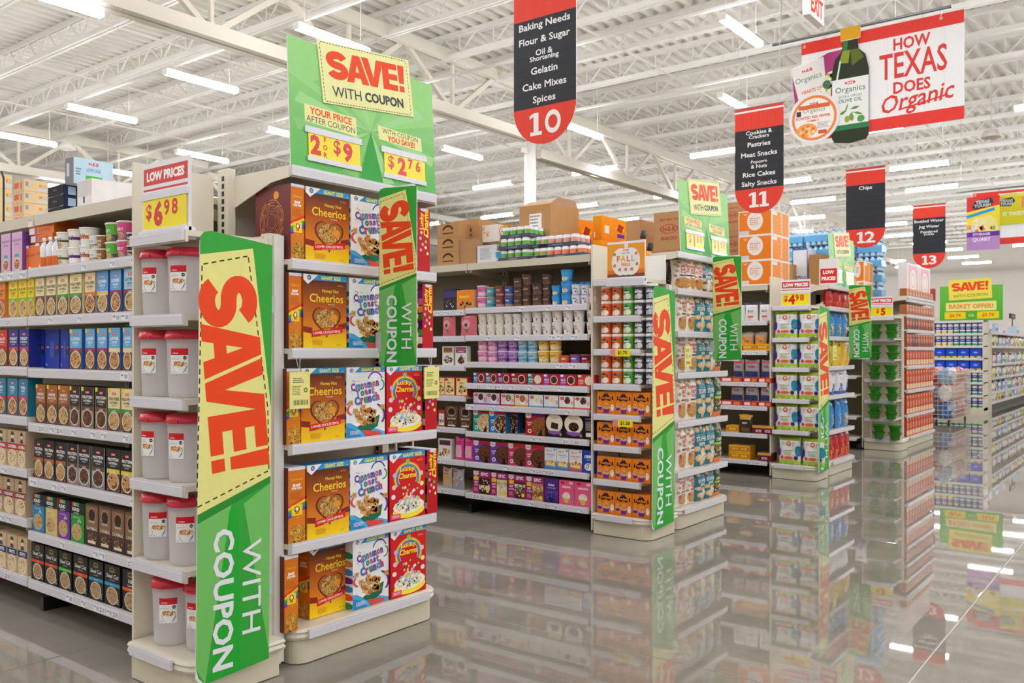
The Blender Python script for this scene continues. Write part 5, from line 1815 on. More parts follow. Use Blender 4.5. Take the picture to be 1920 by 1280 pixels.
low_price(5.47, 1139, 1209, 452, 528, 'autumn sign with white pumpkin shape above the frosting cans', None, kind=1)
P498 = [('$', .14, .5, .06, .03), ('4', .36, .74, 0, .05), ('9', .56, .46, .14, .03), ('8', .74, .46, .14, .03)]
low_price(9.02, 1465, 1519, 524, 577, 'low prices sign showing 4.98 above the popcorn bags', P498)
low_price(12.24, 1630, 1674, 556, 596, 'low prices sign showing 5 above the green bowls', [('$', .35, .5, .06, .03), ('5', .6, .74, 0, .05)])
# plain white upstands beside these signs
def small_tag(X, u, v, txt, lab):
    Y = yat(u, X); z = zat(v, X, Y)
    o = tag(MB().box(0, -.004, 0, .16, 0, .05, '#f6e21c').art((lambda a: (a.rect(0, 0, 1, 1, '#f6e21c'), a.rect(0, 0, .26, 1, '#e88a9a'), a.text(txt, .62, .5, .6, '#2a2a2a', .03, w=.6)) and a)(Art(.16, .05)), flat(.16, .05, .08, -.004, 0)).build('shelf_price_tag', 'card', None, (X, Y + .08, z), -PI / 2), lab, 'tag')
small_tag(5.42, 1163, 668, '$1.70', 'yellow shelf tag under the second row of frosting cans')
small_tag(5.42, 1168, 800, '$1.58', 'yellow shelf tag under the uppermost orange cake mix row')

# ---- aisle banners
def banner(x, num, rows, lab):
    w, h = .48, 1.02
    a = Art(w, h)
    a.rect(0, .2, 1, 1, '#e2402f')
    n = 16
    a.poly([(.5 + .5 * math.cos(PI + PI * i / n), .235 + .235 * math.sin(PI + PI * i / n)) for i in range(n + 1)], '#e2402f')
    for i in range(1, 6): a.rect(i / 6 - .003, .02 if 1 < i < 5 else .1, i / 6 + .003, 1, '#cf3526')
    a.rect(0, .955, 1, .972, '#f2f0ee')
    a.rect(0, .235, 1, .79, '#2d2e33')
    for i in range(1, 7): a.rect(0, .235 + .555 * i / 7 - .0015, 1, .235 + .555 * i / 7 + .0015, '#1c1d21')
    y = .742
    for r in rows:
        if '|' in r:
            p, q = r.split('|')
            a.text(p, .5, y + .018, .038, '#f0f0f2', .018, w=.8, stretch=1.15); a.text(q, .5, y - .022, .042 if 'g' in q else .034, '#f0f0f2', .018, w=.8, stretch=1.15); y -= .093
        else:
            a.text(r, .5, y, .058 if any(g in r for g in 'gypq') else .045, '#f0f0f2', .018, w=.92, stretch=1.16); y -= .093
        gx = .5 - {'10': .135, '11': .105}.get(num, .12)
    for k_, ch in enumerate(num):
        xx = gx + k_ * {'10': .235, '11': .21}.get(num, .205)
        if ch == '1':
            a.rect(xx - .035, .06, xx + .045, .2, '#f2f0ee'); a.rect(xx - .09, .06, xx + .1, .083, '#f2f0ee'); a.poly([(xx - .1, .165), (xx - .035, .178), (xx - .035, .2), (xx - .1, .185)], '#f2f0ee')
        elif ch == '0': a.ring(xx + .04, .13, .125, .42, '#f2f0ee', 24, ry=.072)
        else: a.text(ch, xx + .03, .13, .14, '#f2f0ee', .022, stretch=1.4)
    outl = [(w * (.5 + .5 * math.cos(PI + PI * i / n)), h * (.235 + .235 * math.sin(PI + PI * i / n))) for i in range(n + 1)] + [(w, h), (0, h)]
    s = sign('aisle_banner', lab, 'sign', (x, 3.43, 2.65), -PI / 2, outl, .006, a, 'aisle banners hanging from the roof')
    m = MB()
    m.tube((-.02, .003, h + .005), (w + .02, .003, h + .005), .01, '#b8b8b8', 8)
    m.build('rod', 'paint', s)
    for q in (.04, w - .04):
        m = MB()
        m.tube((q, .003, h + .01), (q, .003, HT - .08 - 2.65), .003, '#c8c8c8', 5)
        m.build('cable', 'paint', s)
banner(4.5, '10', ['Baking Needs', 'Flour & Sugar', 'Oil &|Shortening', 'Gelatin', 'Cake Mixes', 'Spices'], 'red and black aisle banner listing baking needs, flour and spices')
banner(8.03, '11', ['Cookies &|Crackers', 'Pastries', 'Meat Snacks', 'Popcorn|& Nuts', 'Rice Cakes', 'Salty Snacks'], 'red and black aisle banner listing cookies, pastries and salty snacks')
banner(11.56, '12', ['Chips'], 'red and black aisle banner with the single word Chips')
banner(15.09, '13', ['Bottled Water', 'Jug Water', 'Powdered|Drinks'], 'red and black aisle banner listing bottled water and jug water')

# ---- the wide hanging signs
def big_sign(X, u0, u1, v0, v1, lab, fn, cut, full=None):
    Y0_, Y1_ = yat(u0, X), (full if full is not None else yat(u1, X))
    w = Y0_ - Y1_
    zt, zb = zat(v0, X, Y0_), zat(v1, X, yat(u1, X))
    h = zt - zb
    a = Art(w, h)
    a.rect(0, 0, 1, 1, '#eeeef0')
    for i in range(1, 9): a.rect(i / 9 - .001, 0, i / 9 + .001, 1, '#d4d4da')
    a.rect(0, .88, 1, 1, '#e0392f'); a.rect(0, 0, 1, .12, '#e0392f')
    fn(a)
    for x in (.02, .87): a.ring(x, .96, .011, .5, '#c8b070', 10)
    s = sign('hanging_sign', lab, 'sign', (X, Y0_, zb), -PI / 2, R4(w, h), .008, a)
    m = MB()
    m.tube((-.36, .004, h + .06), (w * .93, .004, h + .06), .018, '#8f969c', 8)
    m.build('pipe', 'metal', s)
    for q in (.02 * w, .87 * w):
        m = MB()
        m.tube((q, .004, h * .95), (q, .004, h + .06), .006, '#c0c0c0', 5)
        m.build('hook', 'metal', s)
    for q in (-.25, w * .6):
        m = MB()
        m.tube((q, .004, h + .06), (q, .004, JZ - zb), .004, '#b8b8b8', 5)
        m.build('cable', 'metal', s)
    cut(s, w, h)
    return s


def tx(a):
    a.text('HOW', .70, .80, .115, '#d8372f', .03, rot=.0, w=.22, al='F')
    a.text('TEXAS', .705, .60, .25, '#d8372f', .015, w=.40, al='F')
    a.text('DOES', .70, .385, .115, '#d8372f', .03, w=.22, al='F')
    a.text('Organic', .71, .235, .22, '#d8372f', .012, shear=.3, rot=.1, w=.43)
    a.poly([(.62, .165), (.9, .235), (.91, .255), (.62, .18)], '#d8372f')


def txcut(s, w, h):
    def piece(nm, outl, y, art, x, z):
        m = MB()
        n = len(outl)
        board(m, outl, .006, '#f4f4f4', art)
        return m.build(nm, 'card', s, (x, y, z))
    # salad bag
    bw, bh = .72, .66
    a = Art(bw, bh)
    a.poly([(.02, .72), (.62, .98), (.98, 1), (.9, .5), (.6, .05), (.2, 0), (.08, .1)], '#a83a78')
    a.poly([(.0, .8), (.55, .93), (.62, .1), (.18, .02)], '#e6e4e2')
    a.text('H-E-B', .28, .74, .06, '#d8343a', .05, rot=.15); a.text('Organics', .30, .58, .13, '#4a7a4a', 0, rot=.15, w=.44)
    a.text('HEARTS OF', .36, .36, .07, '#d8742c', .03, rot=.12, w=.34); a.text('ROMAINE', .38, .26, .07, '#d8742c', .03, rot=.12, w=.3)
    a.flakes(.72, .38, .2, .26, 34, ['#b8d07a', '#d8e0a8', '#8ab04a', '#e8ead0'], .08, 4); a.ell(.6, .42, .07, None, '#4a6a5a', 12)
    piece('salad_bag_cutout', [(.01 * bw, .7 * bh), (.0, .82 * bh), (.55 * bw, .95 * bh), (.98 * bw, bh), (.9 * bw, .4 * bh), (.6 * bw, .02 * bh), (.15 * bw, 0)], -.012, a, -.13, .36)
    # oil bottle
    ow, oh = .43, 1.36
    P = [(.08, .02), (.5, 0), (.92, .02), (.99, .06), (.99, .62), (.9, .74), (.72, .8), (.7, .885), (.77, .89), (.77, .99), (.5, 1), (.24, .99), (.24, .89), (.3, .885), (.28, .8), (.1, .74), (.01, .62), (.01, .06)]
    a = Art(ow, oh)
    a.poly([(x, y) for x, y in P if y < .887], '#26301c')
    a.poly([(.24, .89), (.77, .89), (.77, .99), (.5, 1), (.24, .99)], '#e0a41c')
    a.poly([(.3, .8), (.5, .8), (.45, .69), (.2, .7)], '#8a9a2c'); a.poly([(.5, .8), (.72, .8), (.86, .72), (.55, .66)], '#5a6a1c'); a.poly([(.32, .88), (.44, .88), (.42, .8), (.3, .8)], '#3a7a3a')
    a.poly([(.12, .55), (.17, .55), (.26, .72), (.22, .72)], '#dfe6d8')
    a.rect(.02, .14, .98, .56, '#e8ebe8'); a.rect(.02, .12, .98, .165, '#2a7a4a')
    a.ell(.5, .52, .15, .014, '#d8343a', 12); a.text('H-E-B', .5, .52, .016, '#fff', .04)
    a.text('Organics', .5, .46, .065, '#2a5a3a', 0, w=.8); a.text('EXTRA VIRGIN', .5, .405, .022, '#5a8a6a', 0, w=.6); a.text('OLIVE OIL', .5, .37, .032, '#2a5a3a', .01, w=.66)
    for x, y, r_ in ((.3, .27, .5), (.5, .24, .9), (.62, .3, .2), (.4, .31, 1.2), (.7, .25, -.3)):
        a.poly([(x - .14 * math.cos(r_), y - .04 * math.sin(r_)), (x, y + .012), (x + .14 * math.cos(r_), y + .04 * math.sin(r_)), (x + .02, y - .014)], '#5a8a3a')
    a.ell(.42, .21, .07, .03, '#8aa83a', 10); a.ell(.54, .22, .06, .03, '#7a9a32', 10); a.ell(.78, .2, .1, .03, '#4a9a4a', 12)
    piece('oil_bottle_cutout', [(x * ow, y * oh) for x, y in P], -.02, a, .36, -.1)
    # round tub
    r = .31
    a = Art(2 * r, 2 * r)
    a.ell(.5, .5, .49, .49, '#e2e2e4', 32); a.ell(.5, .5, .43, .43, '#e8823a', 30); a.ell(.5, .5, .38, .38, '#eceae6', 30)
    a.rect(.2, .68, .8, .76, '#d8643a'); a.text('H-E-B', .5, .78, .05, '#d8343a', .05); a.text('Organics', .5, .64, .11, '#4a7a4a', 0, w=.5)
    a.text('ROASTED RED PEPPER', .48, .52, .055, '#d8502c', .03, w=.66); a.text('HUMMUS', .48, .45, .04, '#d8502c', .01, w=.3)
    a.lines(.56, .4, .24, .12, 5, '#9a9a9a', 2); a.ell(.36, .28, .2, .13, '#e8a04c', 16); a.flakes(.36, .27, .17, .1, 16, ['#f0b870', '#d8782c', '#f4cc94'], .05, 3); a.rect(.58, .18, .74, .25, '#d8502c'); a.rect(.16, .56, .25, .66, '#3a3a3a')
    piece('dip_tub_cutout', [(r + r * .98 * math.cos(2 * PI * i / 32), r + r * .98 * math.sin(2 * PI * i / 32)) for i in range(32)], -.03, a, -.15, -.05)
big_sign(10.5, 1503, 1808, 82, 222, 'wide white and red hanging sign about organic food with an oil bottle', tx, txcut)


def bagcut(s, w, h):
    bw, bh = .66, 1.2
    a = Art(bw, bh)
    a.rect(0, 0, 1, 1, '#f0dc2c')
    a.poly([(0, .72), (1, .82), (1, 1), (0, 1)], '#d8352c'); a.poly([(.15, .8), (.25, .92), (.75, .96), (.82, .88), (.72, .8), (.25, .76)], '#33363c')
    a.text('TEXAS', .48, .9, .06, '#d0d4d8', .04, w=.5, rot=.05); a.text('TOUGH', .48, .83, .06, '#d0d4d8', .04, w=.5, rot=.05)
    a.poly([(.0, .66), (.85, .78), (.85, .72), (0, .6)], '#2a9ad8'); a.poly([(0, .34), (.2, .58), (.7, .64), (.9, .55), (1, .3), (.1, .26)], '#efe28a')
    a.flakes(.3, .45, .26, .12, 14, ['#e8e4e0', '#e8643a', '#d0d4d8', '#f0a050'], .12, 2)
    a.text('40', .78, .4, .07, '#3a3a3a', .02); a.rect(0, .25, 1, .34, '#6a2a9a'); a.rect(0, 0, 1, .25, '#b88ac8')
    a.text('STORAGE', .45, .295, .05, '#f0e8f4', .03, w=.6); a.text('QUART', .45, .19, .08, '#f0e8f4', .03, w=.6)
    m = MB(); board(m, R4(bw, bh), .006, '#eee', a); m.build('storage_bag_box_cutout', 'card', s, (-.13, -.02, -.1))
    bw, bh = .6, .7
    a = Art(bw, bh)
    a.rect(0, 0, 1, .93, '#ccc41c'); a.ell(.5, .93, .5, .06, '#d8cc5a', 18); a.poly([(.0, .6), (.1, .82), (.45, .86), (.55, .74), (.4, .58)], '#33363c'); a.text('TEXAS', .27, .76, .09, '#d0d4d8', .03, w=.4); a.text('TOUGH', .27, .66, .09, '#d0d4d8', .03, w=.4)
    a.rect(.75, .5, 1, .85, '#d8864a'); a.text('3', .88, .75, .13, '#f0e8d0', .03); a.text('IT TWIST', .5, .34, .12, '#e8e4d0', .03, w=.7)
    m = MB(); board(m, R4(bw, bh), .006, '#eee', a); m.build('roll_pack_cutout', 'card', s, (.5, -.012, .42))
big_sign(22.0, 1825, 1920, 363, 455, 'hanging sign with storage bag box and yellow roll pack', lambda a: None, bagcut, 1.8)

# ---- exit sign under the roof, white box with red letters
XE = xat(1532, 3.2)
ZE = zat(38, XE, 3.2)
e = thing('exit_sign', 'white exit sign with red letters hanging near the roof', 'sign', (XE, 3.2, ZE))
m = MB(); m.box(-.24, 0, 0, .24, .08, .3, '#f2f2f2'); m.build('sign_box', 'card', e)
m = MB(); a = Art(.46, .28); a.text('EXIT', .5, .5, .7, '#f00', .03, w=.85, al='F'); m.art(a, flat(.46, .28, 0, 0, .01)); m.build('letters', 'exit', e)
m = MB(); m.tube((0, .03, .3), (0, .03, JZ - ZE), .008, '#eee', 6); m.build('stem', 'paint', e)
for i, (u, v, X) in enumerate(((126, 280, 9.5), (1858, 258, 19.5))):
    Y = yat(u, X); z = zat(v, X, Y)
    e = thing('ceiling_speaker', ('white round pendant speaker over the oatmeal gondola', 'grey round pendant speaker over the far aisles')[i], 'speaker', (X, Y, z))
    m = MB(); m.lathe([(.02, .16), (.12, .14), (.17, .04), (.18, 0)], '#ddd9cf', 18); m.build('bell', 'paint', e)
    m = MB(); m.tube((0, 0, .15), (0, 0, JZ - z), .008, '#ccc8be', 6); m.build('stem', 'paint', e)
# ================================================================== STOCKING THE SHELVES
WARN = []


def place(key, x, y, z, rz, label, group, sc=None):
    n = len(label.split())
    if n > 16 or n < 4: WARN.append(label)
    return put(key, (x, y, z + .0012), rz, label, group, sc)


def row(X, z, shelf, group, items, inset=.008, stack=1, anchor='aisle end', k0=0, dx=0.0, rows=1, jit=.0):
    """goods side by side on a shelf that faces -x. items: (kind, u of the far edge, u of the near edge[, stack[, extra inset]]), far to near"""
    n = len(items)
    for i, it in enumerate(items):
        key, u0, u1 = it[:3]
        st = it[3] if len(it) > 3 else stack
        ins = inset + (it[4] if len(it) > 4 else 0)
        k = SKU[key]
        xf = X + ins
        a, b = yat(u0, xf), yat(u1, xf)
        av = (a - b) * .985
        rnd = isinstance(k['parts'], list)
        sx = max(.7, min(1.25, av / k['w']))
        if rnd: sx = min(1.12, sx)
        for lv in range(st):
            for r in range(rows if i == n - 1 else 1):
                lab = k['desc'] + ', ' + ORD[n - i + k0] + ' from ' + anchor + ', ' + shelf
                if st > 1: lab = ('upper ' if lv == 1 and st == 2 else 'lower ' if lv == 0 else 'middle ' if lv == 1 else 'topmost ') + lab
                if r: lab = lab.replace(', ' + shelf, ', %s row back, ' % ORD[r + 1] + shelf)
                if rnd: loc = (xf + k['w'] / 2 * sx + r * k['w'] * 1.04 * sx, (a + b) / 2, z + lv * (k['h'] * sx + .0012))
                else: loc = (xf + r * k['d'] * 1.03 + random.uniform(0, .004), (a + b) / 2, z + lv * (k['h'] + .0012))
                place(key, loc[0], loc[1], loc[2], -PI / 2 + random.uniform(-1, 1) * jit, lab, group, (sx, sx, sx) if rnd else (sx, 1, 1))


def front(Y, z, shelf, group, items, anchor='the post', inset=.01, fit=True):
    """goods on a shelf that faces -y, left to right"""
    for i, it in enumerate(items):
        key, u0, u1 = it[:3]
        ins = inset + (it[3] if len(it) > 3 else 0)
        rz = it[4] if len(it) > 4 else 0
        k = SKU[key]
        a, b = xat(u0, Y + ins), xat(u1, Y + ins)
        sx = max(.75, min(1.2, (b - a) * .985 / k['w'])) if fit else 1
        lab = k['desc'] + ', ' + ORD[i + 1] + ' from ' + anchor + ', ' + shelf
        place(key, (a + b) / 2, Y + ins, z, rz, lab, group, (sx, 1, 1))


# ---------------------------------------------------------------- cereal endcap
CB = 'giant cereal boxes on the endcap'
front(2.99, EZ1[1], 'top cereal shelf', CB, [('maze', 545, 570, .0), ('honey', 572, 655, .004), ('crunch', 657, 731, .0), ('lucky_side', 783, 806, .01)])
front(2.99, EZ1[2], 'second cereal shelf', CB, [('honey_side', 541, 565, .0), ('honey', 568, 650, .0), ('crunch', 654, 727, .0), ('lucky', 728, 790, .03), ('lucky_side', 792, 812, .0)])
front(2.99, EZ1[3], 'third cereal shelf', CB, [('honey_side', 537, 563, .0), ('honey', 564, 647, .0), ('crunch', 649, 722, .0), ('lucky', 723, 793, .0), ('lucky_side', 797, 819, .0)])
front(2.99, EZ1[4], 'fourth cereal shelf', CB, [('honey_side', 540, 572, .0), ('honey', 575, 655, .0), ('crunch', 656, 727, .0), ('lucky', 728, 799, .0), ('lucky_side', 801, 820, .0)])
front(2.99, .156, 'bottom cereal shelf', CB, [('honey_side', 533, 559, -.005), ('honey', 580, 653, .06), ('crunch', 661, 729, .01), ('lucky', 732, 799, .0)])

# ---------------------------------------------------------------- food keepers
KG = 'clear food containers on the wing shelves'
kz = [z + .001 for z in WZ1[1:]] + [.156]
kp = [((1.99, 3.355), (2.005, 3.185)), ((1.985, 3.355), (2.0, 3.185)), ((1.985, 3.35), (2.0, 3.18)), ((1.99, 3.35), (2.0, 3.175)), ((2.0, 3.29), (2.04, 3.12))]
NM = ['top', 'second', 'third', 'fourth', 'bottom']
kr = [(-1.25, -1.1), (-1.2, -.95), (-1.35, -1.2), (-.75, -.7), (-.75, -1.15)]
for i in range(5):
    for j in range(2):
        x, y = kp[i][j]
        place('keeper', x, y, kz[i], kr[i][j], 'clear food container with red lid, %s, %s wing shelf' % ('beside the coupon board' if j else 'by the oat shelves', NM[i]), KG)

# ---------------------------------------------------------------- oatmeal gondola
X = GX1
OG = 'oatmeal boxes along the gondola'
T, F = 2, 3
row(X, GA1[1], 'top oat shelf', 'oatmeal cups', [('c_green', 100, 116), ('c_purple', 118, 141), ('c_orange', 142, 161), ('c_blue', 162, 175), ('c_brown', 176, 189), ('c_lime', 190, 210), ('c_pink', 211, 232), ('c_black', 233, 246), ('c_white', 247, 261)], stack=2, inset=.02)
row(X, GA1[2], 'second oat shelf', OG, [('o_crbrown', 65, 83), ('o_crbrown', 85, 104), ('o_crgreen', 106, 127), ('o_crgreen', 129, 155), ('o_crorange', 158, 179), ('o_blyellow', 181, 203), ('o_blmaroon', 205, 227), ('o_ltblue', 231, 255)])
row(X, GB1[2], 'second oat shelf, far bay', OG, [('o_orange', -12, 13), ('o_yellow', 15, 32), ('o_yellow', 34, 50), ('o_yellow', 51, 63)], anchor='bay edge')
row(X, GA1[3], 'third oat shelf', OG, [('case_blue', 60, 82, 1, .06), ('case_blue', 84, 111, 1, .05), ('case_blue', 113, 128, 1, .05), ('o_tagmaroon', 129, 153), ('o_tagmaroon', 158, 177), ('o_tagmaroon', 181, 201), ('o_tagcream', 203, 226), ('o_tagcream', 230, 248)])
row(X, GB1[3], 'third oat shelf, far bay', OG, [('o_red', -8, 14), ('o_navy', 15, 33), ('o_navy', 35, 53)], anchor='bay edge')
row(X, GA1[4], 'fourth oat shelf', OG, [('o_maple', 66, 85), ('o_maple', 86, 107), ('o_maple', 108, 129), ('o_prbrown', 130, 150), ('o_prbrown', 151, 175), ('o_prbrown', 177, 200), ('o_fiber', 201, 226), ('o_fiber', 227, 251)])
row(X, GB1[4], 'fourth oat shelf, far bay', OG, [('o_teal', -10, 12), ('o_teal', 14, 33), ('o_teal', 35, 52)], anchor='bay edge')
row(X, GA1[5], 'fifth oat shelf', OG, [('o_prorange', 63, 81), ('o_prorange', 82, 102), ('o_prorange', 103, 123), ('o_prcocoa', 124, 145), ('o_prcocoa', 146, 169), ('o_prcocoa', 171, 196), ('o_pryellow', 198, 224), ('o_pryellow', 226, 250)])
row(X, GB1[5], 'fifth oat shelf, far bay', OG, [('q_red', -8, 12), ('q_red', 13, 32), ('q_red', 33, 48)], anchor='bay edge')
row(X, GA1[6], 'sixth oat shelf', OG, [('k_blue', 61, 83), ('k_cream', 84, 106), ('k_purple', 108, 130), ('k_green', 131, 158), ('kodiak', 159, 183), ('kodiak', 184, 207), ('kodiak', 208, 233), ('kodiak', 234, 258)])
row(X, GB1[6], 'sixth oat shelf, far bay', OG, [('q_tan', -14, 5), ('q_tan', 6, 26), ('q_tan', 27, 48)], anchor='bay edge')
row(X, GA1[7], 'bottom oat shelf', OG, [('s_red', 59, 82), ('s_red', 83, 109), ('s_green', 110, 134), ('s_red', 135, 165), ('s_blue', 166, 193), ('s_blue', 194, 226), ('s_orange', 228, 259), ('s_orange', 260, 288)])
row(X, GB1[7], 'bottom oat shelf, far bay', OG, [('q_grits', -8, 12), ('q_grits', 13, 31), ('q_grits', 32, 50)], anchor='bay edge')
row(X, GB1[1], 'top oat shelf, far bay', OG, [('purple', 2, 20), ('purple', 21, 41)], anchor='bay edge')
row(X, GB1[1], 'top oat shelf, far bay', 'orange snack boxes', [('orange_up', 46, 66, 1, .02)], anchor='bay edge')
y_ = yat(64, X + .1) - .02
for i in range(3): place('orange_flat', X + .03, yat(78, X + .03), GA1[1] + .139 + i * .0395, -PI / 2 + .06 * i, 'flat orange snack box, %s of the pile beside the oatmeal cups' % ('lowest', 'middle', 'topmost')[i], 'orange snack boxes')
place('orange_up', X + .03, yat(80, X + .03) + .02, GA1[1], -PI / 2, 'upright orange snack box under the pile of flat boxes', 'orange snack boxes')
b = MB(); b.lathe([(.022, 0), (.024, .004), (.024, .05, '#e0702c'), (.024, .052), (.024, .095), (.012, .118), (.012, .122)], '#e6e6ec', 14)
l = MB(); l.lathe([(.014, .12), (.014, .138)], '#f4f4f6', 12)
reg('milkbottle', 'shaker_bottle', 'bottle', 'small clear shaker bottle with orange foot', [('bottle_body', b.data('bottle_body', 'gloss')), ('cap', l.data('cap', 'gloss'))], .05, .05, .138)
row(X - .0, GA1[1], 'top oat shelf', 'small shaker bottles', [('milkbottle', 70, 81), ('milkbottle', 82, 92), ('milkbottle', 93, 103)], anchor='the cups')

# stock on top of the oatmeal gondola
simple('white_case', 'cardboard_case', 'box', 'white', .2, .2, .2, '#e8e6e4')


def crate(key, desc, X, ul, uc, ur, vt, zb, lab, c, fn=None, rfn=None, group=None, name='cardboard_case', mat='kraft', flap=False, n=1, cat='box'):
    """a case whose near corner is seen at column uc, far ends at ul and ur, top corner at row vt"""
    Y = yat(uc, X)
    w = yat(ul, X) - Y
    d = max(.08, xat(ur, Y) - X)
    zt = zat(vt, X, Y)
    h = (zt - zb) / n
    kk = 'crate_%d' % len(SKU)
    case(kk, '', w, d, h, c, fn, rfn, name, mat, flap)
    for i in range(n):
        lb = lab if n == 1 else lab % (('lowest', 'topmost') if n == 2 else ('lowest', 'middle', 'topmost') if n == 3 else ('lowest', 'second', 'third', 'fourth', 'topmost'))[i]
        k = SKU[kk]; k['desc'] = lb
        place(kk, X, Y + w / 2, zb + i * (h + .0012), -PI / 2, lb, group)


zt = GA1[0]
def tidy(a): a.text('INSTANT', .75, .4, .07, '#9a98a8', 0, w=.2); a.lines(.62, .34, .25, .16, 4, '#c0bec8', 2)
crate(0, '', 2.2, 145, 172, 262, 334, zt, 'large white case with a lifted flap above the oatmeal cups', '#e6e4e6', lambda a: (a.rect(.05, .5, .98, .97, '#d6d4d6'), a.rect(.42, .3, .52, .5, '#1c2a3a')), tidy)
def blk(a): a.rect(0, .0, 1, 1, '#35343a'); a.poly([(0, .1), (.6, .05), (1, .2), (1, .12), (0, 0)], '#8a8a90'); a.text('QUICK', .45, .6, .2, '#8a8478', .01, w=.4)
def blks(a): a.rect(0, 0, 1, 1, '#26304a'); a.rect(.3, .15, .8, .85, '#a8c0d8')
crate(0, '', 2.22, 90, 119, 128, 346, zt, 'black printed case, %s of the pile beside the white case', '#35343a', blk, blks, 'black cases on the oatmeal gondola', n=3)
crate(0, '', 2.3, 120, 137, 146, 344, zt, 'grey brown case, %s of the stack behind the black cases', '#8a7a78', lambda a: (a.rect(0, 0, 1, 1, '#8a7c7a'), a.rect(.5, .2, .8, .9, '#d8d4d4'), a.rect(.2, .2, .4, .6, '#a85a5a')), lambda a: (a.rect(0, 0, 1, 1, '#2c3448')), 'grey cases on the oatmeal gondola', n=3)
def lowsug(a): a.rect(0, 0, 1, 1, '#bcd8e8'); a.text('H-E-B', .5, .82, .12, '#d8343a', .04); a.text('LOWER SUGAR', .5, .58, .14, '#6a7ab8', .02, w=.36); a.rect(.3, .1, .72, .36, '#4cb83a'); a.lines(.05, .6, .14, .3, 3, '#6a7a9a', 2)
crate(0, '', 2.235, 122, 138, 212, 294, zat(346, 2.22, yat(119, 2.22)) + .001, 'pale blue case with a green band lying across the piles', '#b0c4d0', lambda a: (a.rect(0, 0, 1, 1, '#8d8a92'), a.rect(.2, .3, .5, .8, '#d8d8dc')), lowsug)
def tanc(a): a.rect(0, 0, 1, 1, '#d8b894'); a.rect(.05, .3, .5, .8, '#d86a58'); a.rect(.65, .2, .8, .8, '#a8886a')
def tans(a): a.rect(0, 0, 1, 1, '#dcc29a'); a.rect(.05, .4, .18, .8, '#8a9ab0'); a.rect(.62, .45, .76, .7, '#d89a2c'); a.lines(.8, .7, .2, .5, 3, '#a8b0bc', 2); a.rect(.55, .1, .98, .35, '#c8ccd4')
crate(0, '', 2.45, 26, 45, 90, 337, zt, 'tan case with red panel, %s of the stack beyond the black cases', '#d8bc94', tanc, tans, 'tan cases on the oatmeal gondola', n=5)
crate(0, '', 2.5, -14, -8, 23, 326, zt, 'tan case with pale stripes, %s of the stack nearest the frame edge', '#dcc29c', tanc, tans, 'tan striped cases on the oatmeal gondola', n=5)
o = thing('wire_stand', 'black rounded wire frame standing on the oatmeal gondola', 'frame', (2.16, yat(-10, 2.16), zt))
m = MB()
pts = [(0, .06, 0), (0, .06, .3)] + [(0, .04 - .06 + .05 * math.cos(t * PI / 8) + .03, .3 + .05 * math.sin(t * PI / 8)) for t in range(1, 4)]
yy = yat(7, 2.16) - yat(-10, 2.16)
m.tube((0, yy, 0), (0, yy, .27), .006, '#1f2a28'); m.tube((0, yy, .27), (0, yy + .03, .31), .006, '#1f2a28'); m.tube((0, yy + .03, .31), (0, yy + .3, .315), .006, '#1f2a28'); m.tube((0, yy + .3, .315), (0, yy + .3, 0), .006, '#1f2a28')
m.build('hoop', 'gloss', o)
m = MB(); m.box(-.04, yy - .02, 0, .04, yy + .32, .006, '#1f2a28'); m.build('foot_plate', 'gloss', o)

# ---------------------------------------------------------------- baking gondola (aisle ten)
X = GX2
BG = 'baking goods of aisle ten'
def q4(*it): return [(k, 810 + a / 4, 810 + b / 4) + tuple(r) for k, a, b, *r in it]
def q3(*it): return [(k, 810 + a / 3.555, 810 + b / 3.555) + tuple(r) for k, a, b, *r in it]
row(X, GA2[1], 'top cake shelf', BG, q4(('t_pink', 322, 390), ('t_teal', 392, 455), ('t_rose', 457, 523), ('t_blue', 527, 592), ('t_brown', 597, 657, 3), ('t_brown', 660, 728, 3, .02), ('t_brown', 735, 806), ('t_brown', 810, 878, 3, .03), ('t_sky', 883, 947), ('t_sky', 950, 1027, 3), ('t_cow', 1030, 1097), ('t_cow', 1100, 1165), ('t_blush', 1168, 1217)), stack=2)
row(X + .09, GA2[1], 'top cake shelf, behind', BG, q4(('t_sky', 1036, 1068, 3), ('t_sky', 1090, 1130, 3), ('t_sky', 1140, 1180, 3)))
row(X, GA2[2], 'second cake shelf', BG, q4(('w_yellow', 328, 390), ('w_yellow', 393, 455), ('w_yellow', 457, 520), ('w_yellow', 523, 585), ('w_blue', 588, 650), ('w_blue', 652, 724), ('w_blue', 730, 803), ('w_blue', 807, 877), ('w_red', 880, 955), ('w_red', 962, 1037), ('w_red', 1042, 1120), ('w_red', 1142, 1216)), stack=2)
row(X, GA2[3], 'third cake shelf', BG, q3(('t_bright', 288, 352), ('t_bright', 357, 416), ('t_violet', 422, 487), ('t_violet', 492, 555), ('t_aqua', 557, 620), ('t_aqua', 622, 685), ('t_gold', 690, 760), ('t_gold', 766, 838), ('l_orange', 842, 902, 1), ('l_blue', 906, 973, 1), ('l_maroon', 977, 1045, 1), ('l_maroon', 1048, 1082, 1, .03)), stack=2)
row(X, GA2[4], 'fourth cake shelf', BG, q3(('m_blue', 275, 355), ('m_blue', 357, 437), ('m_violet', 439, 523), ('m_brown', 527, 633), ('m_teal', 637, 740), ('m_lilac', 742, 850), ('m_lilac', 853, 965), ('m_coral', 970, 1085)))
row(X, GA2[5], 'fifth cake shelf', BG, q3(('b_purple', 275, 360), ('b_purple', 362, 450), ('b_red', 458, 546), ('b_gold', 550, 643), ('b_blue', 646, 740), ('b_blue', 744, 841), ('b_white', 846, 943), ('b_white', 946, 1052), ('k_redkit', 1055, 1084, 1, .06)))
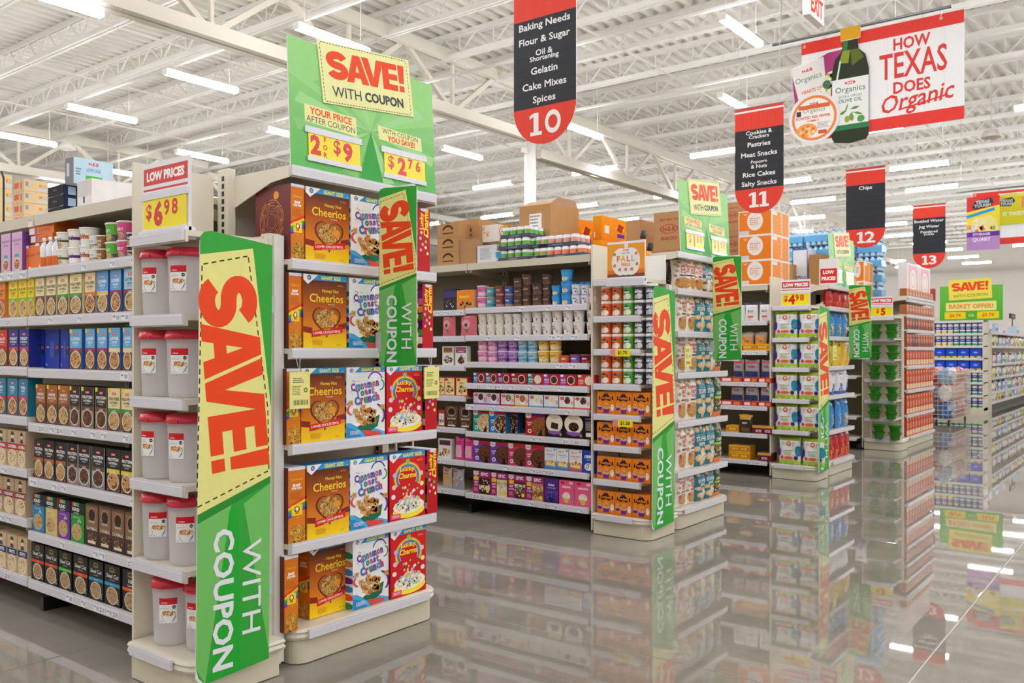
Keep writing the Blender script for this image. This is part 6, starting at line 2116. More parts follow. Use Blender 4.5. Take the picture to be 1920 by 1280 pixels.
row(X, GA2[6], 'sixth cake shelf', BG, q3(('k_tealcake', 272, 378), ('k_bluecake', 380, 492), ('k_redkit', 622, 752), ('g_slice', 754, 874), ('g_dome', 876, 1010), ('g_back', 1014, 1082)))
place('k_bluecake', X + .08, yat(955, X + .08), GA2[6], -PI / 2, 'blue cake kit box standing behind its neighbour on sixth cake shelf', BG)
row(X, GA2[7], 'seventh cake shelf', BG, q3(('k_purplecake', 275, 385), ('k_purplecake', 387, 505), ('k_pinkcake', 507, 620), ('k_pinkcake', 622, 745), ('j_blue', 748, 828), ('j_blue', 830, 910), ('j_red', 912, 998), ('oreo', 1002, 1083)))
row(X, GA2[8], 'bottom cake shelf', BG, q3(('e_dark', 273, 390), ('e_conf', 392, 503), ('e_brown', 505, 624), ('e_cookie', 626, 745), ('galaxy', 747, 842), ('unicorn', 846, 945), ('unicorn', 948, 1062)))
FB = dict(anchor='bay edge')
row(X, GB2[1], 'top cake shelf, far bay', BG, q4(('darkbox', 85, 180), ('reese', 185, 312)), **FB)
row(X, GB2[2], 'second cake shelf, far bay', BG, q4(('pinkbag', 60, 162), ('pinkbag', 195, 325)), **FB)
row(X, GB2[3], 'third cake shelf, far bay', BG, q3(('brownie_a', 60, 150), ('brownie_b', 154, 232)), **FB)
row(X, GB2[4], 'fourth cake shelf, far bay', BG, q3(('bars', 45, 74), ('bars', 76, 153), ('bars', 156, 237)), **FB)
row(X, GB2[5], 'fifth cake shelf, far bay', BG, q3(('redmix', 40, 83), ('muffin', 88, 172), ('muffin', 179, 262)), **FB)
row(X, GB2[6], 'sixth cake shelf, far bay', BG, q3(('cookiebox', 42, 130), ('pinkcookie', 143, 203), ('pinkcookie', 206, 272)), **FB)
row(X, GB2[7], 'bottom cake shelf, far bay', BG, q3(('clearcookie', 58, 124), ('bluecookie', 126, 205)), **FB)

# stock on the baking gondola
zt = GA2[0]
crate(0, '', 5.8, 974, 1032, 1085, 381, zt, 'tall kraft case with white slip and open flaps on baking gondola', KR, slip(.33, .45, .72, .85), None, flap=True)
crate(0, '', 5.7, 848, 897, 969, 410, zt, 'kraft case with dark arch mark, %s of the pile behind the snack case', KR, arch, None, 'kraft cases on the baking gondola', n=2)
crate(0, '', 5.55, 820, 860, 893, 418, zt, 'kraft case with arch mark, %s beside the wire rack', KR, arch, None, 'kraft cases by the wire rack', n=3)
crate(0, '', 5.56, 857, 893, 904, 447, zt, 'plain kraft case at the front of the baking gondola top', '#b08660')
def gold(a): a.rect(0, 0, 1, 1, '#e8e2da'); a.text('SNACK', .4, .55, .12, '#e8823a', .02, w=.4); a.rect(.1, .7, .3, .9, '#c8c4c0'); a.ell(.45, .4, .08, .08, '#e8a03a', 10)
def golds(a): a.rect(0, 0, 1, 1, '#ece8e2'); a.ell(.55, .6, .4, .32, '#e8702c', 18); a.ell(.55, .62, .33, .26, '#f0ece4', 18); a.text('crackers', .55, .62, .1, '#5a4a3a', .02, w=.5); a.poly([(.2, 0), (1, 0), (.9, .4), (.3, .35)], '#e8702c'); a.rect(.6, .9, 1, 1, '#e8d42c')
crate(0, '', 5.75, 899, 933, 952, 420, zt + .2, 'white and orange snack case leaning on the kraft pile', '#e8e2da', gold, golds)
crate(0, '', 5.56, 895, 931, 946, 458, zt, 'pale grey case with small print beside the canned goods', '#cfd2d8', lambda a: (a.rect(0, 0, 1, 1, '#d6d8dc'), a.lines(.15, .85, .6, .7, 10, '#9a9ca8', 2)), None)
def amber(a): a.rect(0, 0, 1, 1, '#ea7a14', '#f4a41c'); a.rect(.1, .1, .25, .35, '#f0e4d0')
def ambers(a): a.rect(0, 0, 1, 1, '#ee8214', '#f09018'); a.rect(.12, .3, .3, .62, '#e8d8c8'); a.text('cookies', .75, .6, .18, '#f0c02c', .05, w=.4); a.rect(.62, .2, .92, .36, '#5a3a9a'); a.poly([(.6, .5), (.7, .8), (.9, .7), (.8, .4)], '#a83a1c')
crate(0, '', 6.15, 1037, 1064, 1112, 406, zt + .17, 'bright orange snack case, %s above the peach cans', '#ea7c16', amber, ambers, 'orange snack cases on the baking gondola', n=1)
crate(0, '', 6.15, 1037, 1064, 1112, 455, zt, 'bright orange case underneath the printed orange snack case', '#ea7c16', amber, ambers)
crate(0, '', 6.2, 1112, 1128, 1174, 404, zt, 'orange snack case, %s of the pair beside the yellow handle', '#ea7c16', amber, ambers, 'orange snack cases beside the handle', n=2)
TG = 'trays of cans on the baking gondola'
i = 0
for key, x, u, lv, lab in (('tr_green', 5.56, 962, 0, 'lowest, at the front'), ('tr_green', 5.56, 962, 1, 'middle, at the front'), ('tr_green', 5.58, 966, 2, 'topmost, at the front'),
                           ('tr_green', 5.6, 997, 0, 'lower, second from the grey case'), ('tr_green', 5.62, 1000, 1, 'upper, second from the grey case'),
                           ('tr_orange', 5.6, 1050, 0, 'lower, nearest the orange cases'), ('tr_red', 5.62, 1045, 1, 'upper, nearest the orange cases')):
    k = SKU[key]
    place(key, x, yat(u, x), zt + lv * .0925, -PI / 2, k['desc'] + ', ' + lab, TG)
cup('sky_tub', 'dessert_cup', 'cup', 'blue tub standing alone by the trays of cans', .04, .044, .09, cupart('#3a9ac8', ((.1, .4, '#e8c8a8'),), None), '#3a9ac8')
place('sky_tub', 5.6, yat(938, 5.6), zt, -PI / 2, 'single blue tub between the grey case and canned goods', None)

# wire rack at the right end of the cereal shelves
o = thing('wire_rack', 'white wire rack on the far side of the cereal shelves', 'rack', (3.36, 3.36, .95))
for z in (.0, .17, .42, .66, .88, 1.12):
    m = MB(); m.tube((0, 0, z), (.13, 0, z - .0), .005, '#eceae4', 6); m.tube((0, 0, z), (0, .1, z), .005, '#eceae4', 6)
    m.build('cross_wire', 'paint', o)
for x in (0, .13):
    m = MB(); m.tube((x, 0, -.95), (x, 0, 1.12), .006, '#eceae4', 6); m.build('upright_wire', 'paint', o)

# ---------------------------------------------------------------- frosting and cupcake mix on the second wing
X = 5.47
def c4(*it): return [(k, 1100 + a / 4, 1100 + b / 4) for k, a, b in it]
CANS = c4(('f_orange', 88, 171), ('f_orange', 172, 254), ('f_green', 256, 338), ('f_black', 342, 422), ('f_navy', 426, 510))
FG = 'frosting cans on the wing shelves'
for i in range(3): row(X, WZ2[i + 1], '%s can shelf' % ORD[i + 1], FG, CANS, stack=2, anchor='coupon board', inset=.006)
def c3(*it): return [(k, 1100 + a / 3.88, 1100 + b / 3.88) for k, a, b in it]
MG = 'cupcake mix boxes on the wing shelves'
MX = c3(('funfetti', 74, 204), ('funfetti', 206, 328), ('funfetti', 330, 462))
for i, z in enumerate([WZ2[4], WZ2[5], WZ2[6], .156]): row(X, z, '%s mix shelf' % ('top', 'second', 'third', 'bottom')[i], MG, MX, anchor='coupon board', rows=4, inset=.005 + (.006 if i == 3 else 0))

# ---------------------------------------------------------------- snack bags on the second endcap
SG = 'snack bags on the second endcap'
zs = EZ2[1:] + [.156]
def bagrow(zlist, y, ulist, names, group, anchor, jit, tops, xmax):
    for i, (z, its) in enumerate(zip(zlist, ulist)):
        for j, it in enumerate(its):
            key, u = it[:2]
            k = SKU[key]
            yy = y + (it[2] if len(it) > 2 else 0)
            X_ = min(xat(u, yy), xmax)
            sz = min(1.05, (tops[i] - .035 - z) / k['h'])
            place(key, X_, yy, z, random.uniform(-jit, jit) + (it[3] if len(it) > 3 else 0), '%s, %s from %s, %s' % (k['desc'], ORD[j + 1], anchor, names[i]), group, (1, 1, sz))
W3, T3, G3 = 'g_white', 'g_teal', 'g_green'
bagrow(zs, 3.012, [
    [(W3, 1282, .03, -.5), (W3, 1298), (W3, 1314), (T3, 1330), (T3, 1345, .04)],
    [(W3, 1283), (W3, 1300), (T3, 1318), (T3, 1336), (G3, 1351, .02)],
    [(W3, 1282, .03), (W3, 1302), (T3, 1320), (T3, 1336), (G3, 1351)],
    [(W3, 1282, .01), (W3, 1300), (T3, 1320), (T3, 1336, .01), (G3, 1351)],
    [(W3, 1283), (W3, 1300), (T3, 1318), (T3, 1336), (G3, 1351)],
    [(W3, 1282), (W3, 1299), (T3, 1319), (T3, 1335), (G3, 1349)]],
    ['%s bag shelf' % n for n in ('top', 'second', 'third', 'fourth', 'fifth', 'bottom')], SG, 'the post', .12, EZ2, 6.75)
bagrow(zs, 3.13, [[(W3, 1286), (T3, 1308), (G3, 1326)]] * 6, ['back of %s bag shelf' % n for n in ('top', 'second', 'third', 'fourth', 'fifth', 'bottom')], SG, 'the post', .1, EZ2, 6.75)

for j in range(2):
    place(W3, 2.36 + DX[1] + .12 + .17 * j, 3.22 + .03 * j, EZ2[1], -.9 + .3 * j, 'white nut cracker bag on the top bag shelf, %s the post' % ('just behind' if j == 0 else 'second behind'), SG, (1, 1, .7))
y0_, y1_ = yat(1211, 5.78), yat(1247, 5.78)
o = tag(MB().box(0, 0, 0, y0_ - y1_, .012, zat(481, 5.78, y0_) - WZ2[0], '#efeeec').build('blank_card', 'card', None, (5.78, y0_, WZ2[0] + .002), -PI / 2), 'blank white card standing beside the autumn sign', 'card')

# ---------------------------------------------------------------- popcorn on the third wing, chips on the third endcap
X = 9.0
PG = 'popcorn bags on the third wing'
for i, z in enumerate(WZ3[1:] + [.156]):
    sh = (0, 0, 0, 1, 7)[i]
    row(X, z, '%s popcorn shelf' % ('top', 'second', 'third', 'fourth', 'bottom')[i], PG, [('pop', 1449 + sh, 1493 + sh), ('pop', 1494 + sh, 1538 + sh)], anchor='coupon board', inset=.0)
    for j, u in enumerate((1480, 1514)): place('pop', X + .12, yat(u, X + .12), z, -PI / 2, '%s, %s from coupon board, behind on %s popcorn shelf' % (SKU['pop']['desc'], ORD[2 - j], ('top', 'second', 'third', 'fourth', 'bottom')[i]), PG)
CGp = 'chip bags on the third endcap'
zs = EZ3[1:] + [.156]
R_, B_, Y_, N_ = 'ch_red', 'ch_blue', 'ch_yellow', 'ch_white'
bagrow(zs, 3.01, [
    [(R_, 1561), (R_, 1575), (R_, 1587), (R_, 1597)], [(B_, 1562), (B_, 1576), (B_, 1588), (N_, 1597, .03)], [(Y_, 1561), (Y_, 1575), (Y_, 1588), (Y_, 1598)],
    [(N_, 1564), (N_, 1578), (N_, 1589), (B_, 1598, .04)], [(B_, 1563), (B_, 1577), (B_, 1588), (N_, 1598, .05)], [(R_, 1562), (R_, 1572), (R_, 1582), (R_, 1591)]],
    ['%s chip shelf' % n for n in ('top', 'second', 'third', 'fourth', 'fifth', 'bottom')], CGp, 'the post', .15, EZ3, 10.27)

# ---------------------------------------------------------------- aisle eleven gondola
X = GX3
LG = 'pouches and cartons of aisle eleven'
def c5(*it): return [(k, 1340 + a / 4, 1340 + b / 4) + tuple(r) for k, a, b, *r in it]
row(X, GA3[1], 'top pouch shelf', LG, [('pouch_white', 1376, 1392), ('pouch_white', 1394, 1420), ('pouch_white', 1421, 1445)], anchor='aisle end')
row(X, GA3[2], 'second pouch shelf', LG, c5(('pouch_orange', 130, 184, 1, .05), ('pouch_orange', 186, 285, 1, .05), ('pouch_orange', 288, 385, 1, .05)))
row(X, GA3[2], 'second pouch shelf', 'orange cartons', c5(('tray_red', 150, 186), ('tray_yellow', 190, 298), ('tray_yellow', 300, 415)), anchor='aisle end, low')
row(X, GA3[3] + .05, 'third pouch shelf', LG, c5(('pouch_pink', 130, 208), ('pouch_pink', 214, 330), ('pouch_pink', 340, 425)))
row(X, GA3[3], 'third pouch shelf', 'red cartons', c5(('tray_red', 40, 205), ('tray_red', 210, 320), ('tray_red', 322, 425)), anchor='aisle end, under pouches')
row(X, GA3[4] + .05, 'fourth pouch shelf', LG, c5(('pouch_pink', 110, 212), ('pouch_pink', 216, 325), ('pouch_pink', 330, 425)))
row(X, GA3[4], 'fourth pouch shelf', 'red cartons', c5(('tray_red', 40, 205), ('tray_red', 210, 320), ('tray_red', 322, 425)), anchor='aisle end, under pouches')
row(X, GA3[5], 'fifth pouch shelf', LG, c5(('tray_yellow', 100, 165), ('pouch_dark', 170, 280), ('tray_maroon', 292, 365), ('tray_maroon', 370, 425)))
row(X, GA3[6], 'bottom pouch shelf', LG, c5(('tray_yellow', 118, 185, 2), ('tray_yellow', 186, 245, 2), ('tray_maroon', 320, 425)))

# stock above aisle eleven and twelve
zt = GA3[0] + .0
crate(0, '', 9.1, 1226, 1283, 1299, 394, zt, 'kraft case with red printing, %s of the stack behind the header', '#b4875c', ret, None, 'kraft cases with red printing', n=2)
crate(0, '', 9.4, 1350, 1392, 1480, 378, zt, 'kraft case with red printing, %s behind the orange cases', '#b4875c', ret, ret, 'kraft cases behind the orange cases', n=3)
def scre(a): a.rect(0, 0, 1, 1, '#eeeae6'); a.rect(.02, .04, .98, .96, '#ee7f14'); a.ell(.5, .58, .24, .38, '#f0ece8', 20); a.ring(.5, .58, .16, .08, '#e8b8a0', 14); a.lines(.35, .7, .3, .3, 4, '#e0906a', 2); a.rect(.03, .04, .32, .2, '#d8d4d4'); a.poly([(.14, .9), (.2, .86), (.28, .92), (.2, .82)], '#f0ece8')
def scrs(a): a.rect(0, 0, 1, 1, '#f0ece8'); a.rect(.05, .04, .95, .96, '#f09430'); a.rect(.05, .8, .3, .94, '#f0ece8'); a.text('SNACK', .55, .55, .2, '#f6d8b4', .03, rot=PI / 2, w=.6)
crate(0, '', 9.05, 1385, 1447, 1480, 392, zt + .001, 'orange case with pale disc, %s of the stack at aisle eleven', '#f0ece8', scre, scrs, 'orange cases with pale discs', n=3, mat='card')
crate(0, '', 9.2, 1174, 1200, 1226, 411, zt, 'kraft case with white slip between the orange and red printed cases', '#b4875c', slip(.1, .3, .6, .7), None)
zt = GA3[0]
crate(0, '', 12.4, 1486, 1514, 1532, 464, zt, 'white case with blue edging above the low prices sign', '#dfe2ec', lambda a: (a.rect(0, 0, 1, 1, '#5a6ab0'), a.rect(.04, .04, .96, .96, '#e6e8f0'), a.text('ARTISAN', .5, .4, .16, '#5a6ab0', .03, w=.8)), None)
crate(0, '', 12.25, 1474, 1486, 1497, 495, zt, 'squat kraft case with rounded top above the popcorn bags', '#b8905f', arch, None)
crate(0, '', 12.3, 1517, 1543, 1570, 476, zt, 'plain kraft case behind the third coupon header', '#a9804f')
crate(0, '', 12.32, 1596, 1620, 1637, 489, zt - .05, 'orange case with pale disc, %s of the stack at aisle twelve', '#f0ece8', scre, scrs, 'orange cases of aisle twelve', n=2, mat='card')
o = sign('price_sign', 'red and white low prices sign half hidden behind the third header', 'sign', (9.5, yat(1536, 9.5), EZ3[0]), -PI / 2, R4(.2, .28), .01, (lambda a: (a.rect(0, 0, 1, 1, '#f0eeee'), a.rect(.06, .06, .94, .62, '#d82e2c'), a.text('LOW', .5, .48, .14, '#fff', .05, w=.7), a.text('PRICES', .5, .24, .14, '#fff', .05, w=.8)) and a)(Art(.2, .28)))
# pallets of bottled water
m = MB()
for i in range(4):
    for j in range(3): m.lathe([(.036, 0), (.038, .01), (.036, .06, '#a8d4ea'), (.038, .08), (.034, .16, '#d8ecf4'), (.014, .19), (.014, .205, '#3a7ab8')], '#c4e2f0', 8, cx=-.12 + i * .08, cy=.04 + j * .08)
bp = m
q = MB(); q.lathe([(.036, 0), (.038, .01), (.036, .06), (.038, .08), (.034, .16), (.014, .19), (.014, .205, '#3a7ab8')], '#b4daf0', 10)
bm_ = q.data('bottle', 'wrap')
w_ = MB(); w_.box(-.165, -.002, .05, .165, .242, .14, '#5aa8dc'); wm = w_.data('wrap_band', 'wrap')
reg('water', 'water_pack', 'water pack', 'pack of blue water bottles', [('wrap_band', wm)] + [('bottle', bm_, (-.12 + i * .08, .04 + j * .08, 0)) for i in range(4) for j in range(3)], .33, .25, .206)
LV = ('lowest', 'second', 'third', 'fourth', 'fifth', 'topmost')
for i in range(4):
    for j in range(5):
        place('water', 12.75 + .02 * (j % 2), 4.55 - i * .36 + (.0 if j < 4 else .02), GA3[0] + j * .2075, -PI / 2, 'blue water bottle pack, %s layer, %s pile from the far end' % (LV[j], ORD[i + 1]), 'water packs on gondola top')

# ---------------------------------------------------------------- bowls and cartons at the fourth endcap
X = 12.22
b = MB()
b.lathe([(.045, 0), (.05, .012), (.052, .018), (.085, .085), (.093, .09), (.093, .094), (.083, .09), (.048, .02), (.001, .016)], '#2c8418', 20, cap=False)
for i in range(4):
    t = i * PI / 2 + .4
    b.box(.05 * math.cos(t) - .012, .05 * math.sin(t) - .012, 0, .05 * math.cos(t) + .012, .05 * math.sin(t) + .012, .03, '#226c10')
reg('bowl', 'plastic_bowl', 'bowl', 'green plastic bowl', b.data('plastic_bowl', 'gloss'), .186, .186, .094)
BN = ('top', 'second', 'third', 'fourth', 'fifth', 'bottom')
for i, z in enumerate(WZ4[1:] + [.156]):
    us = ((1642, 1672), (1640, 1674), (1640, 1670), (1641, 1673), (1640, 1671), (1648, 1678))[i]
    for j, u in enumerate(us):
        for lv in range(2):
            place('bowl', X + .1, yat(u, X + .1), z + lv * .0955, random.uniform(0, 1), 'green plastic bowl, %s of two, %s, %s bowl shelf' % ('upper' if lv else 'lower', 'nearer the aisle' if j else 'farther from the aisle', BN[i]), 'green bowls on the fourth wing')
def cyl_carton(key, desc, bg, w, h, foot):
    simple(key, 'drink_carton', 'carton', desc, w, .09, h, bg, lambda a: (a.rect(0, .05, 1, .3, foot), a.rect(.1, .82, .5, .95, '#e8b090'), a.ell(.5, .5, .3, .12, mixc(bg, '#fff', .2), 12), a.lines(.15, .66, .6, .1, 2, '#f0d0b8', 3)), mixc(bg, '#000', .25))
cyl_carton('d_orange', 'tall orange carton with cream foot', '#cd4a0e', .145, .27, '#e8c8a0')
cyl_carton('d_tan', 'short tan carton with orange print', '#c07844', .145, .14, '#a85a2c')
cyl_carton('d_brown', 'short brown carton', '#7a4c3c', .145, .18, '#5a3028')
cyl_carton('d_rust', 'short rust red carton', '#b4562c', .145, .18, '#8a3a1c')
DG = 'cartons on the fourth endcap'
rowsd = [(EZ4[1], ['d_tan'] * 6, 'top'), (EZ4[2], ['d_tan'] * 6, 'second'), (EZ4[3], ['d_rust'] * 2 + ['d_brown'] * 2 + ['d_rust'] * 2, 'third'), (EZ4[4], ['d_rust'] * 2 + ['d_brown'] * 2 + ['d_rust'] * 2, 'fourth'), (EZ4[5], ['d_orange'] * 6, 'fifth'), (EZ4[6], ['d_orange'] * 6, 'sixth'), (EZ4[7], ['d_orange'] * 6, 'seventh'), (.156, ['d_orange'] * 6, 'bottom')]
for z, ks, nm in rowsd:
    ks = ks + ks[-1:] * 4
    for i, k in enumerate(ks): place(k, 2.36 + DX[3] + .085 + i * .162, 2.995, z, 0, '%s, %s from the post, %s carton shelf' % (SKU[k]['desc'], ORD[i + 1], nm), DG)
def pict(a): a.rect(0, 0, 1, 1, '#eceaea'); a.rect(.08, .06, .92, .95, '#e8b088', '#e8a8c8'); a.ell(.5, .5, .3, .34, '#efe6dc', 16); a.ring(.5, .5, .2, .12, '#c89a8a', 12, ry=.22)
for i in range(2):
    w = .66
    case('picture%d' % i, '', w, .12, .47, '#eceaea', pict, None, mat='card')
    place('picture%d' % i, 13.3 + i * .72, 3.02, EZ4[0], 0, 'white case with peach and pink picture, %s on the carton endcap' % ('nearer' if i == 0 else 'farther'), 'picture cases on the carton endcap')
o = thing('rack_frame', 'tall perforated steel rack frame with diagonal brace behind the green bowls', 'rack', (12.5, 3.62, GA3[0]))
for x in (0, .75):
    m = MB(); m.box(x, 0, 0, x + .08, .07, .85 - (x > 0) * .3, '#cbc2ae')
    for q in range(12):
        m.poly([(x - .0008, .05, .3 + q * .062), (x - .0008, .02, .3 + q * .062), (x - .0008, .02, .33 + q * .062), (x - .0008, .05, .33 + q * .062)], '#3a342a')
    m.build('rack_post', 'paint', o)
m = MB(); m.bar((.06, .03, .05), (.75, .03, .5), .05, .05, '#cbc2ae'); m.build('brace', 'paint', o)
m = MB(); m.bar((.06, .03, .5), (.4, .03, .05), .05, .05, '#b8ae98'); m.build('brace', 'paint', o)
m = MB(); m.bar((.06, .03, .52), (.78, .03, .52), .05, .07, '#cbc2ae'); m.build('cross_bar', 'paint', o)
# white bags glimpsed between third and fourth endcaps
row(12.2, WZ4[2], 'white rice bag shelf', 'rice bags beside the bowls', [('ch_white', 1606, 1618)], anchor='the bowls')
# ================================================================== FAR END: WIPES DISPLAY, CLEANING AISLE, BIN
XF = 20.05
o = thing('endcap_shelving', 'far cream endcap shelves of wipes canisters facing down the main aisle', 'shelf', (XF, 3.2, 0))
plinth_pts = MB()
m = MB(); m.box(-.02, 0, 0, .45, 1.2, .16, '#d6cfba'); m.build('plinth', 'paint', o)
FZ = [zat(v, XF, yat(1800, XF)) for v in (601, 625, 648, 671, 694, 716, 740)] + [.16]
for i, z in enumerate(FZ[:-1]):
    shelf_part(o, 'far', 0, 0, .45, 1.2, z, '-x', 300 + i, .045, tags=False)
m = MB(); m.box(.45, 0, 0, .47, 1.2, 2.05, '#cfc7b4'); m.build('back_panel', 'paint', o)
for y in (0, 1.17):
    m = MB(); m.box(.0, y, .1, .45, y + .03, 2.0, CREAM); m.build('side_panel', 'paint', o)
def wipes(key, desc, foot):
    r, h = .05, .2
    a = Art(r * PI * 1.15, h); a.rect(0, 0, 1, 1, '#e8eaf0'); a.rect(0, .45, 1, .85, '#3a5ab8'); a.rect(.25, .5, .75, .8, '#5a4a9a'); a.rect(0, .05, 1, .28, foot); a.text('wipes', .5, .65, .12, '#fff', .03, w=.4)
    b = MB(); b.lathe([(r, 0), (r, h - .03)], '#e8eaf0', 12); b.art(a, around(r, r, 0, h - .03, PI * 1.15), 0, 8)
    l = MB(); l.lathe([(r + .001, h - .03), (r, h - .005), (r * .5, h)], '#f0f0f4', 12)
    reg(key, 'wipes_canister', 'canister', desc, [('canister_body', b.data('canister_body', 'gloss')), ('lid', l.data('lid', 'gloss'))], .1, .1, h)
wipes('wp_y', 'blue and yellow wipes canister', '#ecc83a'); wipes('wp_g', 'blue and green wipes canister', '#1f9a5a')
simple('wipebox', 'wipes_box', 'box', 'bright blue boxed wipes with yellow foot', .21, .1, .19, '#1a4ac8', lambda a: (a.rect(0, 0, 1, .2, '#ecc02a'), a.ell(.5, .12, .14, .12, '#2a9a4a', 10), a.ell(.5, .6, .26, .16, '#4a6ad8', 14), a.text('wipes', .5, .6, .14, '#d8e0f8', .03, w=.4)))
WN = ('top', 'second', 'third', 'fourth', 'fifth', 'sixth', 'bottom')
FZ2 = FZ[1:]
for i, z in enumerate(FZ2):
    if i in (2, 3):
        for j in range(5): place('wipebox', XF + .01, 4.27 - j * .228, z, -PI / 2, '%s, %s from the green bin side, %s wipes shelf' % (SKU['wipebox']['desc'], ORD[j + 1], WN[i]), 'boxed wipes at the far endcap')
    else:
        for j in range(10):
            k = 'wp_y' if j < 5 and i < 2 else 'wp_g'
            place(k, XF + .07, 4.3 - j * .115, z, -PI / 2, '%s, %s from the wire bin side, %s wipes shelf' % (SKU[k]['desc'], ORD[j + 1], WN[i]), 'wipes canisters at the far endcap')
w, h = 1.17, .98
a = Art(w, .72)
a.rect(0, 0, 1, 1, '#4cae2c', '#6cc044')
a.poly([(.1, .52), (.9, .55), (.9, .28), (.1, .28)], '#f0e890')
a.text('BASKET OFFER!', .5, .41, .13, '#e88a2c', .03, w=.74)
for x in (.08, .6): a.rect(x, .05, x + .34, .25, '#f2d81c')
a.text('$6.74', .25, .15, .12, '#e8642c', .04); a.text('OR', .51, .15, .08, '#e8d88a', .03); a.text('$3.74', .77, .15, .12, '#e8642c', .04)
s = sign('coupon_header_sign', 'far green basket offer header above the wipes canisters', 'sign', (XF, yat(1762, XF), FZ[0]), -PI / 2, R4(w, .72), .01, a)
m = MB(); c = Art(.8, .42); c.rect(0, 0, 1, 1, '#f0e45a'); c.text('SAVE!', .5, .64, .42, RED, .06, w=.86, al='F'); c.text('WITH COUPON', .5, .2, .16, '#8a8a3a', .01, w=.8)
board(m, R4(.8, .42), .004, '#e6e4b0', c)
q = m.build('coupon_panel', 'card', s, (.18, -.008, .42)); q.rotation_euler = (0, -.04, 0)

# cleaning aisle: shelves along the main aisle beyond the wipes
XC0, XC1, YC = 21.75, 34.0, 3.32
o = thing('gondola_shelving', 'far cream shelves of cleaning bottles along the main aisle', 'shelf', (XC0, YC, 0))
CZ = [zat(v, xat(1900, YC), YC) for v in (626, 649, 679, 702, 726, 752)]
CZ[-1] = .2
for i, z in enumerate(CZ):
    for b_ in range(5):
        shelf_part(o, 'c', b_ * 2.44, 0, b_ * 2.44 + 2.43, .5, z, '-y', 400 + i * 5 + b_, .05)
m = MB(); m.box(0, .5, .05, XC1 - XC0, .54, CZ[0] + .05, '#c8c0ac'); m.build('back_panel', 'paint', o)
m = MB(); m.box(0, .1, 0, XC1 - XC0, .5, .1, '#1b1a18'); m.build('shade_block', 'paint', o)  # same black shade block as under the aisle gondolas
m = MB(); m.box(-.03, 0, 0, 0, .54, CZ[0], CREAM); m.build('end_panel', 'paint', o)


def bottle(key, desc, c, capc, lab):
    b = MB(); b.lathe([(.05, 0), (.055, .01), (.055, .08), (.056, .081, lab), (.056, .16, lab), (.055, .161), (.05, .2), (.02, .23)], c, 12, sy=.6)
    l = MB(); l.lathe([(.022, .23), (.022, .255), (.015, .262)], capc, 10)
    reg(key, 'cleaner_bottle', 'bottle', desc, [('bottle_body', b.data('bottle_body', 'gloss')), ('cap', l.data('cap', 'gloss'))], .115, .07, .262)
bottle('bt_white', 'white cleaner bottle with violet label', '#e8e8f0', '#7a5ab8', '#a89ad0')
bottle('bt_blue', 'blue cleaner bottle', '#3a7ad0', '#e8e8ee', '#e0e6f4')
bottle('bt_green', 'lime green cleaner bottle', '#8ac83a', '#f0f0f0', '#e8f0d0')
bottle('bt_red', 'red cleaner bottle', '#b8242c', '#e8e8e8', '#e8c83a')
bottle('bt_yel', 'yellow cleaner bottle', '#ecd03a', '#e8682c', '#fff4c0')
simple('pk_violet', 'paper_pack', 'pack', 'white wrapped pack with violet stripe', .36, .2, .19, '#e6e4ee', lambda a: (a.rect(0, .06, 1, .3, '#8a7ac0'), a.rect(.1, .4, .9, .8, '#f2f0f8')), mat='wrap')
simple('pk_blue', 'paper_pack', 'pack', 'pale blue wrapped pack', .36, .2, .19, '#bcd4ea', lambda a: (a.rect(0, .2, 1, .5, '#4a7ac8'), a.rect(.1, .6, .5, .85, '#f0f4fa')), mat='wrap')
r = random.Random(12)
KB = ['bt_white', 'bt_blue', 'bt_green', 'bt_red', 'bt_yel']
CN = ('top', 'second', 'third', 'fourth', 'bottom')
for i in range(5):
    z = CZ[i + 1]; x = XC0 + .12; n = 0
    while x < 27.5:
        n += 1
        far_ = 'far ' if n > 20 else ''
        if r.random() < .22:
            k = r.choice(('pk_violet', 'pk_violet', 'pk_blue')); x += .13
            place(k, x + .05, YC + .02, z, 0, '%s, %s from the near end, %s cleaning shelf' % (SKU[k]['desc'], ORD[min(20, n)] if n <= 20 else 'twenty-' + ORD[n - 20], CN[i]), 'packs in the cleaning aisle'); x += .36
        else:
            k = r.choice(KB)
            place(k, x, YC + .06, z, 0, '%s, %s from the near end, %s cleaning shelf' % (SKU[k]['desc'], ORD[min(20, n)] if n <= 20 else 'twenty-' + ORD[min(20, n - 20)], CN[i]), 'bottles in the cleaning aisle'); x += .125
# bulky packs on top
for i, (u0, u1, k) in enumerate(((1856, 1864, 'pk_violet'), (1868, 1876, 'pk_blue'), (1880, 1890, 'pk_violet'), (1908, 1914, 'pk_blue'))):
    place(k, xat((u0 + u1) / 2, YC), YC + .03, CZ[0], 0, '%s atop the cleaning shelves, %s from the near end' % (SKU[k]['desc'], ORD[i + 1]), 'packs on the cleaning shelves', (1.0, 1, 1.1))
o = thing('aisle_marker', 'small black sign on a post above the cleaning shelves', 'sign', (xat(1898, YC + .2), YC + .2, CZ[0]))
m = MB(); m.tube((0, 0, 0), (0, 0, .42), .012, '#222'); m.build('post', 'paint', o)
m = MB(); m.box(-.4, -.02, .42, .4, .02, .55, '#26262a'); a = Art(.8, .13); a.text('Cleaning', .5, .5, .5, '#e8e8e8', .02, w=.5); m.art(a, flat(.8, .13, 0, -.02, .42)); m.build('panel', 'card', o)
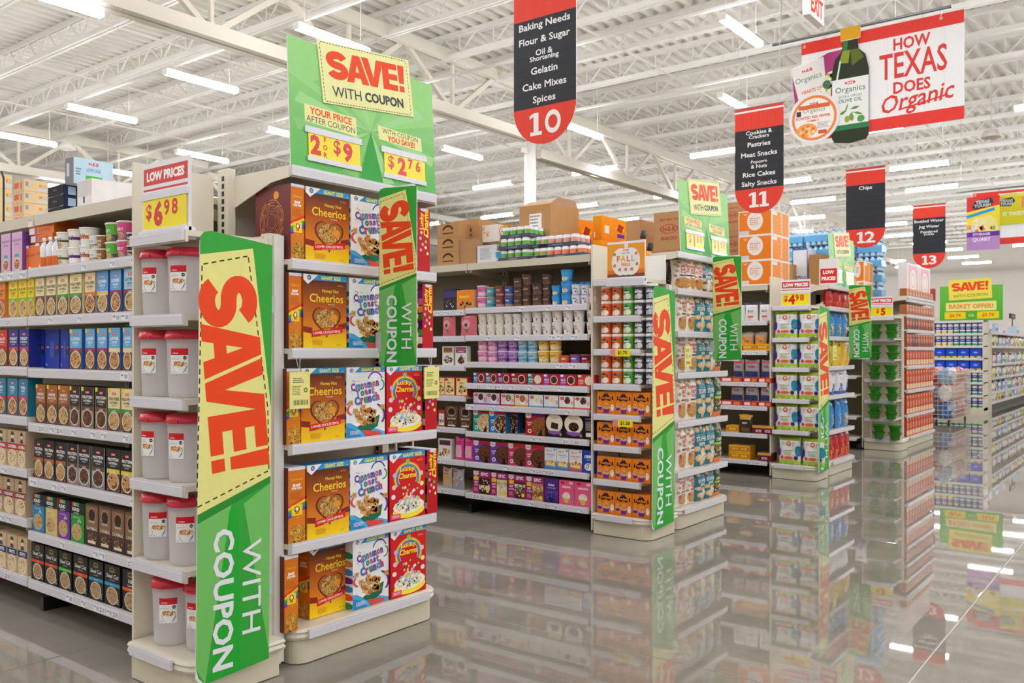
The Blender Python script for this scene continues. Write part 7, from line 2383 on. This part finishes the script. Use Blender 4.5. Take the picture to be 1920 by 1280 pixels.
for i, u in enumerate((1749, 1851)):
    Y = 3.9; Xp = xat(u, Y)
    o = thing('mop_handle', ('red capped pole standing behind the carton endcap', 'red capped pole standing beyond the wipes header')[i], 'pole', (Xp, Y, 0))
    m = MB(); m.tube((0, 0, 0), (0, 0, FZ[0] + .35), .03, '#b8a8a0', 8); m.build('pole', 'paint', o)
    m = MB(); m.tube((0, 0, FZ[0] + .35), (0, 0, FZ[0] + .6), .05, '#a83a3a', 8); m.build('cap', 'gloss', o)

# wire bin of packaged goods
BX, BY = 17.0, 3.2
o = thing('wire_bin', 'tall wire bin cart filled with wrapped goods beside the carton endcap', 'cart', (BX, BY, 0))
wd, dp, hb = 1.6, .66, .98
for s in range(20):
    x = wd * s / 19
    for y in (0, dp):
        m = MB(); m.tube((x, y, .12), (x, y, hb), .004, '#cfc8b8', 5); m.build('bin_wire', 'paint', o)
for s in range(1, 8):
    y = dp * s / 8
    for x in (0, wd):
        m = MB(); m.tube((x, y, .12), (x, y, hb), .004, '#cfc8b8', 5); m.build('bin_wire', 'paint', o)
for z in (.12, .2, .28, .36, .44, .52, .6, .68, .76, .84, .92, .98):
    m = MB()
    for p, q in (((0, 0), (wd, 0)), ((wd, 0), (wd, dp)), ((wd, dp), (0, dp)), ((0, dp), (0, 0))): m.tube((*p, z), (*q, z), .005, '#cfc8b8', 5)
    m.build('bin_hoop', 'paint', o)
m = MB(); m.box(0, 0, .115, wd, dp, .125, '#a8a294'); m.build('bin_floor', 'paint', o)
for x in (.08, wd - .08):
    for y in (.08, dp - .08):
        m = MB(); m.lathe([(.05, -.012), (.05, .012)], '#1c1c1c', 14)
        q = m.build('caster', 'gloss', o, (x, y, .05)); q.rotation_euler = (PI / 2, 0, 0)
        m = MB(); m.box(x - .02, y - .02, .08, x + .02, y + .02, .12, '#8a8a8a'); m.build('fork', 'metal', o)
r = random.Random(5)
cl = ['#3a6ab0', '#c84a4a', '#d8d4e0', '#e8b0a8', '#8aa8c8', '#e0dcd8']
for i, c in enumerate(cl): bag('binbag%d' % i, 'wrapped_pack', 'pack', .36, .3, .24, c, lambda a, c=c: (a.rect(.1, .5, .9, .75, mixc(c, '#fff', .5)), a.text('SALE', .5, .3, .12, '#fff', .03, w=.5)), cat='pack', seed=40 + i, nx=8, ny=8)
CNM = ('blue', 'red', 'pale lilac', 'pink', 'grey blue', 'cream')
n = 0
for lv in range(3):
    for i in range(4):
        for j in range(2):
            c = (n * 5 + lv) % 6 if i < 2 else (1, 3)[(n + lv) % 2]
            place('binbag%d' % c, BX + .23 + i * .38, BY + .05 + j * .3, .128 + lv * .303, .1 * ((n % 3) - 1), '%s wrapped pack in the wire bin, %s layer, %s %s column' % (CNM[c], LV[lv], 'front' if j == 0 else 'rear', ORD[i + 1]), 'packs in the wire bin'); n += 1

# yellow handles with black ends standing over the second wing
for i, (u, v, X_, tilt) in enumerate(((1117, 470, 5.75, -.35), (1206, 448, 5.85, 0.0), (1270, 470, 5.8, .2))):
    Y = yat(u, X_)
    if i == 2: X_, Y = 5.93, 3.25
    z = zat(v, X_, Y) - .14
    o = thing('tool_handle', ('slanting yellow handle with black end by the orange cases', 'upright yellow handle with black end behind the autumn sign', 'yellow handle with black end beside the second header')[i], 'handle', (X_, Y, z))
    o.rotation_euler = (tilt, 0, 0)
    m = MB(); m.lathe([(.02, 0), (.024, .05), (.022, .14)], '#eaa41c', 12); m.build('grip', 'gloss', o)
    m = MB(); m.lathe([(.022, .138), (.026, .15), (.022, .2), (.012, .205)], '#26221e', 12); m.build('end_cap', 'gloss', o)
    m = MB(); m.tube((0, 0, -.25), (0, 0, 0), .018, '#eaa41c', 10); m.build('shaft', 'gloss', o)
for l_ in WARN: print('LABEL?', len(l_.split()), l_)
